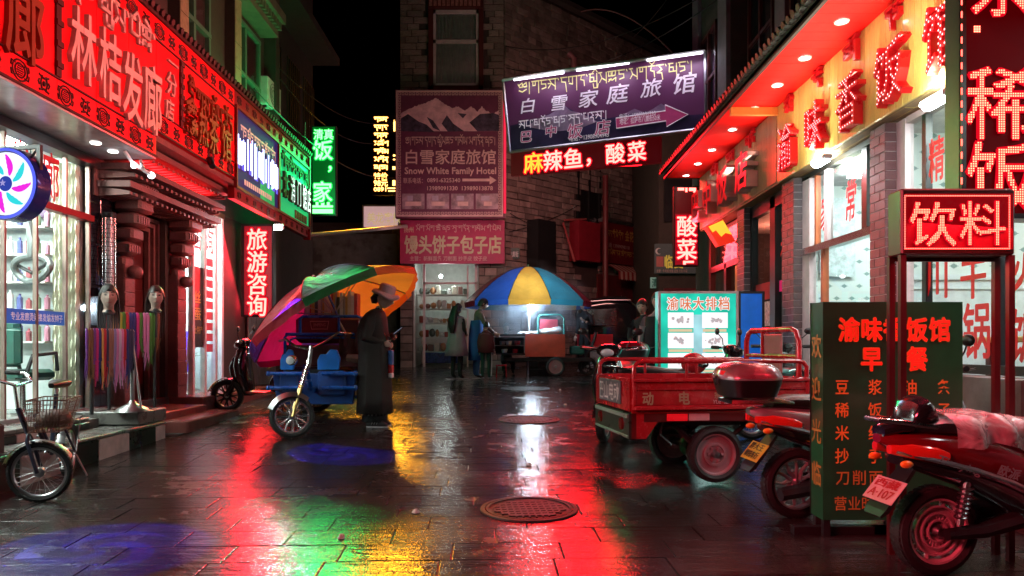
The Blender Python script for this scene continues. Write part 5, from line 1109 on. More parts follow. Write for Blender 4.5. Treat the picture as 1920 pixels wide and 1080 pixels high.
area('added_wall_wash', bhit(1100, 318, -.4), (2.2, 22.5, 3.4), 3.0, .4, (1, .42, .38), 110)  # unseen lamp added behind the board to brighten the stone wall
area('added_upper_wash', bhit(1100, 120, -.3), (-.3, 21, 9), 3.0, .1, (1, .62, .5), 12)  # unseen lamp added behind the banner to lift the upper hotel wall
area('added_hotel_fill', (-1.5, 17.8, 3.9), (-1.7, 20.5, 6.2), 2.2, .2, (1, .50, .58), 30)  # unseen lamp added in mid-air to brighten the hotel boards
# upright red diode sign at the restaurant corner
lu = thing('sour_dish_sign', 'upright red diode sign with glowing characters at the far corner of the restaurant canopy', 'sign', fr(1287, 425, 13.6))
fbox(1264, 349, 1310, 499, 13.6, .14).build('case', m_dark, lu, True); fbox(1266, 351, 1308, 497, 13.585, .012).build('board', p_dkred, lu, True); fbox(1266, 401, 1308, 496, 13.58, .003).build('lit_board', p_red, lu, True)
for s, y in (('酸', 404), ('菜', 447)): halo('character', s, lu, 1268, y, 1307, y + 40, 13.575, c_red, g_red)
mb = MB()
for q in ((1271, 352, 1283, 357), (1285, 352, 1289, 360), (1292, 352, 1305, 358), (1300, 352, 1304, 361), (1281, 489, 1286, 496), (1281, 489, 1301, 493)): fb = fbox(*q, 13.57, .004); mb.add(fb.v, fb.f)
mb.build('cut_characters', c_red, lu, True)
area('sour_sign_light', fr(1287, 450, 13.4), (1.5, 7, 1), .4, 1.0, (1, .04, .06), 50)
lt = thing('tilted_lantern_sign', 'tilted red and yellow lantern box sign under the far end of the fascia', 'sign', fr(1352, 432, 12))
q = [fr(*p, 11.9) for p in ((1325, 424), (1355, 411), (1379, 452), (1348, 461))]; mb = MB(); mb.prism([(p.x, p.z) for p in q], (0, 11.9, 0), EX, EZ, V3((0, .2, 0))); mb.build('box', mat('red_lantern', (.6, .05, .02), .4, emit=(1, .03, .01), es=.9), lt, True)
q = [fr(*p, 11.9) for p in ((1328, 425), (1355, 413), (1372, 440), (1360, 437), (1352, 444), (1342, 432), (1336, 436))]; mb = MB(); mb.prism([(p.x, p.z) for p in q], (0, 11.89, 0), EX, EZ, V3((0, -.004, 0))); mb.build('yellow_print', emi('lantern_yellow', (1, .5, .04), 1.6), lt, True)
# small signs on the side street
def onside(t0, t1, z0, z1, n=.1): return sd(t0, n, z0), t1 - t0, z1 - z0
sg = thing('dark_red_shop_sign', 'dark red shop sign with yellow lettering above the striped awning', 'sign', sd(5.5, .2, 4.4))
mb = MB(); sbox(mb, 4.15, 6.9, .06, .2, 3.98, 5.25); mb.build('board', mat('dark_red_board', (.17, .008, .015), .45), sg, True)
mb = MB(); sbox(mb, 4.1, 6.95, .06, .28, 5.25, 5.36); mb.build('hood', m_steel, sg, True)
m_yp = mat('yellow_sign_print', (.55, .35, .08), .5); m_wp = mat('pale_sign_print', (.5, .35, .3), .5)
O_, w_, h_ = onside(5.3, 6.75, 4.75, 5.1, .205); char('characters', '金花虾土特产', m_yp, sg, O_, D, EZ, w_, h_, .004, .02)
mb = MB(); tib(mb, 'gsr.gi.me.dog.', sd(4.25, .205, 4.75), D, EZ, 1.0, .32, .003, .09); mb.build('tibetan_lettering', m_yp, sg, True, fix=False)
O_, w_, h_ = onside(4.3, 5.55, 4.48, 4.62, .205); char('phone_lettering', '电话 13989098318', m_wp, sg, O_, D, EZ, w_, h_, .004, .02, em=False)
mb = MB(); tib(mb, 'gis.mes.rn.Tog.sN.mei.kor.gi.bes.', sd(4.2, .205, 4.18), D, EZ, 2.5, .28, .003, .09); mb.build('tibetan_lettering', m_yp, sg, True, fix=False)
sl = thing('dark_food_sign', 'dark grey sign with yellow characters and a crescent behind the upright red sign', 'sign', fr(1265, 487, 20))
fbox(1228, 457, 1312, 512, 20, .12).build('board', mat('charcoal_board', (.07, .075, .07), .5, emit=(.5, .5, .45), es=.04), sl, True)
fchar('character', '临', mat('yellow_lit_print', (.6, .45, .05), .5, emit=(1, .7, .1), es=.3), sl, 1245, 478, 1262, 503, 19.995, .004, .03); fchar('character', '夏', mat('yellow_lit_print', (.6, .45, .05)), sl, 1264, 478, 1281, 503, 19.995, .004, .03)
fbox(1231, 481, 1244, 500, 19.99, .004).build('emblem_patch', mat('red_patch', (.4, .1, .08), .5, emit=(1, .2, .15), es=.1), sl, True)
mb = MB(); c0 = fr(1235, 471, 19.99); mb.prism([(.09 * math.cos(a), .09 * math.sin(a)) for a in [PI * .35 + i * PI * 1.3 / 10 for i in range(11)]] + [(.03 + .07 * math.cos(a), .07 * math.sin(a)) for a in [PI * 1.6 - i * PI * 1.2 / 10 for i in range(11)]], c0, EX, EZ, V3((0, -.004, 0))); mb.build('crescent', m_white, sl, True)
fchar('lettering', '主营：牛肉面 炒面 盖面 拉面 炒菜', m_wp, sl, 1231, 505, 1300, 511, 19.995, .003, .02)
sk = thing('teal_window_sign', 'small pale teal sign with green characters below the dark grey sign', 'sign', fr(1245, 530, 20.5))
fbox(1220, 520, 1275, 540, 20.5, .08).build('board', mat('pale_teal', (.3, .5, .42), .5, emit=(.4, 1, .8), es=.12), sk, True); fchar('characters', '清真面馆', mat('dark_green_print', (.02, .15, .1), .5), sk, 1222, 522, 1266, 539, 20.495, .004, .02)
# ---- tall diode board and drinks sign, near right
d_core = emi('dot_diode', (1, .12, .07), 10); d_halo = emi('dot_halo', (1, .005, .02), 1.0); d_border = emi('border_diode', (1, .08, .06), 7)
nr = thing('tall_diode_board', 'tall red dot diode board with large lit characters at the near right side', 'sign', (3.1, 4.6, 3.2))
YB = 4.6; x0 = fr(1800, 0, YB).x; x1 = x0 + .70; zb = fr(0, 410, YB).z
mb = MB(); mb.box(x0, YB, zb, x1, YB + .16, 4.3); mb.build('case', mat('green_grey_case', (.10, .16, .12), .35, .3), nr, True)
mb = MB(); frame(mb, x0, zb, x1, 4.3, YB - .015, YB + .01, .03); mb.build('frame', m_black, nr, True)
mb = MB(); mb.box(x0 + .03, YB - .006, zb + .03, x1 - .03, YB - .001, 4.27); mb.build('board', mat('near_diode_board', (.02, .001, .002), .7, emit=(1, 0, .012), es=.07, spec=.05), nr, True)  # faint emission painted in for the diodes' light on the board
def dotchar(parent, s, px0, py0, px1, py1, Y, n=32, ny=None, keep=None):
    a, b = fr(px0, py1, Y), fr(px1, py0, Y); mb = MB()
    char('glow', s, d_halo, parent, (a.x, Y - .003, a.z), EX, EZ, b.x - a.x, b.z - a.z, .002, .028)  # halo of light painted as a bolder emissive letter
    dots(mb, s, (a.x, Y - .006, a.z), EX, EZ, b.x - a.x, b.z - a.z, n, ny or n, .006, .004, .64, keep); o = mb.build('character', d_core, parent, True, fix=False); o['kind'] = 'stuff'
YD = YB - .01
dotchar(nr, '稀', 1808, 122, 1948, 262, YD); dotchar(nr, '饭', 1808, 262, 1948, 402, YD)

dotchar(nr, '条', 1808, -108, 1948, 32, YD)
mb = MB()
for i in range(3):
    for j in range(3): p = fr(1828 + i * 4.3, 50 + j * 4.3, YD - .01); mb.box(p.x - .005, p.y, p.z - .005, p.x + .005, p.y + .002, p.z + .005)
mb.build('dot_mark', d_core, nr, True)['kind'] = 'stuff'
for k in range(22):
    py = 345 - k * 24; mb = fbox(1800.5, py - 12, 1803.0, py, YB - .02, .003); 
    mb.xf(MX.Translation((.006, 0, 0))); mb.build('border_light', d_border, nr, True)
for z in (2.55, 3.7): mb = MB(); mb.box(x1, YB + .05, z, 3.60, YB + .11, z + .05); mb.build('bracket', m_dark, nr, True)
area('tall_board_light', ((x0 + x1) / 2, YB - .06, 3.3), (1.8, 0, 1.4), .7, 1.8, (1, .08, .09), 30)
dk = thing('drinks_sign', 'red dot diode drinks sign on a tall dark frame standing behind the maroon scooter', 'sign', (2.4, 4.0, gz(4)))
YS = 4.0; a, b = fr(1690, 478, YS), fr(1904, 353, YS)
mb = MB(); mb.rbox(((a.x + b.x) / 2, YS + .075, (a.z + b.z) / 2), b.x - a.x, .15, b.z - a.z, .01); mb.build('case', mat('red_black_case', (.05, .008, .01), .35), dk, True)
m_leg = mat('dark_red_leg', (.06, .008, .01), .4, .2)
for x in (a.x + .015, b.x - .015):
    for y in (YS + .02, YS + .14): mb = MB(); mb.box(x - .016, y - .016, gz(y) - .005, x + .016, y + .016, a.z); mb.build('leg', m_leg, dk, True)
for z in (a.z - .02, .45): mb = MB(); mb.box(a.x + .03, YS + .128, z, b.x - .03, YS + .152, z + .03); mb.build('crossbar', m_leg, dk, True)
mb = MB(); mb.box(a.x + .02, YS - .012, a.z + .03, b.x - .02, YS - .002, b.z - .03); mb.build('board', mat('drinks_diode_board', (.08, .001, .002), .6, emit=(1, 0, .012), es=.22, spec=.1), dk, True)  # board emission painted in for light spreading from the diodes
dotchar(dk, '饮', 1702, 377, 1793, 462, YS - .014, 30, 28); dotchar(dk, '料', 1795, 375, 1886, 460, YS - .014, 30, 28)
mb = MB(); P, Q = fr(1697, 466, YS - .02), fr(1893, 367, YS - .02); n = 60
for i in range(n + 1):
    for z in (P.z, Q.z): x = P.x + (Q.x - P.x) * i / n; mb.box(x - .003, P.y, z - .003, x + .003, P.y + .002, z + .003)
for i in range(1, 31):
    for x in (P.x, Q.x): z = P.z + (Q.z - P.z) * i / 31; mb.box(x - .003, P.y, z - .003, x + .003, P.y + .002, z + .003)
mb.build('border_diodes', d_border, dk, True)['kind'] = 'stuff'
area('drinks_sign_light', ((a.x + b.x) / 2, YS - .06, (a.z + b.z) / 2), (2.3, 3.2, .3), .55, .3, (1, .05, .1), 34)
area('drinks_sign_down', ((a.x + b.x) / 2, YS + .05, a.z - .03), (2.35, 3.8, 0), .5, .1, (1, .03, .06), 5)
# ---- green breakfast menu stand
mn = thing('breakfast_menu_board', 'dark green upright menu box with red title and orange characters behind the maroon scooter', 'sign', (2.3, 4.5, gz(4.5)))
YN = 4.45; a, b = fr(1543, 975, YN), fr(1805, 566, YN)
m_mgreen = mat('bottle_green_board', (.012, .11, .04), .32, coat=.3, dirt=.15)
mb = MB(); mb.box(a.x, YN, a.z, b.x, YN + .18, b.z); mb.build('box', m_mgreen, mn, True)
mb = MB(); frame(mb, a.x - .004, a.z - .004, b.x + .004, b.z + .004, YN + .176, YN + .186, .02); mb.build('frame', m_dark, mn, True)
for x in (a.x + .01, b.x - .05):
    for y in (YN + .01, YN + .13): mb = MB(); mb.box(x, y, gz(y) - .003, x + .04, y + .04, a.z); mb.build('leg', m_dark, mn, True)
mb = MB(); mb.box(a.x - .15, YN + .06, gz(YN) - .0, a.x + .5, YN + .12, gz(YN) + .05); mb.box(b.x - .5, YN + .06, gz(YN), b.x + .1, YN + .12, gz(YN) + .05); mb.build('foot_bar', m_dark, mn, True)
m_mr = mat('red_menu_print', (.75, .02, .01), .5, emit=(1, .03, .01), es=.35); m_mo = mat('orange_menu_print', (.60, .17, .03), .5, emit=(1, .25, .03), es=.10); m_my = mat('olive_menu_print', (.42, .28, .05), .5)  # emission painted into the reflective print to make it glow
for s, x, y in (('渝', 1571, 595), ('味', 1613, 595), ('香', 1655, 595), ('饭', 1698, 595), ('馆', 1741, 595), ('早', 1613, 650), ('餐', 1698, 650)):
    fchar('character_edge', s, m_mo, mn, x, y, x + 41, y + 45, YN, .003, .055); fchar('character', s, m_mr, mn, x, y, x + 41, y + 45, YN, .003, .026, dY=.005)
for i, row in enumerate(('豆浆油条', '稀饭包子', '米线花卷', '抄手馄饨')):
    for s, x in zip(row, (1565, 1627, 1693, 1756)): fchar('character', s, m_mo, mn, x, 711 + i * 43, x + 27, 740 + i * 43, YN, .003, .012)
for s, x in zip('刀削面', (1566, 1597, 1628)): fchar('character', s, m_my, mn, x, 881, x + 28, 909, YN, .003, .010)
for s, x in zip('营业时间', (1563, 1589, 1614, 1640)): fchar('character', s, m_my, mn, x, 930, x + 25, 957, YN, .003, .008)
for i, s in enumerate('欢迎光临'):
    z = fr(0, 672 + i * 81, YN).z; char('side_character', s, m_my, mn, (a.x, YN + .165, z), -EY, EZ, .15, .15, .003, .012)
# ---- turquoise lit menu stand and blue back
tl = thing('turquoise_lightbox', 'glowing turquoise menu lightbox with dish pictures behind the red cargo tricycle', 'sign', (2.4, 9.5, gz(9.5)))
YT = 9.5; a, b = fr(1234, 546, YT), fr(1384, 720, YT); z0 = .52
mb = MB(); mb.box(a.x, YT + .01, z0, b.x, YT + .2, a.z); mb.build('box', mat('turquoise_side', (.02, .35, .3), .4, emit=(.0, 1, .75), es=.25), tl, True)
mb = MB(); frame(mb, a.x, z0, b.x, a.z, YT - .02, YT + .03, .03); mb.build('frame', mat('pinkish_alu', (.5, .3, .3), .35, .6), tl, True)
mb = MB(); mb.box(a.x + .03, YT - .004, z0 + .03, b.x - .03, YT + .008, a.z - .03); mb.build('face', emi('turquoise_lit', (.03, .80, .58), .95, 2.5), tl, True)
mb = MB(); p0, p1 = fr(1300, 590, YT), fr(1322, 720, YT); mb.box(p0.x, YT - .008, z0 + .03, p1.x, YT - .005, p0.z); mb.build('pale_column', emi('pale_lit', (.45, .85, .92), .95, 3), tl, True)
for i in range(3):
    for j, x in enumerate((1252, 1316)):
        y = 586 + i * 38; f = MB(); p, q = fr(x, y + 29, YT), fr(x + 48, y, YT); f.rbox(((p.x + q.x) / 2, YT - .012, (p.z + q.z) / 2), q.x - p.x, .008, q.z - p.z, .003); fo = f.build('dish_picture', emi('white_lit', (1, .95, .97), 1.3), tl, True)
        f = MB(); c = V3(((p.x + q.x) / 2, YT - .018, (p.z + q.z) / 2))
        for k2 in range(16): f.lathe([(.001, 0), (random.uniform(.008, .022), .001)], c + V3((random.gauss(0, .045), -.0005 * k2, random.gauss(0, .022))), (0, -1, 0), 7)
        f.build('printed_dish', mat('grey_dish_print', (.4, .38, .38), .6, emit=(.8, .7, .75), es=.5), fo, True)
        fbox(x + 2, y + 31, x + 46, y + 36, YT - .014, .004).build('caption', emi('pale_orange_caption', (1, .8, .5), .9), tl, True)
for k, s in enumerate('渝味大排档'):
    x = 1250 + k * 24; fchar('character_edge', s, emi('white_lit', (1, .95, .97), 1.3), tl, x, 557, x + 22, 581, YT, .002, .07, dY=.008); fchar('character', s, emi('orange_lit', (1, .27, .12), .9), tl, x, 557, x + 22, 581, YT, .002, .02, dY=.014)
for x in (a.x + .02, b.x - .06): mb = MB(); mb.box(x, YT + .08, gz(YT), x + .04, YT + .12, z0); mb.build('leg', m_dark, tl, True)
area('turquoise_throw', (2.4, YT - .05, 1.3), (2.2, 5, .6), .95, 1.2, (.5, 1, .9), 7)
bb = thing('blue_board', 'plain bright blue board with a dark frame standing beside the turquoise lightbox', 'sign', (3.1, 9.9, gz(9.9)))
YQ = 9.9; a, b = fr(1384, 549, YQ), fr(1430, 720, YQ)
mb = MB(); mb.box(a.x, YQ, .55, b.x, YQ + .1, a.z); mb.build('panel', mat('blue_panel', (.01, .13, .55), .4, emit=(.0, .2, 1), es=.30), bb, True)
mb = MB(); frame(mb, a.x, .5, b.x + .02, a.z + .02, YQ - .02, YQ + .11, .03); mb.build('frame', m_dark, bb, True)
for x in (a.x + .05, b.x - .05): mb = MB(); mb.box(x, YQ + .02, gz(YQ), x + .03, YQ + .06, .5); mb.build('leg', m_dark, bb, True)
# ---- barber disc
bd = thing('barber_disc_sign', 'round lit barber sign with pink and turquoise petals on a wall bracket', 'sign', (-4.1, 6.05, 2.63), -.16)
mb = MB(); mb.lathe([(.001, .1), (.27, .1), (.295, .08), (.295, -.06), (.27, -.075), (.255, -.06)], (0, 0, 0), (0, 1, 0), 40); mb.build('case', mat('navy_case', (.02, .03, .2), .25, coat=.5), bd, smooth=True)
mb = MB(); mb.lathe([(.001, -.06), (.262, -.06)], (0, 0, 0), (0, 1, 0), 40); mb.build('lit_disc', emi('disc_white', (.80, .84, 1), 1.5), bd)
mb = MB(); mb.tube([(.275 * math.cos(a_), -.072, .275 * math.sin(a_)) for a_ in [2 * PI * i / 40 for i in range(40)]], .012, n=6, closed=True); mb.build('blue_ring', emi('disc_blue', (.12, .16, 1), 1.2), bd)
for k in range(8):
    P = []; n = 9
    def sp(r, w): a_ = k * PI / 4 + r * 3.2; return (r * math.cos(a_) - w * math.sin(a_), r * math.sin(a_) + w * math.cos(a_))
    up = [sp(.075 + .16 * i / n, .006 + .022 * math.sin(PI * i / n) + (.004 if i % 2 else 0)) for i in range(n + 1)]; dn = [sp(.075 + .16 * i / n, -.006 - .022 * math.sin(PI * i / n)) for i in range(n, -1, -1)]
    mb = MB(); mb.prism(up + dn, (0, -.064, 0), EX, EZ, V3((0, -.004, 0))); mb.build('petal', emi('petal_pink', (1, .03, .85), 1.1) if k % 2 else emi('petal_cyan', (.04, .8, .85), 1.1), bd)
mb = MB(); mb.lathe([(.001, -.085), (.045, -.08), (.062, -.062)], (0, 0, 0), (0, 1, 0), 24); mb.build('hub', emi('hub_blue', (.05, .09, .6), .8), bd)
mb = MB(); mb.prism([(r * math.cos(PI / 2 + i * PI / 5), r * math.sin(PI / 2 + i * PI / 5)) for i in range(10) for r in [(.03 if i % 2 == 0 else .012)]], (0, -.088, 0), EX, EZ, V3((0, -.003, 0))); mb.build('star', emi('hub_star', (.5, .45, .9), .9), bd)
mb = MB(); mb.box(-.62, -.01, .29, .27, .02, .32); mb.box(.235, -.01, -.1, .27, .02, .29); mb.tube([(.25, 0, .3), (.18, 0, .22)], .01); mb.build('bracket', m_black, bd)
area('disc_light', (-4.0, 5.85, 2.63), (-2.5, 3.5, .5), .45, .45, (.6, .65, 1), 8)
# projected blue patterns on the paving come from two small gobo projectors
def gobo(name, label, loc, tgt, ang, power, rays, parent_loc=None):
    t = thing(name, label, 'lamp', loc)
    mb = MB(); mb.lathe([(.001, 0), (.04, 0), (.045, .15), (.001, .16)], (0, 0, 0), V3(loc) - V3(tgt), 14); mb.build('barrel', m_black, t, smooth=True)
    s = spot('projector_beam', loc, tgt, (.07, .04, 1), power, ang, .35, .004, t); l = s.data; l.use_nodes = True; N = l.node_tree.nodes; L = l.node_tree.links
    em = [n for n in N if n.type == 'EMISSION'][0]; tc = N.new('ShaderNodeTexCoord'); mp = N.new('ShaderNodeSeparateXYZ'); L.new(tc.outputs['Normal'], mp.inputs[0])
    def mt(op, a_, b_=0.0):
        n = N.new('ShaderNodeMath'); n.operation = op
        for i, q in enumerate((a_, b_)):
            if hasattr(q, 'links'): L.new(q, n.inputs[i])
            else: n.inputs[i].default_value = q
        return n.outputs[0]
    x = mt('DIVIDE', mp.outputs[0], mp.outputs[2]); y = mt('DIVIDE', mp.outputs[1], mp.outputs[2]); k = 1 / math.tan(math.radians(ang / 2)); x = mt('MULTIPLY', x, k); y = mt('MULTIPLY', y, k)
    r = mt('SQRT', mt('ADD', mt('MULTIPLY', x, x), mt('MULTIPLY', y, y))); th = mt('ARCTAN2', y, x)
    ring = mt('LESS_THAN', mt('ABSOLUTE', mt('SUBTRACT', r, .9)), .05)
    wv = mt('GREATER_THAN', mt('SINE', mt('ADD', mt('MULTIPLY', th, rays), mt('MULTIPLY', r, 14.0))), .25); ins = mt('LESS_THAN', r, .62); pat = mt('MULTIPLY', wv, ins)
    v = mt('ADD', mt('ADD', mt('MULTIPLY', ring, .5), mt('MULTIPLY', pat, .9)), .6); wh = N.new('ShaderNodeMix'); wh.data_type = 'RGBA'; wh.inputs[6].default_value = (.09, .04, 1, 1); wh.inputs[7].default_value = (.32, .30, 1, 1); L.new(pat, wh.inputs[0]); L.new(wh.outputs[2], em.inputs[0]); L.new(v, em.inputs[1])
    return t
g1 = gnd(175, 1030); gobo('logo_projector', 'black projector under the salon sign throwing blue light near the bicycle', (-4.0, 4.5, 3.3), g1, 19, 11000, 3)
g2 = gnd(640, 848); gobo('logo_projector', 'black projector by the doorway throwing blue light before the blue tricycle', (-3.9, 9.6, 3.65), g2, 13, 17000, 5)
# unseen area lamps added for red light between the signs and on the soffit
area('added_canopy_throw', (2.72, 8.0, 4.30), (-3.9, 8.0, 4.6), 9, .12, (1, .24, .21), 200, 70)
for y in (5, 8, 11): area('added_soffit_wash', (3.3, y, 3.95), (3.02, y, 4.37), 3, .1, (1, .75, .55), 15, 110)  # unseen lamps added to brighten the red soffit from below
area('added_left_throw', (-3.9, 7.2, 4.0), (1.5, 6.5, .6), 5, 1.0, (1, .05, .07), 16)
area('added_near_throw', (-3.5, .4, 3.3), (2.3, 3.9, .3), 2.2, .8, (1, .07, .11), 70, 60)  # unseen red lamp added out of view for the near scooter
# ================================================================ VEHICLES
def wheel(t, c, ax, R, w, style='alloy', n=5, rim_m=None, name='wheel', tr=.28):
    c, ax = V3(c), V3(ax).normalized(); th = R * tr; h = w / 2; mb = MB()
    mb.lathe([(R - th, -h * .62), (R - th * .55, -h), (R - th * .15, -h * .82), (R, -h * .35), (R, h * .35), (R - th * .15, h * .82), (R - th * .55, h), (R - th, h * .62)], c, ax, 40)
    k = 44
    for i in range(k):                                               # tread blocks
        a = 2 * PI * i / k; u = ax.cross(EZ) if abs(ax.z) < .9 else EX; u.normalize(); v = ax.cross(u); d = u * math.cos(a) + v * math.sin(a); e = -u * math.sin(a) + v * math.cos(a)
        M = MX((( d.x, e.x, ax.x, 0), (d.y, e.y, ax.y, 0), (d.z, e.z, ax.z, 0), (0, 0, 0, 1)))
        for s in (-.4, .4): mb.cbox(c + d * (R - .002) + ax * h * s, .006, R * .10, h * .5, M)
    o = mb.build(name, m_rubber, t, smooth=True); Ri = R - th; m = rim_m or m_alloy; mb = MB()
    mb.lathe([(Ri * 1.03, -h * .66), (Ri * 1.06, -h * .70), (Ri * .97, -h * .66), (Ri * .92, -h * .3), (Ri * .9, 0), (Ri * .92, h * .3), (Ri * .97, h * .66), (Ri * 1.06, h * .7), (Ri * 1.03, h * .66)], c, ax, 36)
    u = ax.cross(EZ) if abs(ax.z) < .9 else EX; u.normalize(); v = ax.cross(u)
    if style == 'alloy':
        for i in range(n):
            a = 2 * PI * i / n + .3; d = u * math.cos(a) + v * math.sin(a); e = v * math.cos(a) - u * math.sin(a); r0, r1, w0, w1 = Ri * .2, Ri * .95, Ri * .16, Ri * .10
            for s in (-1, 1):
                P = [c + d * r0 + e * w0 * .2, c + d * r1 * .55 + e * s * w0 * 1.1, c + d * r1 + e * s * Ri * .22]
                mb.tube(P, [w0 * .7, w0 * .45, w0 * .4], n=6)
    elif style == 'wire':
        for i in range(n):
            a = 2 * PI * i / n; b = a + (.7 if i % 2 else -.7); s = h * .5 * (1 if (i // 2) % 2 else -1)
            mb.tube([c + (u * math.cos(b) + v * math.sin(b)) * Ri * .10 + ax * s, c + (u * math.cos(a) + v * math.sin(a)) * Ri * .94], .0014, n=4)
    elif style == 'disc':
        mb.lathe([(.001, -h * .15), (Ri * .95, -h * .2), (Ri * .95, h * .05), (.001, h * .1)], c, ax, 36)
        mb.lathe([(Ri * .62, -h * .2), (Ri * .60, -h * .42), (Ri * .46, -h * .42), (Ri * .44, -h * .2)], c, ax, 36)
        for i in range(n):
            a = 2 * PI * i / n; mb.lathe([(.001, -h * .55), (Ri * .075, -h * .52), (Ri * .08, -h * .3)], c + (u * math.cos(a) + v * math.sin(a)) * Ri * .35, ax, 8)
    elif style == 'slot':
        mb.lathe([(.001, -h * .1), (Ri * .78, -h * .1), (Ri * .78, h * .05)], c, ax, 36)
        for r in (.30, .52, .74): mb.lathe([(Ri * r, -h * .1), (Ri * r, -h * .5), (Ri * (r + .05), -h * .5), (Ri * (r + .05), -h * .1)], c, ax, 36)
        for i in range(n):
            a = 2 * PI * i / n; d = u * math.cos(a) + v * math.sin(a); mb.tube([c + d * Ri * .75, c + d * Ri * .95], Ri * .085, n=6)
        for i in range(24):
            a = 2 * PI * i / 24; d = u * math.cos(a) + v * math.sin(a); mb.tube([c + d * Ri * .34 - ax * h * .25, c + d * Ri * .52 - ax * h * .25], Ri * .012, n=4)
    mb.build('rim', m, o, smooth=True)
    mb = MB(); mb.lathe([(.001, -h * 1.05), (Ri * .14, -h * 1.0), (Ri * .2, -h * .6), (Ri * .2, h * .6), (Ri * .14, h), (.001, h * 1.05)], c, ax, 16); mb.build('hub', m_steel, o, smooth=True)
    return o
def ring(x, y, z, hw, hh, n=16, p=2.6, top=1.0):
    out = []
    for i in range(n):
        a = 2 * PI * i / n; cx, sx = math.cos(a), math.sin(a); f = lambda q: math.copysign(abs(q) ** (2 / p), q)
        out.append(V3((x, y + f(cx) * hw * (1 if sx < 0 else top), z + f(sx) * hh)))
    return out
def vring(z, x, hx, hy, n=18, p=2.6): return [V3((x + q.z * hx / .1, q.y, z)) for q in ring(0, 0, 0, hy, .1, n, p)]
def xloft(mb, secs, p=2.6, n=16): return mb.loft([ring(s[0], s[3 + 1] if len(s) > 4 else 0, s[1], s[2], s[3], n, p) for s in secs])
def scooter(label, loc, rz, body, accent, seat_m, group=None, box=None, plate=None, R=.23, rimstyle='alloy', rimn=5, cover=False, floor_m=None, mirror=True, lean=0., name='motor_scooter', rim_m=None, lampm=None):
    t = thing(name, label, 'scooter', loc, rz, group, tilt=True)
    if lean: t.matrix_basis = t.matrix_basis @ MX.Rotation(lean, 4, 'X')
    WB = 1.28; B = lambda n_, mb, m, **k: mb.build(n_, m, k.pop('par', t), smooth=k.pop('smooth', True), **k)
    wheel(t, (0, 0, R), (0, 1, 0), R, .105, rimstyle, rimn, rim_m); wheel(t, (WB, 0, R), (0, 1, 0), R, .10, rimstyle, rimn, rim_m)
    mb = MB(); mb.tube([(0, -.085, R), (.2, -.09, R + .01), (.42, -.07, .28)], [.03, .04, .05]); mb.tube([(.02, .08, R), (.3, .09, .27), (.44, .07, .3)], [.07, .08, .06]); B('swingarm', mb, m_dark)
    mb = MB(); mb.tube([(.06, -.1, R + .05), (.1, -.1, .52)], .018); 
    for k in range(7): mb.tube([(.065 + .03 * math.cos(a) + k * .005, -.1 + .03 * math.sin(a), .32 + k * .024) for a in [2 * PI * i / 10 for i in range(10)]], .006, n=4, closed=True)
    B('shock_absorber', mb, m_steel)
    # tail fairing: upper shell and darker lower shell
    mb = MB(); xloft(mb, [(-.34, .715, .03, .022), (-.27, .70, .085, .05), (-.12, .675, .13, .075), (.06, .645, .15, .095), (.26, .60, .155, .115), (.46, .52, .15, .14), (.58, .44, .13, .13), (.64, .38, .10, .10)]); ub = B('tail_fairing', mb, body)
    mb = MB(); xloft(mb, [(-.24, .615, .07, .035), (-.1, .58, .11, .05), (.1, .53, .125, .07), (.3, .45, .13, .09), (.5, .36, .13, .1), (.62, .32, .11, .07)]); B('lower_fairing', mb, accent)
    for s in (-1, 1):                                               # bright trim line down the side
        mb = MB(); mb.tube([(-.29, s * .085, .655), (-.1, s * .142, .615), (.1, s * .158, .565), (.3, s * .163, .50), (.5, s * .155, .41), (.6, s * .13, .34)], [.008, .013, .013, .012, .011, .005], n=6); B('trim', mb, m_steel)
        mb = MB(); xloft(mb, [(-.31, .665, .02, .022, s * .055), (-.22, .66, .035, .038, s * .085), (-.1, .645, .03, .038, s * .118), (-.04, .635, .012, .02, s * .135)]); B('tail_lamp', mb, mat('red_lamp_lens', (.55, .01, .01), .12, coat=1, emit=(1, .02, .01), es=.12))
        mb = MB(); mb.ball((-.26, s * .12, .60), .035, .02, .02); B('indicator', mb, mat('amber_lens', (.8, .25, .02), .15, coat=.5))
    mb = MB(); mb.tube([(-.05, -.1, .77), (-.25, -.09, .80), (-.36, -.05, .81), (-.36, .05, .81), (-.25, .09, .80), (-.05, .1, .77)], .014); B('grab_rail', mb, m_chrome)
    mb = MB(); xloft(mb, [(-.2, .765, .08, .025), (-.05, .775, .12, .045), (.15, .765, .13, .05), (.3, .745, .12, .045), (.5, .735, .12, .05), (.64, .70, .09, .06), (.69, .66, .06, .05)]); B('seat', mb, seat_m)
    mb = MB(); mb.add([(-.17, -.055, .56), (-.17, .055, .56), (-.34, -.075, .36), (-.34, .075, .36), (-.36, -.06, .33), (-.36, .06, .33), (-.155, -.055, .55), (-.155, .055, .55), (-.32, -.075, .345), (-.32, .075, .345), (-.35, -.06, .32), (-.35, .06, .32)], [(0, 1, 3, 2), (2, 3, 5, 4), (6, 8, 9, 7), (8, 10, 11, 9), (0, 2, 8, 6), (2, 4, 10, 8), (1, 7, 9, 3), (3, 9, 11, 5), (4, 5, 11, 10)]); B('mudguard', mb, m_black, smooth=False)
    mb = MB(); d = V3((-.17, 0, -.2)).normalized(); MM = MX.Translation((-.285, 0, .445)) @ MX.Rotation(math.atan2(.17, .2), 4, 'Y'); mb.rbox((-.006, 0, 0), .006, .22, .14, .003, None); mb.xf(MM); pl = B('number_plate', mb, mat('plate_%s' % (plate or ('white',))[0], (.62, .60, .58) if not plate else plate[1], .4), smooth=False)
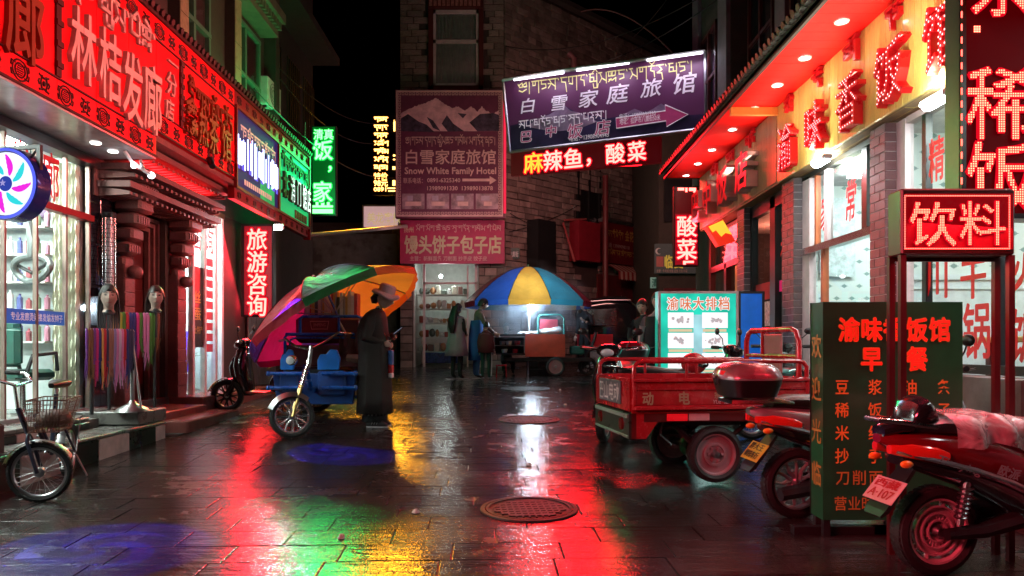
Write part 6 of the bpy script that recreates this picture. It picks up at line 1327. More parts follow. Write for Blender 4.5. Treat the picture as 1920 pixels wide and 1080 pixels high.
    for i, s_ in enumerate((plate[2] if plate else ('西藏', 'A10075'))):
        U = MM.to_3x3() @ V3((0, -1, 0)); Vv = MM.to_3x3() @ V3((0, 0, 1)); O = MM @ V3((-.011, .085, .01 - i * .062)); mb = MB(); text(mb, s_, O, U, Vv, .17, .05, .001, .02, em=False); mb.build('plate_number', m_black if not plate else plate[3], pl, fix=False)
    mb = MB(); xloft(mb, [(.55, .30, .10, .035), (.7, .275, .14, .03), (.95, .285, .14, .03), (1.02, .32, .12, .04)]); B('footboard', mb, floor_m or m_black)
    mb = MB(); mb.loft([vring(*q) for q in ((.24, .96, .06, .11), (.36, .99, .08, .16), (.50, 1.03, .10, .19), (.66, 1.055, .11, .185), (.78, 1.05, .10, .155), (.88, 1.04, .085, .12), (.94, 1.03, .05, .07))]); B('leg_shield', mb, body)
    mb = MB(); mb.loft([vring(*q) for q in ((.44, 1.13, .03, .04), (.52, 1.16, .06, .09), (.64, 1.16, .07, .12), (.76, 1.13, .06, .10), (.84, 1.10, .04, .06))]); B('nose', mb, body)
    mb = MB(); mb.tube([(1.10, 0, .62), (1.28 - .02, .075, R)], .022); mb.tube([(1.10, 0, .62), (1.26, -.075, R)], .022); B('fork', mb, m_dark)
    mb = MB(); n = 12; mb.loft([[V3((WB + (R + .035) * math.cos(a), y, R + (R + .035) * math.sin(a) - abs(y) * .25)) for y in (-.07, -.035, 0, .035, .07)] for a in [PI * (.08 + .72 * i / n) for i in range(n + 1)]], caps=False, closed=False); B('front_fender', mb, body)
    mb = MB(); mb.loft([vring(*q) for q in ((.90, 1.05, .05, .08), (.94, 1.06, .085, .13), (.99, 1.05, .095, .15), (1.03, 1.03, .07, .11), (1.045, 1.02, .03, .05))]); B('handlebar_cover', mb, body)
    mb = MB(); mb.ball((1.14, 0, .95), .03, .075, .045); B('headlight', mb, mat('headlamp_glass', (.6, .65, .7), .1, coat=1))
    mb = MB(); mb.tube([(.96, -.34, 1.0), (1.03, -.2, 1.0), (1.05, 0, .98), (1.03, .2, 1.0), (.96, .34, 1.0)], .013); B('handlebar', mb, m_chrome)
    for s in (-1, 1):
        mb = MB(); mb.tube([(.955, s * .35, 1.0), (.985, s * .24, 1.0)], .02); B('grip', mb, m_rubber)
        mb = MB(); mb.tube([(1.05, s * .2, 1.0), (1.09, s * .2, .98), (1.04, s * .33, 1.0)], .007, n=5); B('brake_lever', mb, m_chrome)
        if mirror:
            mb = MB(); mb.tube([(1.02, s * .18, 1.0), (1.03, s * .24, 1.10), (1.0, s * .30, 1.16)], .006, n=5); mb.ball((.995, s * .31, 1.18), .018, .06, .04); B('mirror', mb, m_black)
    mb = MB(); mb.tube([(.5, -.1, .26), (.54, -.16, .02)], .012); mb.tube([(.54, -.16, .012), (.58, -.2, .012)], .014); B('kickstand', mb, m_dark)
    if box:
        mb = MB(); mb.loft([ring(-.36, 0, z, hw, hw * 1.02 if 0 else hw, 4) for z, hw in ()] or [[V3((-.35 + a * sx, b * sy, z)) for a, b in [(math.cos(q) * (abs(math.cos(q)) ** -.35 if abs(math.cos(q)) > .02 else 1), math.sin(q) * (abs(math.sin(q)) ** -.35 if abs(math.sin(q)) > .02 else 1)) for q in [2 * PI * i / 24 for i in range(24)]]] for z, sx, sy in ((.80, .13, .14), (.82, .165, .18), (.90, .19, .205), (.935, .195, .21))]); tb_ = B('top_box', mb, m_black)
        mb = MB(); mb.loft([[V3((-.35 + a * sx, b * sy, z)) for a, b in [(math.cos(q) * (abs(math.cos(q)) ** -.35 if abs(math.cos(q)) > .02 else 1), math.sin(q) * (abs(math.sin(q)) ** -.35 if abs(math.sin(q)) > .02 else 1)) for q in [2 * PI * i / 24 for i in range(24)]]] for z, sx, sy in ((.937, .198, .213), (.955, .195, .21), (.995, .175, .19), (1.025, .135, .15), (1.035, .08, .09))]); mb.build('box_lid', box, tb_, smooth=True)
        mb = MB(); mb.loft([[V3((-.35 + math.cos(q) * sx, math.sin(q) * sy, z)) for q in [PI * (.55 + .9 * i / 14) for i in range(15)]] for z, sx, sy in ((.96, .203, .18), (.985, .193, .17))], caps=False, closed=False); mb.build('reflector_band', mat('red_lamp_lens', (.55, .01, .01)), tb_, smooth=True)
        mb = MB(); mb.loft([[V3((-.35 + a * .199, b * .214, z)) for a, b in [(math.cos(q) * max(abs(math.cos(q)), .02) ** -.35, math.sin(q) * max(abs(math.sin(q)), .02) ** -.35) for q in [2 * PI * i / 24 for i in range(24)]]] for z in (.93, .942)]); mb.build('box_seam', m_silver, tb_, smooth=True); mb = MB(); mb.rbox((-.555, 0, .92), .012, .05, .06, .003); mb.build('box_latch', m_chrome, tb_); mb = MB(); mb.box(-.5, -.1, .775, -.15, .1, .798); B('luggage_rack', mb, m_chrome, smooth=False)
    return t
m_maroon = mat('maroon_lacquer', (.16, .004, .010), .14, coat=1, var=.1); m_blacklac = mat('black_lacquer', (.010, .010, .012), .15, coat=1); m_silver = mat('silver_lacquer', (.5, .5, .52), .22, .6, coat=.8); m_vinyl = mat('black_vinyl', (.015, .014, .014), .35, bump=.2, bs=90)
m_greenl = mat('lime_lacquer', (.12, .42, .02), .2, coat=1); m_rednum = mat('red_number_print', (.4, .02, .03), .5)
# maroon scooter in front, under a clear plastic sheet
c = gnd(1750, 1076)
ms = scooter('glossy maroon motor scooter parked in front of the green breakfast menu board', (c.x, c.y, c.z), math.radians(10), m_maroon, m_blacklac, m_vinyl, plate=('pink', (.6, .38, .38), ('西藏', 'A·107'), m_rednum), rimstyle='slot', rimn=10, rim_m=mat('dull_cast_rim', (.62, .42, .45), .45, .25))
mb = MB(); mb.loft([ring(x, 0, z, hw, hh, 14, 3) for x, z, hw, hh in ((-.20, .79, .08, .03), (-.17, .83, .10, .07), (-.12, .85, .11, .075), (-.085, .84, .10, .06), (-.06, .81, .09, .03))]); mb.build('backrest', m_blacklac, ms, smooth=True)
mb = MB(); xloft(mb, [(-.33, .75, .05, .03), (-.26, .775, .09, .035), (-.2, .775, .1, .03)]); mb.build('tail_rack', m_blacklac, ms, smooth=True)
for s_, x, z, w, h in (('欧派', .20, .545, .13, .055), ('Tianying', -.12, .60, .26, .05)):
    mb = MB(); M_ = MX.Rotation(math.radians(17), 4, 'Y'); text(mb, s_, (0, 0, 0), EX, EZ, w, h, .001, .02, em=False, shear=.2); mb.xf(MX.Translation((x, -.172 if w < .2 else -.150, z)) @ MX.Rotation(math.radians(17), 4, 'Y') @ MX.Rotation(math.radians(0), 4, 'Z')); mb.build('badge', m_silver, ms, fix=False)
def sheet():
    mb = MB(); nx, ny = 36, 20; random.seed(4); P = []
    for i in range(nx + 1):
        x = -.02 + .95 * i / nx; row = []; zt = .835 - .10 * max(0, (x - .2)) + .008 * math.sin(x * 9)
        for j in range(ny + 1):
            v = (j / ny - .5) * 2; a = abs(v); y = .19 * math.sin(min(a * 1.9, 1.57)) * (1 if v > 0 else -1) * (1 + .12 * math.sin(i * .9 + v * 2)); z = zt - .26 * max(0, a - .35) ** 1.25 * (1 + .08 * math.sin(i * .5)) + .004 * math.sin(i * 1.1 + j * .8) + .004 * math.sin(i * .4 - j * 1.3)
            row.append(V3((x, y, z)))
        P.append(row)
    return mb.loft(P, caps=False, closed=False)
pc = thing('plastic_sheet', 'crumpled translucent pink white plastic sheet draped over the maroon scooter seat', 'plastic sheet', (c.x, c.y, c.z), math.radians(10), tilt=True)
def plastic():
    m = bpy.data.materials.new('clear_polythene'); m.use_nodes = True; N = m.node_tree.nodes; L = m.node_tree.links; b = N['Principled BSDF']; b.inputs['Base Color'].default_value = (.62, .52, .50, 1); b.inputs['Roughness'].default_value = .18; b.inputs['Coat Weight'].default_value = .5
    n = N.new('ShaderNodeTexNoise'); n.inputs['Scale'].default_value = 9; n.inputs['Detail'].default_value = 6; n.inputs['Distortion'].default_value = 1.5; r = N.new('ShaderNodeMapRange'); r.inputs[1].default_value = .35; r.inputs[2].default_value = .7; r.inputs[3].default_value = .35; r.inputs[4].default_value = .85; tc = N.new('ShaderNodeTexCoord'); L.new(tc.outputs['Object'], n.inputs['Vector']); L.new(n.outputs[0], r.inputs[0]); L.new(r.outputs[0], b.inputs['Alpha'])
    bp = N.new('ShaderNodeBump'); bp.inputs['Strength'].default_value = .9; bp.inputs['Distance'].default_value = .02; L.new(n.outputs[0], bp.inputs['Height']); L.new(bp.outputs[0], b.inputs['Normal']); return m
sheet().build('sheet', plastic(), pc, smooth=True)
# silver scooter with top box
c = gnd(1490, 970); c.z = gz(c.y)
m_gradlid = mat('red_silver_lid', (.28, .11, .13), .25, .3, coat=.8, var=.5, scale=2)
sv = scooter('silver and black motor scooter with a red lidded top box by the cargo tricycle', (c.x, c.y, c.z), math.radians(9), m_silver, m_blacklac, m_vinyl, box=m_gradlid, plate=('yellow', (.5, .40, .03), ('胖大王', '摩托车行'), m_black), rimstyle='alloy', rimn=6)
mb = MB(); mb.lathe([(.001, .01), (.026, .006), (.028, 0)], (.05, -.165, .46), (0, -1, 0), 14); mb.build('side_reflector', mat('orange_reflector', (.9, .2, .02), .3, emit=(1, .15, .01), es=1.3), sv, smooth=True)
mb = MB(); mb.tube([(-.2, -.17, .20), (.1, -.17, .24), (.4, -.13, .26)], [.045, .05, .03]); mb.build('exhaust', m_dark, sv, smooth=True)
# black scooter on the left
c = gnd(427, 772)
m_redfloor = mat('red_floor_mat', (.5, .05, .03), .25, coat=.5)
bl = scooter('black motor scooter facing the steps under the red travel sign', (c.x + 1.27, c.y + .02, gz(c.y)), math.radians(180), m_blacklac, m_blacklac, m_vinyl, floor_m=m_redfloor, rimstyle='alloy', rimn=8, rim_m=m_dark)
mb = MB(); mb.tube([(1.0, -.17, .9), (1.12, -.19, .6), (1.0, -.2, .36)], .012); mb.build('purple_trim', mat('violet_trim', (.15, .04, .5), .2, coat=1), bl, smooth=True)
# motorbikes behind the tricycle
c = pt(1150, 700, 8.6); scooter('lime green and black motorbike with a maroon top box behind the red cargo tricycle', (1.42, 9.2, gz(9.2)), math.radians(250), m_blacklac, m_greenl, m_vinyl, box=m_maroon, rimstyle='wire', rimn=24)
scooter('dark motorbike with round mirror in front of the turquoise lightbox', (1.35, 8.0, gz(8)), math.radians(6), m_blacklac, m_dark, m_vinyl, rimstyle='wire', rimn=24)
scooter('dark motorbike parked against the blue board', (3.0, 7.8, gz(7.8)), math.radians(80), m_blacklac, m_silver, m_vinyl)
hm = thing('red_helmet', 'red helmet resting on the dark motorbike seat behind the cargo bed', 'helmet', (1.95, 7.98, gz(8) + .84)); mb = MB(); mb.ball((0, 0, 0), .14, .12, .12, 16, 10); mb.build('shell', m_redpaint, hm, smooth=True); mb = MB(); mb.ball((.05, -.02, -.01), .105, .105, .05, 14, 8); mb.build('visor', m_blacklac, hm, smooth=True)

# ---- red cargo tricycle
h8 = math.radians(8); rt_ = (1.543, 6.375); rc = thing('cargo_tricycle', 'red electric cargo tricycle with rail sided open bed, its tail towards the street', 'tricycle', (rt_[0], rt_[1], gz(rt_[1])), h8, tilt=False)
B = lambda n_, mb, m, par=None, **k: mb.build(n_, m, par or rc, **k)
m_innerred = mat('worn_red_bed', (.26, .02, .02), .4, dirt=.5); m_tail = mat('dark_green_black_tail', (.03, .035, .03), .3, dirt=.3)
X0, X1, W = -.70, .78, .52
mb = MB(); mb.box(X0, -W, .57, X1, W, .60); B('bed_floor', mb, m_innerred)
for s in (-1, 1):
    mb = MB(); mb.box(X0, s * W - .012, .56, X1, s * W + .012, .83); sp_ = B('side_panel', mb, m_redpaint)
    mb = MB()
    mb.rbox(((X0 + X1) / 2, s * (W + .018), .815), X1 - X0, .03, .035, .01); mb.rbox(((X0 + X1) / 2, s * (W + .02), .60), X1 - X0 - .02, .035, .05, .014); mb.rbox(((X0 + X1) / 2, s * (W + .015), .745), X1 - X0 - .06, .012, .018, .005)
    for x in (X0 + .02, X1 - .02, .04): mb.rbox((x, s * (W + .014), .70), .035, .022, .24, .008)
    mb.build('rib', m_redpaint, sp_, smooth=True)
    mb = MB(); P = [(X0 + .02, s * W, .83), (X0 + .02, s * W, .92), (X0 + .05, s * W, .955), (X0 + .10, s * W, .965), (X1 - .10, s * W, .965), (X1 - .05, s * W, .955), (X1 - .02, s * W, .92), (X1 - .02, s * W, .83)]; mb.tube(P, .018, n=10); 
    for x in (-.25, .25): mb.tube([(x, s * W, .83), (x, s * W, .96)], .013)
    B('rail', mb, m_redpaint, smooth=True)
mb = MB(); mb.box(X1 - .02, -W, .60, X1 + .01, W, .83); B('front_panel', mb, m_redpaint)
mb = MB(); mb.box(X0 - .015, -W, .575, X0 + .01, W, .83); tg = B('tailgate', mb, m_redpaint)
mb = MB(); mb.rbox((X0 - .022, 0.03, .71), .012, .66, .19, .004); mb.build('tail_plate', mat('grey_tail_plate', (.10, .11, .13), .4), tg)
mb = MB(); text(mb, '巴山电动', (X0 - .030, .34, .63), -EY, EZ, .62, .16, .002, .01); mb.build('tail_lettering', m_white, tg, fix=False)
mb = MB(); mb.box(X0 - .02, -W, .36, X0 + .04, W, .56); tb2 = B('tail_board', mb, m_tail)
for y in (-.33, .33):
    mb = MB(); mb.lathe([(.001, .02), (.05, .015), (.055, 0)], (X0 - .02, y, .46), (-1, 0, 0), 16); mb.build('tail_lamp', mat('dark_red_lens', (.12, .01, .01), .15, coat=1), tb2, smooth=True)
mb = MB(); mb.box(X0 - .03, -.5, .52, X0 - .02, .5, .55); mb.box(X0 - .03, -.5, .37, X0 - .02, .5, .385); mb.build('strip', mat('pale_green_strip', (.25, .4, .33), .3), tb2)
for s in (-1, 1): mb = MB(); mb.prism([(0, .56), (.26, .56), (.12, .36), (0, .36)], (X0, s * W, 0), EX, EZ, V3((0, s * -.02, 0))); B('corner_bracket', mb, m_redpaint)
mb = MB(); mb.box(X0 + .1, -W - .002, .49, X1, -W + .02, .555); B('skirt', mb, mat('dark_red_skirt', (.09, .008, .010), .4))
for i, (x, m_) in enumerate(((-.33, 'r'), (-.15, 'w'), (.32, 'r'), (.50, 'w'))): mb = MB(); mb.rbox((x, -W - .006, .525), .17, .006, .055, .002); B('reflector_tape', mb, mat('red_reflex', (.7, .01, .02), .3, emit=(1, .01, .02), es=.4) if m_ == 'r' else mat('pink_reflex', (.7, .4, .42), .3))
mb = MB(); mb.box(-.6, -.36, .44, 1.5, -.30, .50); mb.box(-.6, .30, .44, 1.5, .36, .50); mb.tube([(0, -.46, .22), (0, .46, .22)], .035); mb.lathe([(.001, -.09), (.09, -.08), (.1, 0), (.09, .08), (.001, .09)], (0, 0, .22), (0, 1, 0), 16)
for s in (-1, 1): mb.tube([(-.32, s * .38, .46), (-.12, s * .38, .30), (.12, s * .38, .30), (.32, s * .38, .46)], .02); mb.tube([(-.34, s * .33, .5), (-.1, s * .4, .24)], .02)
B('chassis', mb, m_dark)
mb = MB(); mb.tube([(-.42, -.44, .5), (-.45, -.46, .38), (-.36, -.47, .30)], .012); B('cable', mb, m_black, smooth=True)
for s in (-1, 1): wheel(rc, (0, s * .47, .222), (0, 1 if s > 0 else 1, 0), .222, .11, 'disc', 6, mat('dusty_pink_rim', (.40, .25, .27), .45, .3))
wheel(rc, (2.0, 0, .25), (0, 1, 0), .25, .09, 'alloy', 6)
mb = MB(); mb.tube([(1.7, 0, .98), (1.78, 0, .8), (2.0, .06, .25)], .025); mb.tube([(1.78, 0, .8), (2.0, -.06, .25)], .025); B('fork', mb, m_steel, smooth=True)
mb = MB(); mb.tube([(1.5, -.36, 1.0), (1.66, -.2, 1.03), (1.7, 0, 1.0), (1.66, .2, 1.03), (1.5, .36, 1.0)], .014); B('handlebar', mb, m_chrome, smooth=True)
mb = MB(); mb.rbox((1.2, 0, .74), .4, .5, .1, .03); B('seat', mb, m_vinyl, smooth=True); mb = MB(); mb.rbox((1.15, 0, .56), .55, .42, .26, .02); B('battery_box', mb, m_redpaint); mb = MB(); mb.rbox((1.72, 0, .66), .14, .34, .45, .04); B('front_cowl', mb, m_redpaint, smooth=True)
mb = MB(); P = [(.72, -.47, .83), (.72, -.47, 1.13), (.72, -.43, 1.20), (.72, -.36, 1.225), (.72, .36, 1.225), (.72, .43, 1.20), (.72, .47, 1.13), (.72, .47, .83)]; mb.tube(P, .024, n=10); mb.tube([(.72, -.46, 1.0), (.72, .46, 1.0)], .018); mb.tube([(.72, .16, 1.0), (.72, .16, 1.22)], .015); B('head_frame', mb, m_redpaint, smooth=True)
mb = MB(); mb.rbox((.74, .02, 1.02), .02, .36, .34, .01); B('head_panel', mb, mat('pink_grey_panel', (.30, .17, .16), .4, dirt=.4))
m_goldtxt = mat('gold_outline_print', (.42, .30, .18), .5)
for s_, x, w in (('动', -.62, .095), ('电', -.33, .10)): mb = MB(); text(mb, s_, (x, -W - .016, .625), EX, EZ, w, .105, .002, .03); B('character', mb, m_goldtxt, fix=False)
mb = MB(); text(mb, '宗威三轮 助力', (-.03, -W - .016, .67), EX, EZ, .34, .055, .002, .02); B('lettering', mb, m_goldtxt, fix=False); mb = MB(); text(mb, 'YUENENG POWER', (-.04, -W - .016, .63), EX, EZ, .34, .03, .002, .02, em=False, shear=.2); B('lettering', mb, mat('pink_reflex', (.7, .4, .42)), fix=False)

# ---- umbrellas
def canopy(t, M, R, h, cols, curve=1.0, val=.10, pole=None, ribm=None, sag=.05):
    n = len(cols); bulge = lambda q: h * (1 - q ** (1.6 * curve))
    for k, m in enumerate(cols):
        a0, a1 = 2 * PI * k / n, 2 * PI * (k + 1) / n; rings = []; na = 8
        for i in range(13):
            q = i / 12; row = []
            for j in range(na + 1):
                f = j / na; a = a0 + (a1 - a0) * f; e = math.sin(PI * f); r = R * max(q, .02) * (1 - .035 * e * q) ; row.append(M @ V3((r * math.cos(a), r * math.sin(a), bulge(q) - sag * e * q * (1 - q) * 2)))
            rings.append(row)
        row = [M @ V3((R * (.985 + .02 * math.sin(j * 2.4 + k)) * (1 - .035 * math.sin(PI * j / na)) * math.cos(a0 + (a1 - a0) * j / na), R * .985 * (1 - .035 * math.sin(PI * j / na)) * math.sin(a0 + (a1 - a0) * j / na), -val)) for j in range(na + 1)]; rings.append(row)
        mb = MB(); mb.loft(rings, caps=False, closed=False); mb.build('canopy_panel', m, t, smooth=True, fix=False)
    mb = MB()
    for k in range(n): a = 2 * PI * k / n; mb.tube([M @ V3((R * q * math.cos(a), R * q * math.sin(a), bulge(q) - .012)) for q in [i / 10 for i in range(11)]], .008, n=5); mb.tube([M @ V3((R * .5 * math.cos(a), R * .5 * math.sin(a), bulge(.5) - .01)), M @ V3((0, 0, h - .55))], .007, n=5)
    mb.build('ribs', ribm or m_steel, t, smooth=True); mb = MB()
    for k in range(n): a = 2 * PI * k / n; mb.tube([M @ V3((R * q * math.cos(a), R * q * math.sin(a), bulge(q) + .003)) for q in [i / 10 for i in range(11)]], .006, n=4)
    mb.build('seams', m_dark, t, smooth=True)
    mb = MB(); mb.tube([M @ V3((0, 0, h + .05)), M @ V3((0, 0, (pole or -1)))], .018, n=10); mb.build('pole', m_steel, t, smooth=True)
def cloth(name, c, tr=.35):
    m = bpy.data.materials.new(name); m.use_nodes = True; N = m.node_tree.nodes; L = m.node_tree.links; b = N['Principled BSDF']
    n = N.new('ShaderNodeTexNoise'); n.inputs['Scale'].default_value = 3; n.inputs['Detail'].default_value = 6; mx = N.new('ShaderNodeMix'); mx.data_type = 'RGBA'; mx.inputs[6].default_value = tuple(q * .55 for q in c) + (1,); mx.inputs[7].default_value = tuple(min(1, q * 1.15) for q in c) + (1,); L.new(n.outputs[0], mx.inputs[0]); L.new(mx.outputs[2], b.inputs['Base Color']); b.inputs['Roughness'].default_value = .5
    n4 = N.new('ShaderNodeTexNoise'); n4.inputs['Scale'].default_value = 2.2; n4.inputs['Distortion'].default_value = 2.5; bp = N.new('ShaderNodeBump'); bp.inputs['Strength'].default_value = .8; bp.inputs['Distance'].default_value = .05; L.new(n4.outputs[0], bp.inputs['Height']); L.new(bp.outputs[0], b.inputs['Normal'])
    t = N.new('ShaderNodeBsdfTranslucent'); L.new(mx.outputs[2], t.inputs[0]); ms_ = N.new('ShaderNodeMixShader'); ms_.inputs[0].default_value = tr; L.new(b.outputs[0], ms_.inputs[1]); L.new(t.outputs[0], ms_.inputs[2]); L.new(ms_.outputs[0], N['Material Output'].inputs[0]); return m
cl = dict(red=cloth('red_canopy', (.42, .01, .03)), green=cloth('green_canopy', (.015, .20, .05)), orange=cloth('orange_canopy', (.75, .22, .03), .5), yellow=cloth('amber_canopy', (.80, .40, .06), .55), purple=cloth('purple_canopy', (.10, .03, .30)), pink=cloth('magenta_canopy', (.45, .01, .12), .5), blue=cloth('blue_canopy', (.03, .10, .45), .4), teal=cloth('teal_canopy', (.04, .26, .36), .4), maroon=cloth('maroon_canopy', (.16, .01, .02), .3))
us = thing('stall_umbrella', 'big blue, yellow and maroon parasol over the food stall at the street end', 'umbrella', (.36, 17.6, gz(17.6)))
zc = pt(0, 568, 17.6).z - gz(17.6)
Mu = MX.Translation((0, 0, zc)) @ MX.Rotation(math.radians(-90 - 18), 4, 'Z')
canopy(us, Mu, 1.52, .86, [cl[k] for k in ('yellow', 'teal', 'maroon', 'blue', 'yellow', 'maroon', 'teal', 'blue', 'maroon', 'blue')], 1.15, .12, pole=-2.2)
ub_ = thing('tricycle_umbrella', 'large tilted umbrella with red, green and orange panels fixed to the blue tricycle', 'umbrella', (-2.35, 9.7, gz(9.7)))
cc = pt(628, 590, 9.6) - V3((-2.35, 9.7, gz(9.7))); nrm = V3((-.50, .13, .85)).normalized(); ux = (EX - nrm * nrm.x).normalized(); uy = nrm.cross(ux)
Mt = MX.Translation(cc) @ MX(((ux.x, uy.x, nrm.x, 0), (ux.y, uy.y, nrm.y, 0), (ux.z, uy.z, nrm.z, 0), (0, 0, 0, 1))) @ MX.Rotation(math.radians(-140), 4, 'Z')
canopy(ub_, Mt, 1.20, .56, [cl[k] for k in ('red', 'green', 'orange', 'yellow', 'orange', 'purple', 'pink', 'purple')], 1.1, .10, pole=-.6, sag=.16)
# ---- blue tricycle
bt = thing('blue_tricycle', 'blue cargo tricycle with its silver front wheel turned sideways, loaded with books', 'tricycle', (-2.40, 10.25, gz(10.25)), math.radians(-90))
B = lambda n_, mb, m, par=None, **k: mb.build(n_, m, par or bt, **k)
m_bluep = mat('blue_tricycle_paint', (.012, .12, .52), .28, coat=.7, dirt=.3); m_blued = mat('dark_blue_panel', (.012, .06, .26), .35, coat=.4, dirt=.4); m_bluepl = mat('bright_blue_plastic', (.015, .20, .75), .35)
FX, FY = 2.05, -.05; zf = gz(8.2) - gz(10.25); st_ = math.radians(62)
wa = V3((math.cos(math.radians(90) - st_ + 0), math.sin(math.radians(90) - st_), 0)); wa = V3((.93, .36, 0)).normalized()
wheel(bt, (FX, FY, .242 + zf), wa, .242, .085, 'alloy', 6, mat('bright_alloy', (.75, .72, .74), .25, .85), tr=.24)
for s in (-1, 1): wheel(bt, (0, s * .45, .24), (0, 1, 0), .24, .1, 'disc', 6)
side = wa * .06; hub = V3((FX, FY, .242 + zf)); topf = V3((FX - .22, FY + .12, .86 + zf))
mb = MB()
for s in (-1, 1): mb.tube([hub + side * s * 1.3, hub + side * s * 1.3 + (topf - hub) * .55], .018)
B('lower_fork', mb, mat('brass_fork', (.55, .38, .14), .3, .8), smooth=True)
mb = MB()
for s in (-1, 1):
    mb.tube([hub + side * s * 1.3 + (topf - hub) * .5, topf + side * s * .8], .013)
    for k in range(9): q = hub + side * s * 1.3 + (topf - hub) * (.52 + k * .04); mb.tube([q + V3((.026 * math.cos(a), .026 * math.sin(a), 0)) for a in [2 * PI * i / 10 for i in range(10)]], .005, n=4, closed=True)
B('fork_spring', mb, m_chrome, smooth=True)
mb = MB(); mb.tube([topf - V3((0, 0, .08)), topf + V3((-.05, .02, .16))], .024); B('steering_stem', mb, m_steel, smooth=True)
mb = MB(); mb.tube([topf + V3((-.34, .42, .30)), topf + V3((-.12, .32, .32)), topf + V3((-.05, .16, .20)), topf + V3((-.04, 0, .12)), topf + V3((.02, -.14, .16)), topf + V3((.0, -.26, .24)), topf + V3((-.16, -.38, .22))], .014); B('handlebar', mb, m_chrome, smooth=True)
mb = MB(); mb.lathe([(.001, .05), (.05, .045), (.06, .02), (.055, -.04), (.001, -.06)], topf + V3((.06, -.17, 0)), (1, -.15, 0), 18); hl_ = B('headlamp', mb, m_chrome, smooth=True)
mb = MB(); mb.lathe([(.001, .062), (.045, .055)], topf + V3((.06, -.17, 0)), (1, -.15, 0), 18); mb.build('lens', mat('headlamp_glass', (.6, .65, .7)), hl_, smooth=True)
mb = MB(); u_ = wa.cross(EZ).normalized(); n = 12
mb.loft([[hub + (u_ * math.cos(a) + EZ * math.sin(a)) * (.275 - abs(k) * .05) + wa * k * .055 for k in (-1, -.5, 0, .5, 1)] for a in [PI * (.12 + .62 * i / n) for i in range(n + 1)]], caps=False, closed=False); B('front_fender', mb, m_steel, smooth=True)
# frame, leg guards, cab and bed
mb = MB(); mb.tube([(.2, 0, .45), (1.0, 0, .38), (1.5, 0, .45), (1.8, .03, .72)], .035); mb.tube([(-.4, -.3, .42), (1.1, -.3, .40)], .03); mb.tube([(-.4, .3, .42), (1.1, .3, .4)], .03); mb.tube([(0, -.45, .24), (0, .45, .24)], .03); B('chassis', mb, m_bluep, smooth=True)
mb = MB(); mb.add([(1.30, -.46, .24), (1.30, .46, .24), (1.34, .5, .62), (1.34, -.5, .62), (1.20, -.46, .24), (1.20, .46, .24), (1.22, .5, .62), (1.22, -.5, .62)], [(0, 1, 2, 3), (5, 4, 7, 6), (0, 4, 5, 1), (3, 2, 6, 7), (0, 3, 7, 4), (1, 5, 6, 2)]); B('front_apron', mb, m_blued, bevel=.02)
for y, w, h in ((.22, .34, .3), (-.3, .22, .26)): mb = MB(); mb.rbox((1.34, y, .50), .06, w, h, .02); B('apron_box', mb, m_blued)
for z in (.62, .45):
    for s in (-1, 1): mb = MB(); mb.tube([(1.42, s * .12, z), (1.42, s * .50, z)], .024, n=10); mb.ball((1.42, s * .52, z), .035, .03, .035, 10, 6); B('guard_bar', mb, m_bluep, smooth=True)
for y, w in ((-.34, .16), (.16, .26)):
    mb = MB(); mb.prism([(-.5 * w, 0), (.5 * w, 0), (.56 * w, .14), (.42 * w, .24), (.1 * w, .25), (-.1 * w, .19), (-.36 * w, .19), (-.5 * w, .12)], (1.30, y, .66), EY, EZ, V3((-.05, 0, 0))); B('blue_seat_back', mb, m_bluepl, bevel=.012)
mb = MB(); mb.rbox((.95, 0, .64), .4, .8, .1, .03); B('bench_seat', mb, m_vinyl, smooth=True)
m_bedred = mat('faded_maroon_panel', (.12, .02, .022), .5, dirt=.4)
mb = MB(); mb.box(-.55, -.52, .5, .75, .52, .54); mb.box(.72, -.52, .54, .75, .52, .96); mb.box(-.55, -.52, .54, .72, -.49, .96); mb.box(-.55, .49, .54, .72, .52, .96); mb.box(-.58, -.52, .5, -.55, .52, .96); B('bed', mb, m_bedred)
mb = MB()
for s in (-1, 1):
    mb.tube([(.78, s * .52, .5), (.78, s * .52, 1.06), (.78, s * .48, 1.10), (.78, 0, 1.10)], .02); mb.tube([(-.55, s * .52, .5), (-.55, s * .52, 1.10)], .02); mb.tube([(.78, s * .50, 1.10), (-.55, s * .50, 1.10)], .02); mb.tube([(.78, s * .46, .96), (.80, s * .44, 1.03), (.78, s * .38, 1.055), (.78, 0, 1.055)], .014)
mb.tube([(.74, -.34, 1.10), (.74, -.34, 1.30), (.74, -.30, 1.33), (.74, .40, 1.33), (.74, .46, 1.30), (.74, .48, 1.10)], .02); mb.tube([(.74, .16, 1.10), (.74, .16, 1.33)], .016)
B('cab_frame', mb, m_bluep, smooth=True)
mb = MB(); mb.rbox((.72, -.09, 1.215), .03, .46, .20, .01); bd_ = B('name_board', mb, mat('maroon_name_board', (.18, .02, .02), .4)); mb = MB(); mb.tube([(.738, -.09 + x, 1.215 + z) for x, z in ((-.12, .05), (-.10, -.05), (.10, -.05), (.12, .05))], .008, n=4, closed=True); text(mb, 'JINPENG', (.738, -.17, 1.19), EY, EZ, .16, .05, .001, .02, em=False); mb.build('emblem', mat('pink_emblem', (.5, .15, .12), .5), bd_, fix=False)
mb = MB(); mb.rbox((.1, 0, 1.16), 1.1, .86, .34, .04); B('cargo_cover', mb, m_bedred, smooth=True)
mb = MB(); n = 14; mb.loft([[V3((.80 + .03 * math.sin(i * 1.1 + z * 9), .18 + .34 * i / n, z)) for i in range(n + 1)] for z in (.85, .95, 1.05, 1.12)], caps=False, closed=False); B('hanging_cloth', mb, mat('brown_cloth', (.14, .07, .06), .8), smooth=True)
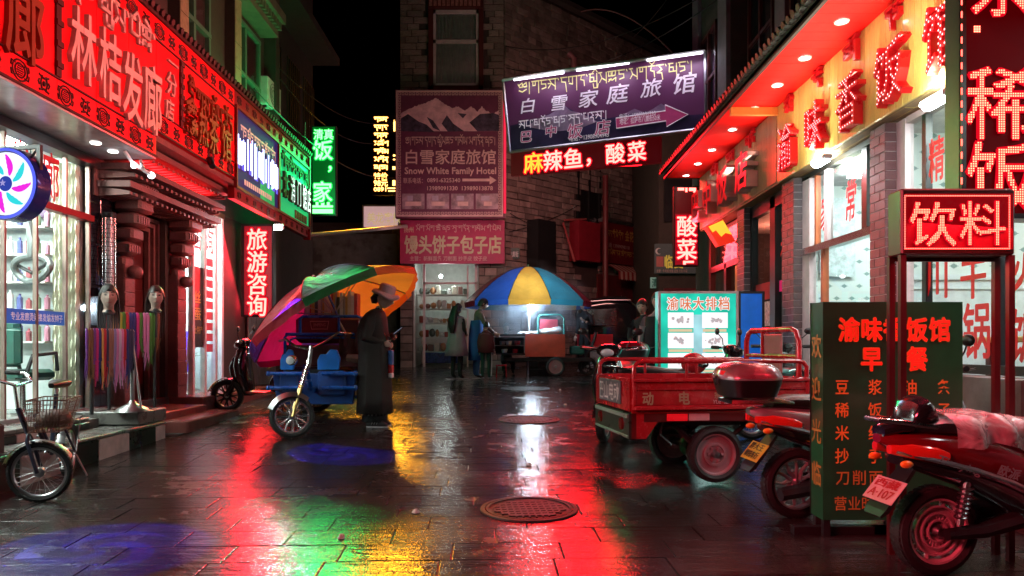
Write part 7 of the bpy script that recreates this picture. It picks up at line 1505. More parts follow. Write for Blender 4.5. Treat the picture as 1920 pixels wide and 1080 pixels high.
mb = MB(); mb.tube([(.85, .30, .80), (.9, .5, .78)], [.05, .06]); B('rolled_mat', mb, mat('tan_roll', (.35, .22, .15), .7), smooth=True)
mb = MB(); mb.tube([(.70, .14, 1.33), (.55, -.02, 1.62)], .016); B('umbrella_strut', mb, m_bluep, smooth=True)
bkc = [(.6, .55, .4), (.65, .6, .5), (.5, .05, .04), (.45, .3, .08), (.06, .08, .05), (.7, .66, .6), (.3, .3, .25), (.6, .4, .1)]
y = -.34; k = 0
while y < .34:
    w = random.uniform(.018, .05); h = random.uniform(.24, .34); o = thing('book', ('cream', 'beige', 'red', 'ochre', 'dark green', 'white', 'grey', 'amber')[k * 5 % 8] + ' upright book, ' + ('first', 'second', 'third', 'fourth', 'fifth', 'sixth', 'seventh', 'eighth', 'ninth', 'tenth', 'eleventh', 'twelfth', 'thirteenth', 'fourteenth', 'fifteenth', 'sixteenth', 'seventeenth', 'eighteenth', 'nineteenth', 'twentieth', 'last but one', 'last', 'final')[min(k, 22)] + ' from the left on the blue tricycle', 'book', (-2.40 + y + w / 2, 9.85, gz(10.25) + 1.345), 0, 'books standing on the blue tricycle'); mb = MB(); mb.rbox((0, 0, h / 2), w - .003, .2, h, .003); mb.build('cover', mat('book_%d' % (k * 5 % 8), bkc[k * 5 % 8], .5), o)
    y += w; k += 1
mb = MB(); mb.rbox((.4, 0, 1.337), .3, .76, .02, .005); B('book_tray', mb, m_bedred)
# ---- bicycles at the left edge
def bicycle(label, loc, rz, fm, steer=0., basket=True, R=.215):
    t = thing('bicycle', label, 'bicycle', loc, rz, None, tilt=True); Bb = lambda n_, mb, m, par=None: mb.build(n_, m, par or t, smooth=True)
    wheel(t, (0, 0, R), (0, 1, 0), R, .04, 'wire', 28, m_steel, tr=.16)
    FXb = .92; S = MX.Translation((FXb - .04, 0, 0)) @ MX.Rotation(steer, 4, 'Z')
    f = lambda *p: S @ V3(p)
    axw = (S.to_3x3() @ V3((0, 1, 0))); wheel(t, f(.04, 0, R), axw, R, .04, 'wire', 28, m_steel, tr=.16)
    mb = MB(); mb.tube([(FXb - .12, 0, .62), (.45, 0, .28), (.30, 0, .72)], .018); mb.tube([(FXb - .11, 0, .55), (.50, 0, .30)], .015); mb.tube([(.40, 0, .3), (0, .05, R)], .011); mb.tube([(.40, 0, .3), (0, -.05, R)], .011); mb.tube([(.33, 0, .62), (0, .05, R)], .009); mb.tube([(.33, 0, .62), (0, -.05, R)], .009); Bb('frame', mb, fm)
    mb = MB(); mb.tube([f(-.09, 0, .68), f(-.03, 0, .50)], .02); mb.tube([f(-.03, 0, .5), f(-.02, .045, .44), f(.04, .045, R)], .013); mb.tube([f(-.03, 0, .5), f(-.02, -.045, .44), f(.04, -.045, R)], .013); Bb('fork', mb, fm)
    mb = MB(); mb.tube([f(-.09, 0, .66), f(-.11, 0, .84)], .012); mb.tube([f(-.28, .29, .92), f(-.14, .26, .91), f(-.06, .14, .86), f(-.10, 0, .84), f(-.06, -.14, .86), f(-.14, -.26, .91), f(-.28, -.29, .92)], .011); Bb('handlebar', mb, m_chrome)
    for s in (-1, 1): mb = MB(); mb.tube([f(-.28, s * .29, .92), f(-.18, s * .27, .915)], .017); Bb('grip', mb, m_rubber); mb = MB(); mb.tube([f(-.12, s * .25, .91), f(-.10, s * .26, .87), f(-.22, s * .29, .87)], .005); Bb('brake_lever', mb, m_chrome)
    mb = MB(); xloft(mb, [(.12, .80, .07, .02), (.2, .80, .08, .035), (.32, .80, .05, .03), (.42, .80, .02, .02)]); Bb('saddle', mb, m_vinyl)
    mb = MB(); mb.tube([(.30, 0, .7), (.28, 0, .79)], .013); mb.tube([(-.22, .06, .48), (.22, .05, .5)], .006); mb.tube([(-.22, -.06, .48), (.22, -.05, .5)], .006); mb.box(-.2, -.07, .485, .18, .07, .495); mb.tube([(-.15, .06, .48), (0, .06, R)], .005); mb.tube([(-.15, -.06, .48), (0, -.06, R)], .005); Bb('carrier', mb, m_steel)
    for c0, s in (((0, 0, R), None), ((.04, 0, R), S)):
        mb = MB(); n = 14; g = (lambda *p: V3(p)) if s is None else f
        mb.loft([[g(c0[0] + (R + .025) * math.cos(a), y, c0[2] + (R + .025) * math.sin(a) - abs(y) * .3) for y in (-.03, 0, .03)] for a in [PI * (.15 + .75 * i / n) for i in range(n + 1)]], caps=False, closed=False); Bb('mudguard', mb, m_steel)
    mb = MB(); mb.lathe([(.05, -.01), (.075, -.01), (.075, .005), (.05, .005)], (.42, .05, .28), (0, 1, 0), 20); mb.tube([(.42, .07, .28), (.50, .08, .16), (.50, .15, .16)], .008); mb.tube([(.42, -.05, .28), (.34, -.06, .40), (.34, -.13, .40)], .008); Bb('crank', mb, m_steel)
    mb = MB(); mb.tube([(.06, .07, .2), (.02, .14, .01)], .008); Bb('stand', mb, m_steel)
    if basket:
        mb = MB(); zz = [.52, .56, .60, .64, .68, .72, .745]
        def rect(z): q = .10 + (z - .52) * .14; w = .125 + (z - .52) * .14; return [f(.02 + a, b, z) for a, b in ((0, -w), (q * 1.9, -w), (q * 1.9, w), (0, w))]
        for i, z in enumerate(zz): mb.tube(rect(z), .0055 if i in (0, len(zz) - 1) else .003, n=5, closed=True)
        R0, R1 = rect(.52), rect(.745)
        for i in range(4):
            for k in range(11): a = k / 11; mb.tube([R0[i].lerp(R0[(i + 1) % 4], a), R1[i].lerp(R1[(i + 1) % 4], a)], .0024, n=4)
        for k in range(8): a = k / 8; mb.tube([R0[0].lerp(R0[1], a), R0[3].lerp(R0[2], a)], .0024, n=4)
        Bb('basket', mb, mat('rusty_wire', (.16, .08, .06), .5, .5))
        mb = MB(); random.seed(2); mb.ball(f(.14, 0, .60), .1, .12, .07, 12, 8); Bb('basket_bag', mb, mat('brown_bag', (.12, .06, .04), .5, bump=.8, bs=14))
    return t
c = gnd(60, 944)
bicycle('small dark bicycle with a wire basket, its front wheel turned, beside the salon steps', (-3.70, 6.16, gz(6.16)), math.radians(-73), mat('navy_bicycle', (.02, .025, .05), .3, coat=.5), math.radians(85))
bicycle('pink framed bicycle standing on the salon step at the very left', (-4.60, 4.75, .60), math.radians(68), mat('pink_frame', (.45, .16, .2), .3, coat=.5), 0, False, .25)
# ---- food stall tricycle
ft = thing('food_stall_tricycle', 'food stall tricycle with a red side panel and open rack under the parasol', 'tricycle', (.70, 17.4, gz(17.4)))
B = lambda n_, mb, m, par=None, **k: mb.build(n_, m, par or ft, **k)
mb = MB(); mb.box(-.42, -.35, .45, .5, -.33, .97); B('red_panel', mb, mat('orange_red_panel', (.50, .06, .03), .4, dirt=.2)).data
mb = MB(); mb.box(-1.2, -.34, .93, .5, .4, .97); mb.box(-1.2, -.34, .50, -.42, .4, .53); mb.box(-1.2, .36, .5, .5, .4, .93); mb.box(-1.22, -.34, .5, -1.19, .4, .95); B('counter', mb, m_dark)
mb = MB(); mb.box(-.45, -.345, .53, -.43, -.33, .93); mb.box(-1.19, -.345, .90, -.45, -.33, .93); mb.box(-1.19, -.345, .53, -1.17, -.33, .9); mb.box(-1.15, -.3, .70, -.45, .3, .715); B('rack_frame', mb, m_steel)
for x, z, m_ in ((-.95, .73, m_steel), (-.8, .73, m_white), (-.6, .73, m_redpaint), (-.9, .545, m_white), (-.65, .545, m_redpaint)): mb = MB(); mb.lathe([(.001, 0), (.06, 0), (.075, .08), (.07, .085)], (x, -.2, z), n=12); B('bowl', mb, m_, smooth=True)
mb = MB(); mb.box(-.9, -.3, .34, 1.1, .3, .42); mb.tube([(1.0, 0, .4), (1.2, 0, .8), (1.25, 0, 1.0)], .03); B('chassis', mb, m_dark)
for y in (-.36, .36): wheel(ft, (.28, y, .22), (0, 1, 0), .22, .08, 'disc', 6, mat('dusty_pink_rim', (.34, .20, .21)))
wheel(ft, (1.05, 0, .22), (0, 1, 0), .22, .08, 'alloy', 6, m_dark)
mb = MB(); mb.tube([(1.25, -.3, 1.0), (1.22, 0, 1.03), (1.25, .3, 1.0)], .015); B('handlebar', mb, m_chrome, smooth=True)
mb = MB(); mb.rbox((.8, 0, .6), .34, .3, .2, .03); B('saddle_box', mb, mat('teal_box', (.02, .2, .18), .4))
mb = MB(); mb.tube([(-.12, -.3, .97), (-.12, -.3, 1.36), (-.05, -.3, 1.42), (.40, -.3, 1.42), (.48, -.3, 1.34), (.48, -.3, .97)], .02); B('mint_hoop', mb, mat('mint_tube', (.1, .4, .38), .3), smooth=True)
mb = MB(); mb.rbox((.14, -.1, 1.15), .42, .03, .34, .01); B('pink_board', mb, mat('pink_board', (.5, .08, .12), .5))
for c_, r_ in (((.15, -.18, 1.02), (.32, .15, .09)), ((.33, -.2, 1.05), (.15, .12, .1)), ((-.2, -.15, 1.0), (.2, .14, .05)), ((-.45, -.2, .99), (.16, .12, .04))):
    mb = MB(); mb.ball(c_, *r_, 16, 10); q = random.random() * 9; mb.v = [v + V3((0, 0, .02 * math.sin(v.x * 40 + q) * math.sin(v.y * 35))) for v in mb.v]; B('cloth_bundle', mb, mat('white_cloth', (.6, .6, .62), .7), smooth=True)
lp = thing('stall_lamp', 'bare white bulb on a thin pole glaring under the parasol', 'lamp', (.40, 17.2, gz(17.2)))
bp_ = pt(997, 571, 17.15) - V3((.40, 17.2, gz(17.2))); mb = MB(); mb.tube([(-.02, .1, .95), (-.02, .1, bp_.z + .05), (bp_.x, bp_.y, bp_.z + .05)], .014); mb.build('pole', m_white, lp, smooth=True); mb = MB(); mb.ball(bp_, .055, .055, .065, 12, 8); mb.build('bulb', emi('stall_bulb', (.8, .93, 1), 28), lp, smooth=True)
point('stall_light', pt(997, 577, 16.98), (.68, .86, 1), 90, .07, lp)
def steam():
    m = bpy.data.materials.new('steam_vapour'); m.use_nodes = True; N = m.node_tree.nodes; L = m.node_tree.links
    for n in list(N):
        if n.type == 'BSDF_PRINCIPLED': N.remove(n)
    v = N.new('ShaderNodeVolumePrincipled'); v.inputs['Color'].default_value = (.75, .85, 1, 1); tc = N.new('ShaderNodeTexCoord'); n = N.new('ShaderNodeTexNoise'); n.inputs['Scale'].default_value = 1.6; n.inputs['Detail'].default_value = 3; L.new(tc.outputs['Object'], n.inputs['Vector']); r = N.new('ShaderNodeMapRange'); r.inputs[1].default_value = .42; r.inputs[2].default_value = .75; r.inputs[4].default_value = 3.2; L.new(n.outputs[0], r.inputs[0])
    g = N.new('ShaderNodeTexGradient'); g.gradient_type = 'SPHERICAL'; mp = N.new('ShaderNodeMapping'); mp.inputs['Scale'].default_value = (.62, .9, .85); L.new(tc.outputs['Object'], mp.inputs[0]); L.new(mp.outputs[0], g.inputs[0]); k = N.new('ShaderNodeMath'); k.operation = 'MULTIPLY'; L.new(r.outputs[0], k.inputs[0]); L.new(g.outputs[1], k.inputs[1]); L.new(k.outputs[0], v.inputs['Density']); L.new(v.outputs[0], N['Material Output'].inputs[1]); return m
sm_ = MB(); sm_.ball((0, 0, 0), 1.6, 1.0, 1.15, 20, 12); so_ = sm_.build('steam', steam(), None, smooth=True); so_.location = (.35, 17.6, gz(17.4) + 1.65); tag(so_, kind='stuff')
# dark van behind
dv = thing('dark_van', 'dark van with a rear side window standing behind the man by the stall', 'van', (2.35, 19.3, gz(19.3)))
mb = MB(); mb.loft([ring(x, 0, z, hw, hh, 16, 5) for x, z, hw, hh in ((-.75, 1.0, .7, .5), (-.68, 1.05, .75, .75), (0, 1.1, .78, .82), (.5, 1.1, .78, .82), (.75, 1.0, .76, .7))]); mb.build('body', m_blacklac, dv, smooth=True)
mb = MB(); mb.rbox((-.15, -.785, 1.35), .8, .02, .42, .01); mb.build('side_window', mat('dark_glass', (.02, .03, .03), .08, coat=1), dv); mb = MB(); mb.tube([(-.65, -.74, 1.72), (.0, -.76, 1.78), (.6, -.76, 1.78)], .02); mb.build('roof_rail', m_steel, dv, smooth=True)
for x in (-.3, .5): wheel(dv, (x, -.7, .3), (0, 1, 0), .3, .18, 'disc', 5)
mb = MB(); mb.rbox((-.3, -.79, .75), .9, .02, .35, .01); mb.build('red_side_panel', mat('bright_red_panel', (.5, .02, .03), .4), dv)
# ================================================================ PEOPLE
def skin_mesh(edges, rad, root=0):
    """a continuous body grown over a skeleton; returns vertices and faces"""
    pts, ed = [], []
    idx = {}
    for a, b in edges:
        for q in (a, b):
            if q not in idx: idx[q] = len(pts); pts.append(tuple(JT[q]))
        ed.append((idx[a], idx[b]))
    me = bpy.data.meshes.new('skeleton'); me.from_pydata(pts, ed, []); o = bpy.data.objects.new('skeleton', me); COL.objects.link(o)
    md = o.modifiers.new('s', 'SKIN'); md.use_smooth_shade = True; md.branch_smoothing = .6
    sv_ = me.skin_vertices[0].data if me.skin_vertices else None
    if sv_ is None:
        bpy.context.view_layer.objects.active = o; bpy.ops.mesh.customdata_skin_add(); sv_ = me.skin_vertices[0].data
    for k, i in idx.items(): r = rad[k]; sv_[i].radius = (r if isinstance(r, tuple) else (r, r)); sv_[i].use_root = (k == 'pelvis')
    sb_ = o.modifiers.new('u', 'SUBSURF'); sb_.levels = 2; sb_.render_levels = 2
    dg = bpy.context.evaluated_depsgraph_get(); dg.update(); m2 = bpy.data.meshes.new_from_object(o.evaluated_get(dg))
    vs = [v.co.copy() for v in m2.vertices]; fs = [tuple(p.vertices) for p in m2.polygons]
    bpy.data.objects.remove(o); bpy.data.meshes.remove(m2); return vs, fs
JT = {}
BASE = dict(pelvis=(0, 0, .95), spine=(0, 0, 1.12), chest=(.01, 0, 1.30), ribs=(.01, 0, 1.38), neck=(.01, 0, 1.47), throat=(.03, 0, 1.54),
    hipL=(0, .085, .90), kneeL=(.02, .10, .50), shinL=(0, .10, .30), ankleL=(-.01, .10, .10), toeL=(.13, .11, .045), hipR=(0, -.085, .90), kneeR=(.02, -.10, .50), shinR=(0, -.10, .30), ankleR=(-.01, -.10, .10), toeR=(.13, -.11, .045),
    shL=(.0, .17, 1.395), elL=(-.01, .23, 1.12), wrL=(.06, .24, .90), shR=(.0, -.17, 1.395), elR=(-.01, -.23, 1.12), wrR=(.06, -.24, .90))
RAD = dict(pelvis=(.13, .15), spine=(.105, .125), chest=(.115, .145), ribs=(.10, .13), neck=.052, throat=.05, hipL=.095, kneeL=.062, shinL=.058, ankleL=.045, toeL=.035, hipR=.095, kneeR=.062, shinR=.058, ankleR=.045, toeR=.035, shL=.065, elL=.047, wrL=.034, shR=.065, elR=.047, wrR=.034)
EDG = [('pelvis', 'spine'), ('spine', 'chest'), ('chest', 'ribs'), ('ribs', 'neck'), ('neck', 'throat'), ('pelvis', 'hipL'), ('hipL', 'kneeL'), ('kneeL', 'shinL'), ('shinL', 'ankleL'), ('ankleL', 'toeL'), ('pelvis', 'hipR'), ('hipR', 'kneeR'), ('kneeR', 'shinR'), ('shinR', 'ankleR'), ('ankleR', 'toeR'), ('ribs', 'shL'), ('shL', 'elL'), ('elL', 'wrL'), ('ribs', 'shR'), ('shR', 'elR'), ('elR', 'wrR')]
def hand(mb, w, d, up, s=1., curl=.5):
    """palm and five bent fingers from the wrist w towards d; up is the back of the hand"""
    w, d, up = V3(w), V3(d).normalized(), V3(up).normalized(); up = (up - d * up.dot(d)).normalized(); sd_ = d.cross(up)
    M = MX(((d.x, sd_.x, up.x, 0), (d.y, sd_.y, up.y, 0), (d.z, sd_.z, up.z, 0), (0, 0, 0, 1)))
    mb.ball(w + d * .045 * s, .052 * s, .038 * s, .017 * s, 10, 7, M)
    for k, (o_, L_) in enumerate(((-.028, .062), (-.009, .074), (.010, .070), (.028, .055))):
        P = w + d * .082 * s + sd_ * o_ * s; a = 0; Q = [P]
        for j in range(3): a += curl * (.35 + .3 * j); P = P + (d * math.cos(a) - up * math.sin(a)) * L_ * s * (.42, .33, .25)[j]; Q.append(P)
        mb.tube(Q, [.0095 * s, .009 * s, .008 * s, .006 * s], n=6)
    P = w + d * .03 * s - sd_ * .03 * s; mb.tube([P, P + d * .025 * s - sd_ * .02 * s - up * .005 * s, P + d * .052 * s - sd_ * .022 * s - up * .015 * s], [.012 * s, .010 * s, .007 * s], n=6)
def head(mb, c, s=1., M=None):
    """head with brow, nose, mouth, chin and ears, looking along +x"""
    M = M or MX(); n, m = 20, 16; rings = []; c = V3(c)
    for i in range(m + 1):
        t = PI * i / m; z = -math.cos(t) * .118; q = max(math.sin(t), .03); row = []
        for j in range(n):
            a = 2 * PI * j / n; ca, sa = math.cos(a), math.sin(a); rx = .098 if ca > 0 else .104; ry = .078
            if z < -.02: k = min(1, (-.02 - z) / .1); ry *= 1 - .28 * k; rx *= 1 - (.10 if ca > 0 else .42) * k
            x, y = rx * q ** .85 * ca, ry * q ** .85 * sa; f = max(0, ca)
            if abs(a) < .2 or abs(a - 2 * PI) < .2: x += .026 * math.exp(-((z + .022) / .022) ** 2) + .008 * math.exp(-((z - .005) / .03) ** 2)
            if .2 < abs(math.atan2(sa, ca)) < .62: x -= .013 * math.exp(-((z - .012) / .016) ** 2); x += .004 * math.exp(-((z - .04) / .012) ** 2)
            if abs(math.atan2(sa, ca)) < .45: x += .006 * math.exp(-((z + .062) / .010) ** 2) - .005 * math.exp(-((z + .072) / .006) ** 2) + .006 * math.exp(-((z + .098) / .016) ** 2)
            row.append(c + M @ (V3((x, y, z)) * s))
        rings.append(row)
    mb.loft(rings)
    for e in (-1, 1): mb.ball(c + M @ (V3((-.008, e * .079, -.005)) * s), .019 * s, .010 * s, .030 * s, 8, 6, M)
def face_bits(t, c, s=1., M=None, par=None):
    M = M or MX(); c = V3(c); mb = MB()
    for e in (-1, 1):
        mb.ball(c + M @ (V3((.083, e * .031, .012)) * s), .009 * s, .014 * s, .007 * s, 8, 6, M)
        mb.tube([c + M @ (V3((.088, e * .014, .036)) * s), c + M @ (V3((.090, e * .032, .042)) * s), c + M @ (V3((.080, e * .050, .036)) * s)], .0035 * s, n=5)
    mb.build('eyes_and_brows', m_hair, par or t, smooth=True)
    mb = MB(); mb.tube([c + M @ (V3((.090, -.022, -.066)) * s), c + M @ (V3((.101, 0, -.065)) * s), c + M @ (V3((.090, .022, -.066)) * s)], .004 * s, n=5); mb.build('lips', mat('lips', (.32, .10, .09), .4), par or t, smooth=True)
def person(label, loc, rz, H=1.7, pose=None, mats=None, waist=.98, shoe=.09, sleeve=True, rad=None, headM=None, hands=((1, 0, -1), (1, 0, -1)), group=None, curl=.6, legs=True, hdrop=0.):
    """mats: skin, top, trousers, shoes"""
    t = thing('person', label, 'person', loc, rz, group); s = H / 1.7; JT.clear()
    for k, v in BASE.items(): JT[k] = V3(v) * s
    for k, v in (pose or {}).items(): JT[k] = V3(v) * s
    R = {k: ((v[0] * s, v[1] * s) if isinstance(v, tuple) else v * s) for k, v in {**RAD, **(rad or {})}.items()}
    E_ = [e for e in EDG if legs or not any(q[:-1] in ('knee', 'shin', 'ankle', 'toe') for q in e)]
    vs, fs = skin_mesh(E_, R); mb = MB(); mb.add(vs, fs); hc = JT['throat'] + (headM or MX()) @ V3((.025, 0, .10)) * s; nb = len(mb.f); head(mb, hc, s, headM)
    for k, q in zip('LR', hands): hand(mb, JT['wr' + k] + (JT['wr' + k] - JT['el' + k]).normalized() * .01, (JT['wr' + k] - JT['el' + k]), V3(q), s, curl)
    mi = []; wz = waist * s
    for i, f in enumerate(mb.f):
        if i >= nb: mi.append(0); continue
        c = V3((0, 0, 0))
        for v in f: c += mb.v[v]
        c /= len(f); near = lambda k, r: (c - JT[k]).length < r * s
        if c.z > JT['neck'].z + .03 * s and abs(c.y) < .1 * s and (c - JT['neck']).length < .13 * s: mi.append(0)
        elif near('wrL', .05) or near('wrR', .05): mi.append(0)
        elif legs and (c - JT['toeL']).length < .12 * s or legs and (c - JT['toeR']).length < .12 * s or c.z < shoe * s and legs: mi.append(3)
        elif c.z < wz and min((c - JT[k]).length for k in ('elL', 'elR')) > .07 * s and not any((c - (JT['el' + k] * (1 - a) + JT['wr' + k] * a)).length < .075 * s for k in 'LR' for a in (.25, .5, .75, 1)): mi.append(2)
        else: mi.append(1)
    mb.mi = mi; body = mb.build('body', [m_skin] + list(mats), t, smooth=True); body.data.materials[0] = m_skin
    face_bits(t, hc, s, headM, body); return t, hc, s
def hair_cap(t, c, s, M=None, back=0., m=m_hair, front=.45):
    M = M or MX(); c = V3(c); mb = MB(); n = 22; rings = []
    for i in range(10):
        q = i / 9; row = []
        for j in range(n):
            a = 2 * PI * j / n; ca = math.cos(a); zlow = (.050 + .02 * math.cos(a * 5)) if ca > front else (-.07 if ca < -.1 else -.03 + .08 * max(0, ca)); z = .130 - q ** 1.4 * (.130 - zlow); r = math.sqrt(max(.0, 1 - (max(z, -.03) / .132) ** 2)); k = 1 + .03 * math.sin(a * 7 + q * 5)
            row.append(c + M @ (V3(((.106 if ca > 0 else .117) * max(r, .12) * ca * k, .088 * max(r, .12) * math.sin(a) * k, z)) * s))
        rings.append(row)
    mb.loft(rings); return mb.build('hair', m, t, smooth=True)
def shell(name, m, t, secs, n=28, fold=0., nf=9, open_front=False, seed=0, capt=False):
    """garment: rings (x, y, z, rx, ry) with soft folds growing towards the hem"""
    rings = []; mm = len(secs)
    for i, (x, y, z, rx, ry) in enumerate(secs):
        f = fold * (i / (mm - 1)) ** 1.3; rings.append([V3((x + math.cos(a) * rx * (1 + f * math.sin(nf * a + seed + i * .25)), y + math.sin(a) * ry * (1 + f * math.sin(nf * a + seed + i * .25)), z + .004 * math.sin(3 * a))) for a in [2 * PI * j / n for j in range(n)]])
    mb = MB(); mb.loft(rings, caps=capt); o = mb.build(name, m, t, smooth=True); md = o.modifiers.new('thickness', 'SOLIDIFY'); md.thickness = .006; return o
fab = lambda nm, c, **k: mat(nm, c, .85, bump=.35, bs=70, **k)
c_coat = fab('black_wool', (.018, .013, .012), scale=14); c_dark = fab('dark_cloth', (.012, .013, .016)); m_shoe = mat('black_shoe', (.02, .02, .022), .5); m_sole = mat('pale_sole', (.5, .45, .48), .5)
# woman in the long black coat
g = gnd(703, 800)
LEAN = MX.Rotation(math.radians(20), 4, 'Y')
w_, hc, s = person('woman in a long black coat and pink bucket hat beside the blue tricycle', (g.x, g.y, gz(g.y)), math.radians(-4), 1.66,
    dict(neck=(.035, 0, 1.46), throat=(.07, 0, 1.52), chest=(-.01, 0, 1.30), ribs=(.0, 0, 1.37), shL=(.01, .15, 1.37), shR=(.01, -.15, 1.37), elL=(-.04, .20, 1.12), wrL=(.165, .08, 1.14), elR=(-.05, -.21, 1.10), wrR=(.13, -.10, 1.05), toeL=(.16, .08, .045), toeR=(.14, -.09, .045)), (c_coat, c_coat, m_shoe), headM=LEAN, hands=((0, 1, .2), (0, -1, .3)), curl=.9)
shell('coat', c_coat, w_, [(x, y, z, a * 1.12, b * 1.1) for x, y, z, a, b in [(.02, 0, 1.44, .06, .075), (.01, 0, 1.40, .10, .15), (-.01, 0, 1.33, .135, .195), (-.03, 0, 1.20, .165, .20), (-.02, 0, 1.05, .165, .195), (.0, 0, .90, .17, .20), (.0, 0, .60, .175, .205), (.0, 0, .36, .18, .21), (.0, 0, .17, .185, .215)]], fold=.09, nf=7)
for k, sy in (('L', 1), ('R', -1)):
    mb = MB(); a, b, c_ = (V3((.0, sy * .15, 1.36)), V3((-.05, sy * .21, 1.11)), V3((.15, .07, 1.12)) if sy > 0 else V3((.115, -.11, 1.045))); mb.tube([a * s, a.lerp(b, .5) * s, b * s, b.lerp(c_, .5) * s, c_ * s], [.078, .074, .068, .060, .052], n=14); mb.build('sleeve', c_coat, w_, smooth=True)
mb = MB(); mb.tube([(-.12, 0, .20), (.0, .14, .185), (.12, 0, .2)], .004); 
for i in range(26): a = 2 * PI * i / 26; mb.ball((.186 * math.cos(a), .216 * math.sin(a), .16), .012, .012, .010, 6, 4)
mb.build('lace_hem', mat('grey_lace', (.10, .09, .09), .6), w_, smooth=True)
shell('skirt', c_dark, w_, [(0, 0, .2, .15, .17), (0, 0, .065, .15, .165)], fold=.08, nf=11)
m_hat = fab('pink_grey_felt', (.60, .38, .40)); HM = MX.Translation(hc) @ LEAN
mb = MB(); n = 30; prof = [(.178, -.030), (.172, -.004), (.145, .012), (.112, .022), (.110, .06), (.104, .115), (.085, .132), (.03, .137)]
rings = [[HM @ (V3((r * math.cos(a) * (1.05 if r > .12 else 1) - .01, r * math.sin(a) * .92, h + .06 + (.016 * math.sin(3 * a + .5) + .02 * math.cos(2 * a) if r > .12 else 0))) * s * .97) for a in [2 * PI * j / n for j in range(n)]] for r, h in prof]
mb.loft(rings, caps=False); mb.lathe([(.001, .137), (.03, .137)], (0, 0, 0)) if 0 else None; o = mb.build('bucket_hat', m_hat, w_, smooth=True); md = o.modifiers.new('thickness', 'SOLIDIFY'); md.thickness = .008
mb = MB(); mb.tube([HM @ (V3(p) * s) for p in ((-.10, 0, .03), (-.125, 0, -.05), (-.11, 0, -.10))], [.05, .055, .03], n=10); mb.ball(HM @ (V3((-.02, 0, -.0)) * s), .105 * s, .088 * s, .10 * s, 14, 8, LEAN) if 0 else None; mb.build('hair', m_hair, w_, smooth=True)
mb = MB(); mb.tube([(-.03, -.17, 1.36), (.08, -.145, 1.25), (.155, -.06, 1.10), (.16, .02, .98)], .008); mb.build('bag_strap', mat('red_strap', (.35, .06, .04), .6), w_, smooth=True)
for sy in (-1, 1):
    mb = MB(); mb.loft([ring(x, sy * .092, z, hw, hh, 14, 3) for x, z, hw, hh in ((-.075, .05, .030, .035), (-.04, .055, .042, .045), (.05, .052, .045, .042), (.13, .038, .048, .027), (.175, .030, .035, .016))]); sh_ = mb.build('shoe', m_shoe, w_, smooth=True)
    mb = MB(); mb.loft([[V3((x, sy * .092 + y * w, z)) for x, y, w in ((-.085, 0, 0), (-.07, -1, .034), (.04, -1, .046), (.14, -1, .050), (.19, 0, 0), (.14, 1, .05), (.04, 1, .046), (-.07, 1, .034))] for z in (.0, .018)]); mb.build('sole', m_sole, sh_)
    mb = MB()
    for k in range(3): mb.tube([(-.01 + k * .03, sy * .092 - .046, .04), (.01 + k * .03, sy * .092 - .044, .075)], .004, n=5)
    mb.build('stripe', m_sole, sh_)
ph = thing('mobile_phone', 'phone held up in the hand of the woman in the black coat', 'phone', (g.x + .30, g.y - .07, gz(g.y) + 1.14), 0); mb = MB(); mb.rbox((0, 0, .03), .010, .07, .14, .004, MX.Rotation(.9, 4, 'Y')); mb.build('case', m_black, ph); mb = MB(); mb.rbox((-.006, 0, .037), .002, .06, .125, .001, MX.Rotation(.9, 4, 'Y')); mb.build('screen', emi('phone_screen', (.5, .6, .8), .5), ph)
bg = thing('snack_bag', 'blue, red and white bag hanging in front of the woman in the black coat', 'bag', (g.x + .20, g.y - .02, gz(g.y) + .60)); 
for z0, z1, m_ in ((.16, .34, mat('blue_bag', (.05, .16, .45), .4)), (.06, .16, mat('red_bag', (.5, .03, .03), .4)), (.0, .06, m_white)): mb = MB(); mb.rbox((0, 0, (z0 + z1) / 2), .05, .14, z1 - z0, .008); mb.build('band', m_, bg, smooth=True)
# people at the stall
def at(px, py): g = gnd(px, py); return (g.x, g.y, gz(g.y))
t_, hc, s = person('woman in a lavender coat with long black hair queueing at the umbrella food stall', at(856, 712), math.radians(60), 1.62, dict(elL=(.03, .23, 1.12), wrL=(.2, .12, 1.12), elR=(-.03, -.23, 1.14), wrR=(.16, -.15, 1.05)), (c_dark, c_dark, m_shoe), headM=MX.Rotation(.2, 4, 'Y'))
m_lav = fab('lavender_coat', (.30, .22, .28)); shell('coat', m_lav, t_, [(.01, 0, 1.40, .07, .09), (0, 0, 1.36, .12, .18), (0, 0, 1.22, .15, .205), (0, 0, .98, .15, .20), (0, 0, .75, .19, .24), (0, 0, .52, .22, .28)], fold=.04)
mb = MB(); mb.loft([vring(*q) for q in ((1.02, -.17, .02, .05), (1.15, -.18, .045, .085), (1.3, -.17, .05, .10), (1.45, -.10, .07, .095), (1.56, -.05, .06, .085), (1.62, -.03, .04, .07))]); mb.build('long_hair', m_hair, t_, smooth=True); hair_cap(t_, hc, s, MX.Rotation(.2, 4, 'Y'))
t_, hc, s = person('man in a brown jacket and long blue apron leaning towards the food stall counter', at(893, 711), math.radians(15), 1.76, dict(neck=(.07, 0, 1.46), throat=(.10, 0, 1.52), chest=(.03, 0, 1.30), ribs=(.05, 0, 1.38), shL=(.05, .18, 1.38), shR=(.05, -.18, 1.38), elL=(.2, .22, 1.16), wrL=(.42, .16, 1.02), elR=(.15, -.24, 1.14), wrR=(.36, -.16, .98)), (fab('brown_jacket', (.16, .12, .10)), fab('blue_trousers', (.02, .06, .16)), m_shoe), headM=MX.Rotation(.3, 4, 'Y'))
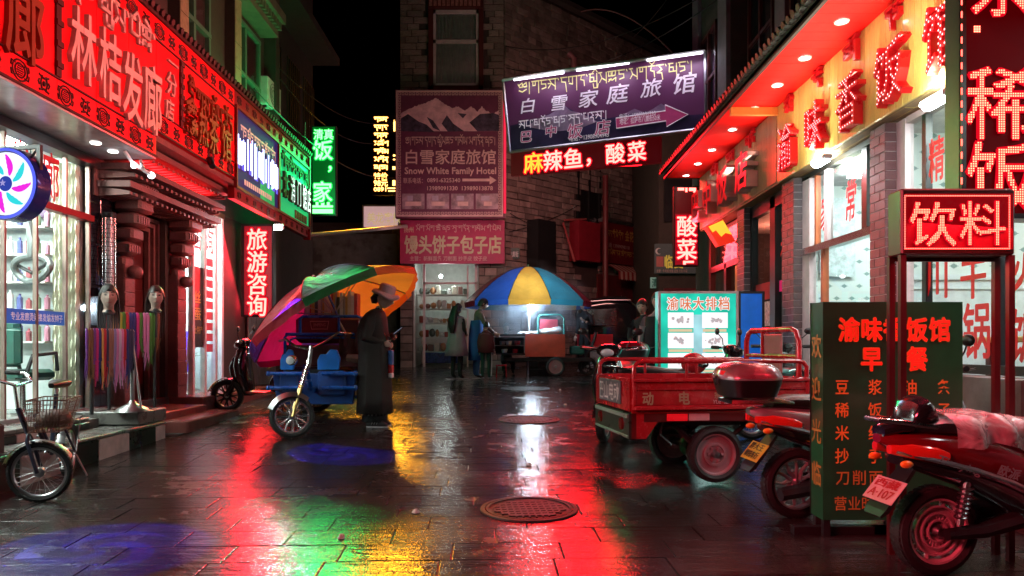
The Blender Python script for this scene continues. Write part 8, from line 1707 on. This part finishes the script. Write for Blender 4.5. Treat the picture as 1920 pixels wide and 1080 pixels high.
shell('apron', fab('blue_apron', (.02, .09, .32)), t_, [(.02, 0, 1.30, .14, .15), (.0, 0, 1.1, .15, .17), (0, 0, .9, .165, .185), (0, 0, .6, .17, .2), (0, 0, .42, .175, .205)], fold=.04); hair_cap(t_, hc, s, MX.Rotation(.3, 4, 'Y'))
t_, hc, s = person('child in a maroon jacket and white striped green trousers beside the apron man', at(911, 713), math.radians(75), 1.24, dict(), (fab('maroon_jacket', (.10, .015, .02)), fab('dark_green_trousers', (.012, .04, .03)), m_sole), waist=.86, headM=MX.Rotation(.15, 4, 'Y')); hair_cap(t_, hc, s, MX.Rotation(.15, 4, 'Y'))
mb = MB(); mb.tube([(.02, -.165 * .73, .62), (.03, -.17 * .73, .36), (.0, -.165 * .73, .09)], .012, n=6); mb.build('stripe', m_white, t_, smooth=True); shell('jacket', fab('maroon_jacket', (.10, .015, .02)), t_, [(.01, 0, 1.03, .06, .08), (0, 0, .98, .1, .15), (0, 0, .8, .13, .17), (0, 0, .6, .14, .18)], fold=.03)
vd = at(950, 700); t_, hc, s = person('seated vendor, only head and shoulders showing over the food stall counter', (vd[0] - .02, 18.3, gz(18.3) - .34), math.radians(-80), 1.6, dict(kneeL=(.4, .12, .62), shinL=(.4, .12, .5), ankleL=(.4, .12, .42), toeL=(.5, .12, .38), kneeR=(.4, -.12, .62), shinR=(.4, -.12, .5), ankleR=(.4, -.12, .42), toeR=(.5, -.12, .38), hipL=(.1, .1, .72), hipR=(.1, -.1, .72), pelvis=(0, 0, .74), spine=(0, 0, .95), chest=(.01, 0, 1.18), ribs=(.02, 0, 1.28), neck=(.03, 0, 1.38), throat=(.05, 0, 1.45), shL=(.02, .17, 1.30), shR=(.02, -.17, 1.30), elL=(.05, .23, 1.06), wrL=(.25, .15, 1.05), elR=(.05, -.23, 1.06), wrR=(.25, -.15, 1.05)), (fab('grey_top', (.2, .22, .26)), c_dark, m_shoe)); hair_cap(t_, hc, s)
t_, hc, s = person('man in black with a chest patch and white shoes right of the stall', at(1097, 700), math.radians(-140), 1.74, dict(elL=(.0, .25, 1.15), wrL=(.16, .17, 1.24), elR=(-.02, -.25, 1.12), wrR=(.05, -.26, .92), toeL=(.15, .12, .045), toeR=(.12, -.14, .045)), (fab('black_jacket', (.014, .014, .018)), c_dark, m_sole), rad=dict(chest=(.13, .165), spine=(.12, .14))); hair_cap(t_, hc, s)
mb = MB(); mb.rbox((.145, .06, 1.28), .01, .06, .07, .003); mb.build('chest_patch', m_sole, t_)
t_, hc, s = person('man in a black shirt sitting behind the motorbikes, his face lit red', (2.05, 11.6, gz(11.6) - .10), math.radians(-115), 1.7, dict(neck=(.03, 0, 1.46), throat=(.05, 0, 1.52), wrL=(.2, .1, 1.0), wrR=(.2, -.1, 1.0)), (c_dark, c_dark, m_shoe), headM=MX.Rotation(.15, 4, 'Y')); hair_cap(t_, hc, s, MX.Rotation(.15, 4, 'Y'))
t_, hc, s = person('person in pale shirt and dark vest half hidden behind the turquoise lightbox', (1.95, 10.0, gz(10.0)), math.radians(-100), 1.62, dict(), (fab('pale_shirt', (.4, .33, .36)), c_dark, m_shoe)); hair_cap(t_, hc, s); shell('vest', c_dark, t_, [(0, .0, 1.36, .11, .16), (0, 0, 1.2, .13, .17), (0, 0, .95, .14, .18)], fold=.02)
t_, hc, s = person('diner with dark hair sitting inside the restaurant behind the narrow grey pillar', (4.3, 10.35, .18), math.radians(170), 1.65, dict(elL=(.1, .23, 1.12), wrL=(.25, .1, 1.2)), (c_dark, c_dark, m_shoe)); hair_cap(t_, hc, s)
# ================================================================ SMALLER THINGS
m_wig = mat('mannequin_skin', (.34, .23, .19), .35)
def mannequin(label, px, py, Y, rz, hairm):
    c = pt(px, py, Y); t = thing('mannequin_head', label, 'mannequin head', (c.x, c.y, c.z - .16), rz); mb = MB(); head(mb, (0, 0, .16), 1.0); mb.tube([(.0, 0, .10), (-.02, 0, .03), (-.02, 0, .0)], [.05, .045, .065], n=14); b_ = mb.build('bust', m_wig, t, smooth=True); face_bits(t, (0, 0, .16), 1.0, None, b_); hair_cap(t, (0, 0, .16), 1.0, None, 0, hairm, .6)
    for k in range(10):
        y = -.08 + k * .018; mb = MB(); mb.tube([(-.06 - .02 * (k % 2), y, .20), (-.10, y * 1.15, .08), (-.09, y * 1.2, -.08), (-.08, y * 1.1, -.26 - .03 * (k % 3))], [.010, .011, .010, .005], n=6); mb.build('braid', hairm, t, smooth=True)
    mb = MB(); mb.tube([(0, 0, 0), (0, 0, -.3)], .018); mb.lathe([(.001, 0), (.05, 0), (.05, .02), (.02, .05)], (0, 0, -.02)); mb.build('holder', m_black, t, smooth=True)
mannequin('mannequin head with tight cornrow braids above the nearer braid rack', 204, 556, 7.55, math.radians(-60), m_hair)
mannequin('mannequin head with loose dark braids above the farther braid rack', 292, 556, 8.3, math.radians(-60), mat('dark_brown_hair', (.03, .012, .01), .45))
bcs = {'n': (.02, .03, .2), 'p': (.16, .04, .28), 'b': (.18, .08, .03), 'm': (.55, .02, .22), 'y': (.6, .35, .1), 'r': (.5, .015, .03), 'v': (.25, .22, .5), 'k': (.65, .22, .48), 'g': (.06, .22, .03), 'w': (.6, .5, .65), 'd': (.03, .035, .10), 'o': (.45, .12, .04), 'l': (.4, .45, .05), 't': (.3, .14, .1)}
def rack(label, px0, px1, pyt, Y0, Y1, seq, lens, legs=True):
    a, b = pt(px0, pyt, Y0), pt(px1, pyt + 2, Y1); t = thing('braid_rack', label, 'hair braid stand', (a.x, a.y, gz(a.y) + .15)); mb = MB(); mb.tube([a, b], .012); mb.build('bar', m_white, t, True, smooth=True)
    random.seed(len(seq)); n = len(seq); d = (b - a); dn = d.normalized(); pr = dn.cross(EZ)
    for i, k in enumerate(seq):
        p = a.lerp(b, (i + .5) / n); L_ = lens[i % len(lens)] * random.uniform(.92, 1.05); w = d.length / n * .95; m_ = mat('braid_' + k, bcs[k], .6, bump=.5, bs=60, stretch=(6, 6, .6)); mb = MB()
        mb.tube([p + EZ * .012, p + pr * .015 - EZ * .02, p + pr * .012 - EZ * .3 * L_, p + pr * .01 + dn * random.uniform(-.01, .01) - EZ * .75 * L_, p + dn * random.uniform(-.015, .015) - EZ * L_], [w * .7, w, w * .95, w * .8, w * .15], n=8, sc=(1, .55)); mb.build('braid', m_, t, True, smooth=True)
        mb = MB()
        for q in range(4): mb.tube([p + dn * random.uniform(-w, w) + pr * .02 - EZ * L_ * .6, p + dn * random.uniform(-w, w) * 1.5 - EZ * (L_ + random.uniform(-.02, .09))], [.006, .002], n=4)
        mb.build('loose_ends', m_, t, True, smooth=True)
    return t
r1 = rack('nearer rack of long purple, brown and pink hair braids on the stone block', 160, 250, 618, 7.35, 7.72, 'pbbpmnyrdttvkwkrndd', [.48, .52, .56, .50, .54])
mb = MB(); a = pt(248, 620, 7.72); mb.tube([a, V3((a.x, a.y, .66))], .022); mb.lathe([(.001, .0), (.17, .0), (.15, .03), (.05, .08), (.02, .12)], (a.x, a.y, .635), n=20); b_ = pt(262, 760, 7.7); mb.tube([a - EZ * .1, V3((a.x + .12, a.y - .05, .64))], .012); mb.build('stand', m_steel, r1, True, smooth=True)
mb = MB(); a = pt(172, 620, 7.4); mb.tube([a, V3((a.x, a.y, .63))], .02); mb.build('post', m_dark, r1, True, smooth=True)
r2 = rack('farther rack of red, blue, pink and green hair braids before the carved doorway', 196, 298, 588, 7.9, 8.35, 'rwyolgrnnmgkkggb', [.42, .40, .52, .60, .50])
mb = MB(); a = pt(205, 590, 7.95); mb.tube([a, V3((a.x, a.y, .63))], .02); a = pt(290, 590, 8.3); mb.tube([a, V3((a.x, a.y, .55))], .015); mb.build('post', m_dark, r2, True, smooth=True)
# tour poster easel, plant, rubbish
ez = thing('blue_easel_sign', 'small glowing blue easel board in the shop window beside the carved doorway', 'sign', (-5.05, 11.35, .62), math.radians(-30)); a_ = MB(); a_.rbox((0, 0, .62), .42, .03, .62, .005); fo = a_.build('board', mat('blue_neon_board', (.02, .01, .3), .4, emit=(.12, .03, 1), es=1.4), ez)
mb = MB(); text(mb, '西藏旅游', (-.19, -.018, .66), EX, EZ, .38, .18, .002, .01); text(mb, '咨询一日游', (-.19, -.018, .42), EX, EZ, .38, .14, .002, .01); mb.build('lettering', emi('violet_print', (.55, .4, 1), 1.2), fo, fix=False)
for x in (-.18, .18): mb = MB(); mb.tube([(x * .6, 0, .9), (x, -.1, 0)], .012); mb.build('leg', m_wood_dk, ez)
pl = thing('potted_plant', 'spiky dark green potted plant inside the second shop window', 'plant', (-5.2, 11.7, .62)); mb = MB(); mb.lathe([(.001, 0), (.11, 0), (.15, .25), (.13, .25)], n=16); mb.build('pot', m_white, pl, smooth=True)
for k in range(22):
    a = k * 2.4; mb = MB(); R_ = .25 + .12 * (k % 3) / 2; mb.tube([(0, 0, .24), (R_ * .4 * math.cos(a), R_ * .4 * math.sin(a), .55), (R_ * math.cos(a), R_ * math.sin(a), .55 + .2 * (k % 4) / 3)], [.012, .014, .002], n=4, sc=(1, .3)); mb.build('leaf', mat('dark_leaf', (.02, .08, .025), .4), pl, smooth=True)
def bucket(label, px, py, r, h, m_, name='plastic_bucket'):
    p = at(px, py); t = thing(name, label, 'bucket', p); mb = MB(); mb.lathe([(.001, 0), (r * .8, 0), (r, h), (r * 1.06, h), (r * 1.05, h - .015), (r * .96, h), (r * .78, .01), (.001, .01)], n=20); mb.build('body', m_, t, smooth=True); mb = MB(); mb.tube([(r * math.cos(a), 0, h - .02 + r * 1.0 * math.sin(a)) for a in [PI * i / 10 for i in range(11)]], .005, n=5); mb.build('handle', m_chrome, t, smooth=True)
stl = thing('red_stool', 'low red plastic stool with small things on it beside the child at the stall', 'stool', at(940, 706)); mb = MB(); mb.rbox((0, 0, .26), .26, .24, .03, .01); mb.build('seat', m_redpaint, stl)
for x in (-.1, .1):
    for y in (-.09, .09): mb = MB(); mb.tube([(x, y, .25), (x * 1.15, y * 1.15, 0)], .014); mb.build('leg', m_redpaint, stl)
gtb = thing('green_side_table', 'small green folding table with two pots half hidden behind the black scooter', 'table', (-3.15, 10.9, gz(10.9))); mb = MB(); mb.rbox((0, 0, .48), .6, .4, .03, .01); mb.build('top', mat('jade_table', (.02, .22, .12), .4), gtb)
for x in (-.26, .26):
    for y in (-.16, .16): mb = MB(); mb.tube([(x, y, .47), (x, y, 0)], .012); mb.build('leg', m_dark, gtb)
pot = thing('enamel_pot', 'pale enamel pot with lid on the small green table', 'pot', (-3.2, 10.9, gz(10.9) + .496)); mb = MB(); mb.lathe([(.001, 0), (.11, 0), (.13, .12), (.135, .125), (.10, .15), (.02, .17), (.015, .19), (.001, .19)], n=18); mb.build('body', mat('pale_enamel', (.4, .5, .42), .3, coat=.5), pot, smooth=True)
bk = thing('barrel', 'dark wooden planter box with blue bags on the salon step at the very left', 'planter', (-4.15, 5.55, .46)); mb = MB(); mb.rbox((0, 0, .12), .34, .5, .26, .015); mb.build('box', mat('dull_red_planter', (.10, .03, .03), .6, dirt=.4), bk)
for k in range(3): mb = MB(); mb.ball((.02, -.14 + k * .14, .28), .1, .09, .06, 10, 6); mb.build('bag', (mat('blue_bag', (.05, .16, .45)), m_white, mat('lilac_bag', (.3, .25, .4), .4))[k], bk, smooth=True)
bo = thing('ball_lamp', 'round pale frosted lamp globe hanging beside the green shop sign', 'lamp', fr(570, 292, 14.9)); mb = MB(); mb.ball((0, 0, 0), .13, .13, .13, 16, 10); mb.tube([(0, 0, .1), (0, .1, .3), (0, .1, .7)], .012); mb.build('globe', mat('frosted_globe', (.2, .3, .26), .3), bo, smooth=True)
fl2 = thing('corner_floodlight', 'glaring white floodlight under the corner of the green shop sign', 'lamp', fr(521, 430, 12.45)); mb = MB(); mb.rbox((0, .05, .05), .16, .08, .10, .01); mb.build('housing', m_white, fl2); mb = MB(); mb.rbox((0, 0, .03), .14, .02, .08, .005); mb.build('lens', emi('flood_lens', (.85, .93, 1), 60), fl2); area('corner_flood', fr(521, 432, 12.3), (-2.8, 10.4, 1.0), .14, .08, (.85, .93, 1), 22)
# litter and leaves on the wet stones
lit = mat('paper_scrap', (.6, .55, .5), .6); random.seed(11)
for k, (px, py) in enumerate(((1050, 732), (1372, 790), (992, 873), (843, 690), (640, 1010), (780, 962), (1060, 760))):
    p = at(px, py); t = thing('paper_scrap', ('crumpled pale scrap on the paving in front of the stall', 'pale scrap on the paving under the cargo tricycle', 'pale scrap lying between the two manhole covers', 'tiny pale scrap in front of the bun shop', 'thin yellow scrap low on the red streak of wet paving', 'thin yellow scrap on the wet paving left of the near manhole cover', 'small scrap on the paving near the far manhole cover')[k], 'litter', p); mb = MB(); n = 5; mb.loft([[V3((.03 * math.cos(a) * (1 - .3 * i) * random.uniform(.6, 1.2), .03 * math.sin(a) * (1 - .3 * i), .004 + .012 * i)) for a in [2 * PI * j / 7 for j in range(7)]] for i in range(3)]); mb.build('scrap', lit, t)
# wires
m_wire = mat('black_wire', (.02, .015, .015), .6)
def wire(label, A_, B_, sag, r=.012, m_=m_wire):
    A_, B_ = V3(A_), V3(B_); t = thing('overhead_wire', label, 'wire', A_); mb = MB(); mb.tube([A_.lerp(B_, i / 16) - EZ * sag * 4 * (i / 16) * (1 - i / 16) for i in range(17)], r, n=5); mb.build('strand', m_, t, True, smooth=True)
wire('pinkish cable arching from the hotel roof over the purple banner', pt(1090, 22, 19), pt(1260, 98, 15.2), -.35, .015, mat('dull_pink_wire', (.25, .1, .1), .6)); wire('dark cable rising steeply to the upper right behind the purple banner', pt(1250, 0, 16), pt(1185, 72, 18), .05)
wire('cable crossing the stone wall below the fish dish sign', sd(.1, .12, 4.5), sd(3.0, .12, 5.6), .1); wire('thin cable along the stone hotel wall above the black duct', sd(.1, .14, 5.0), sd(2.0, .14, 4.7), .08)
# air conditioners and loose cables on the walls
def aircon(label, loc, rz):
    t = thing('air_conditioner', label, 'air conditioner', loc, rz); mb = MB(); mb.rbox((0, 0, 0), .8, .3, .55, .02); mb.build('casing', m_white, t, smooth=True); mb = MB()
    for r in (.08, .14, .2): mb.tube([(-.1 + r * math.cos(a), -.155, r * math.sin(a)) for a in [2 * PI * i / 20 for i in range(20)]], .005, n=4, closed=True)
    mb.build('fan_grille', m_dark, t); mb = MB(); mb.box(-.35, -.1, -.32, -.31, .2, -.28); mb.box(.31, -.1, -.32, .35, .2, -.28); mb.build('bracket', m_dark, t)
aircon('dusty air conditioner on the dark wall above the green shop sign', (-4.9, 14.75, 6.3), math.radians(90)); aircon('dusty air conditioner high on the dark building behind the halal sign', (-5.0, 16.4, 5.7), math.radians(90)); aircon('air conditioner on the stone hotel wall above the bun shop pier', tuple(sd(5.2, .25, 7.9)), math.radians(45))
for k, (a, b, g) in enumerate((((-4.6, 14.6, 6.8), (-3.1, 20.4, 7.6), .5), ((-4.6, 14.6, 6.6), (-3.1, 20.4, 7.2), .7), ((-4.2, 12.0, 5.5), (-3.1, 20.4, 6.0), .5), ((3.9, 14.2, 8.2), (-.2, 20.4, 9.6), .5), ((3.9, 14.0, 7.9), (-.2, 20.4, 9.0), .6))):
    wire(('uppermost of the cables crossing the alley gap to the hotel', 'second cable crossing the alley gap to the hotel', 'lowest cable crossing the alley gap to the hotel', 'upper cable running from the restaurant roof to the hotel wall', 'lower cable running from the restaurant roof to the hotel wall')[k], a, b, g, .012)
bpy.data.objects.remove(_co)
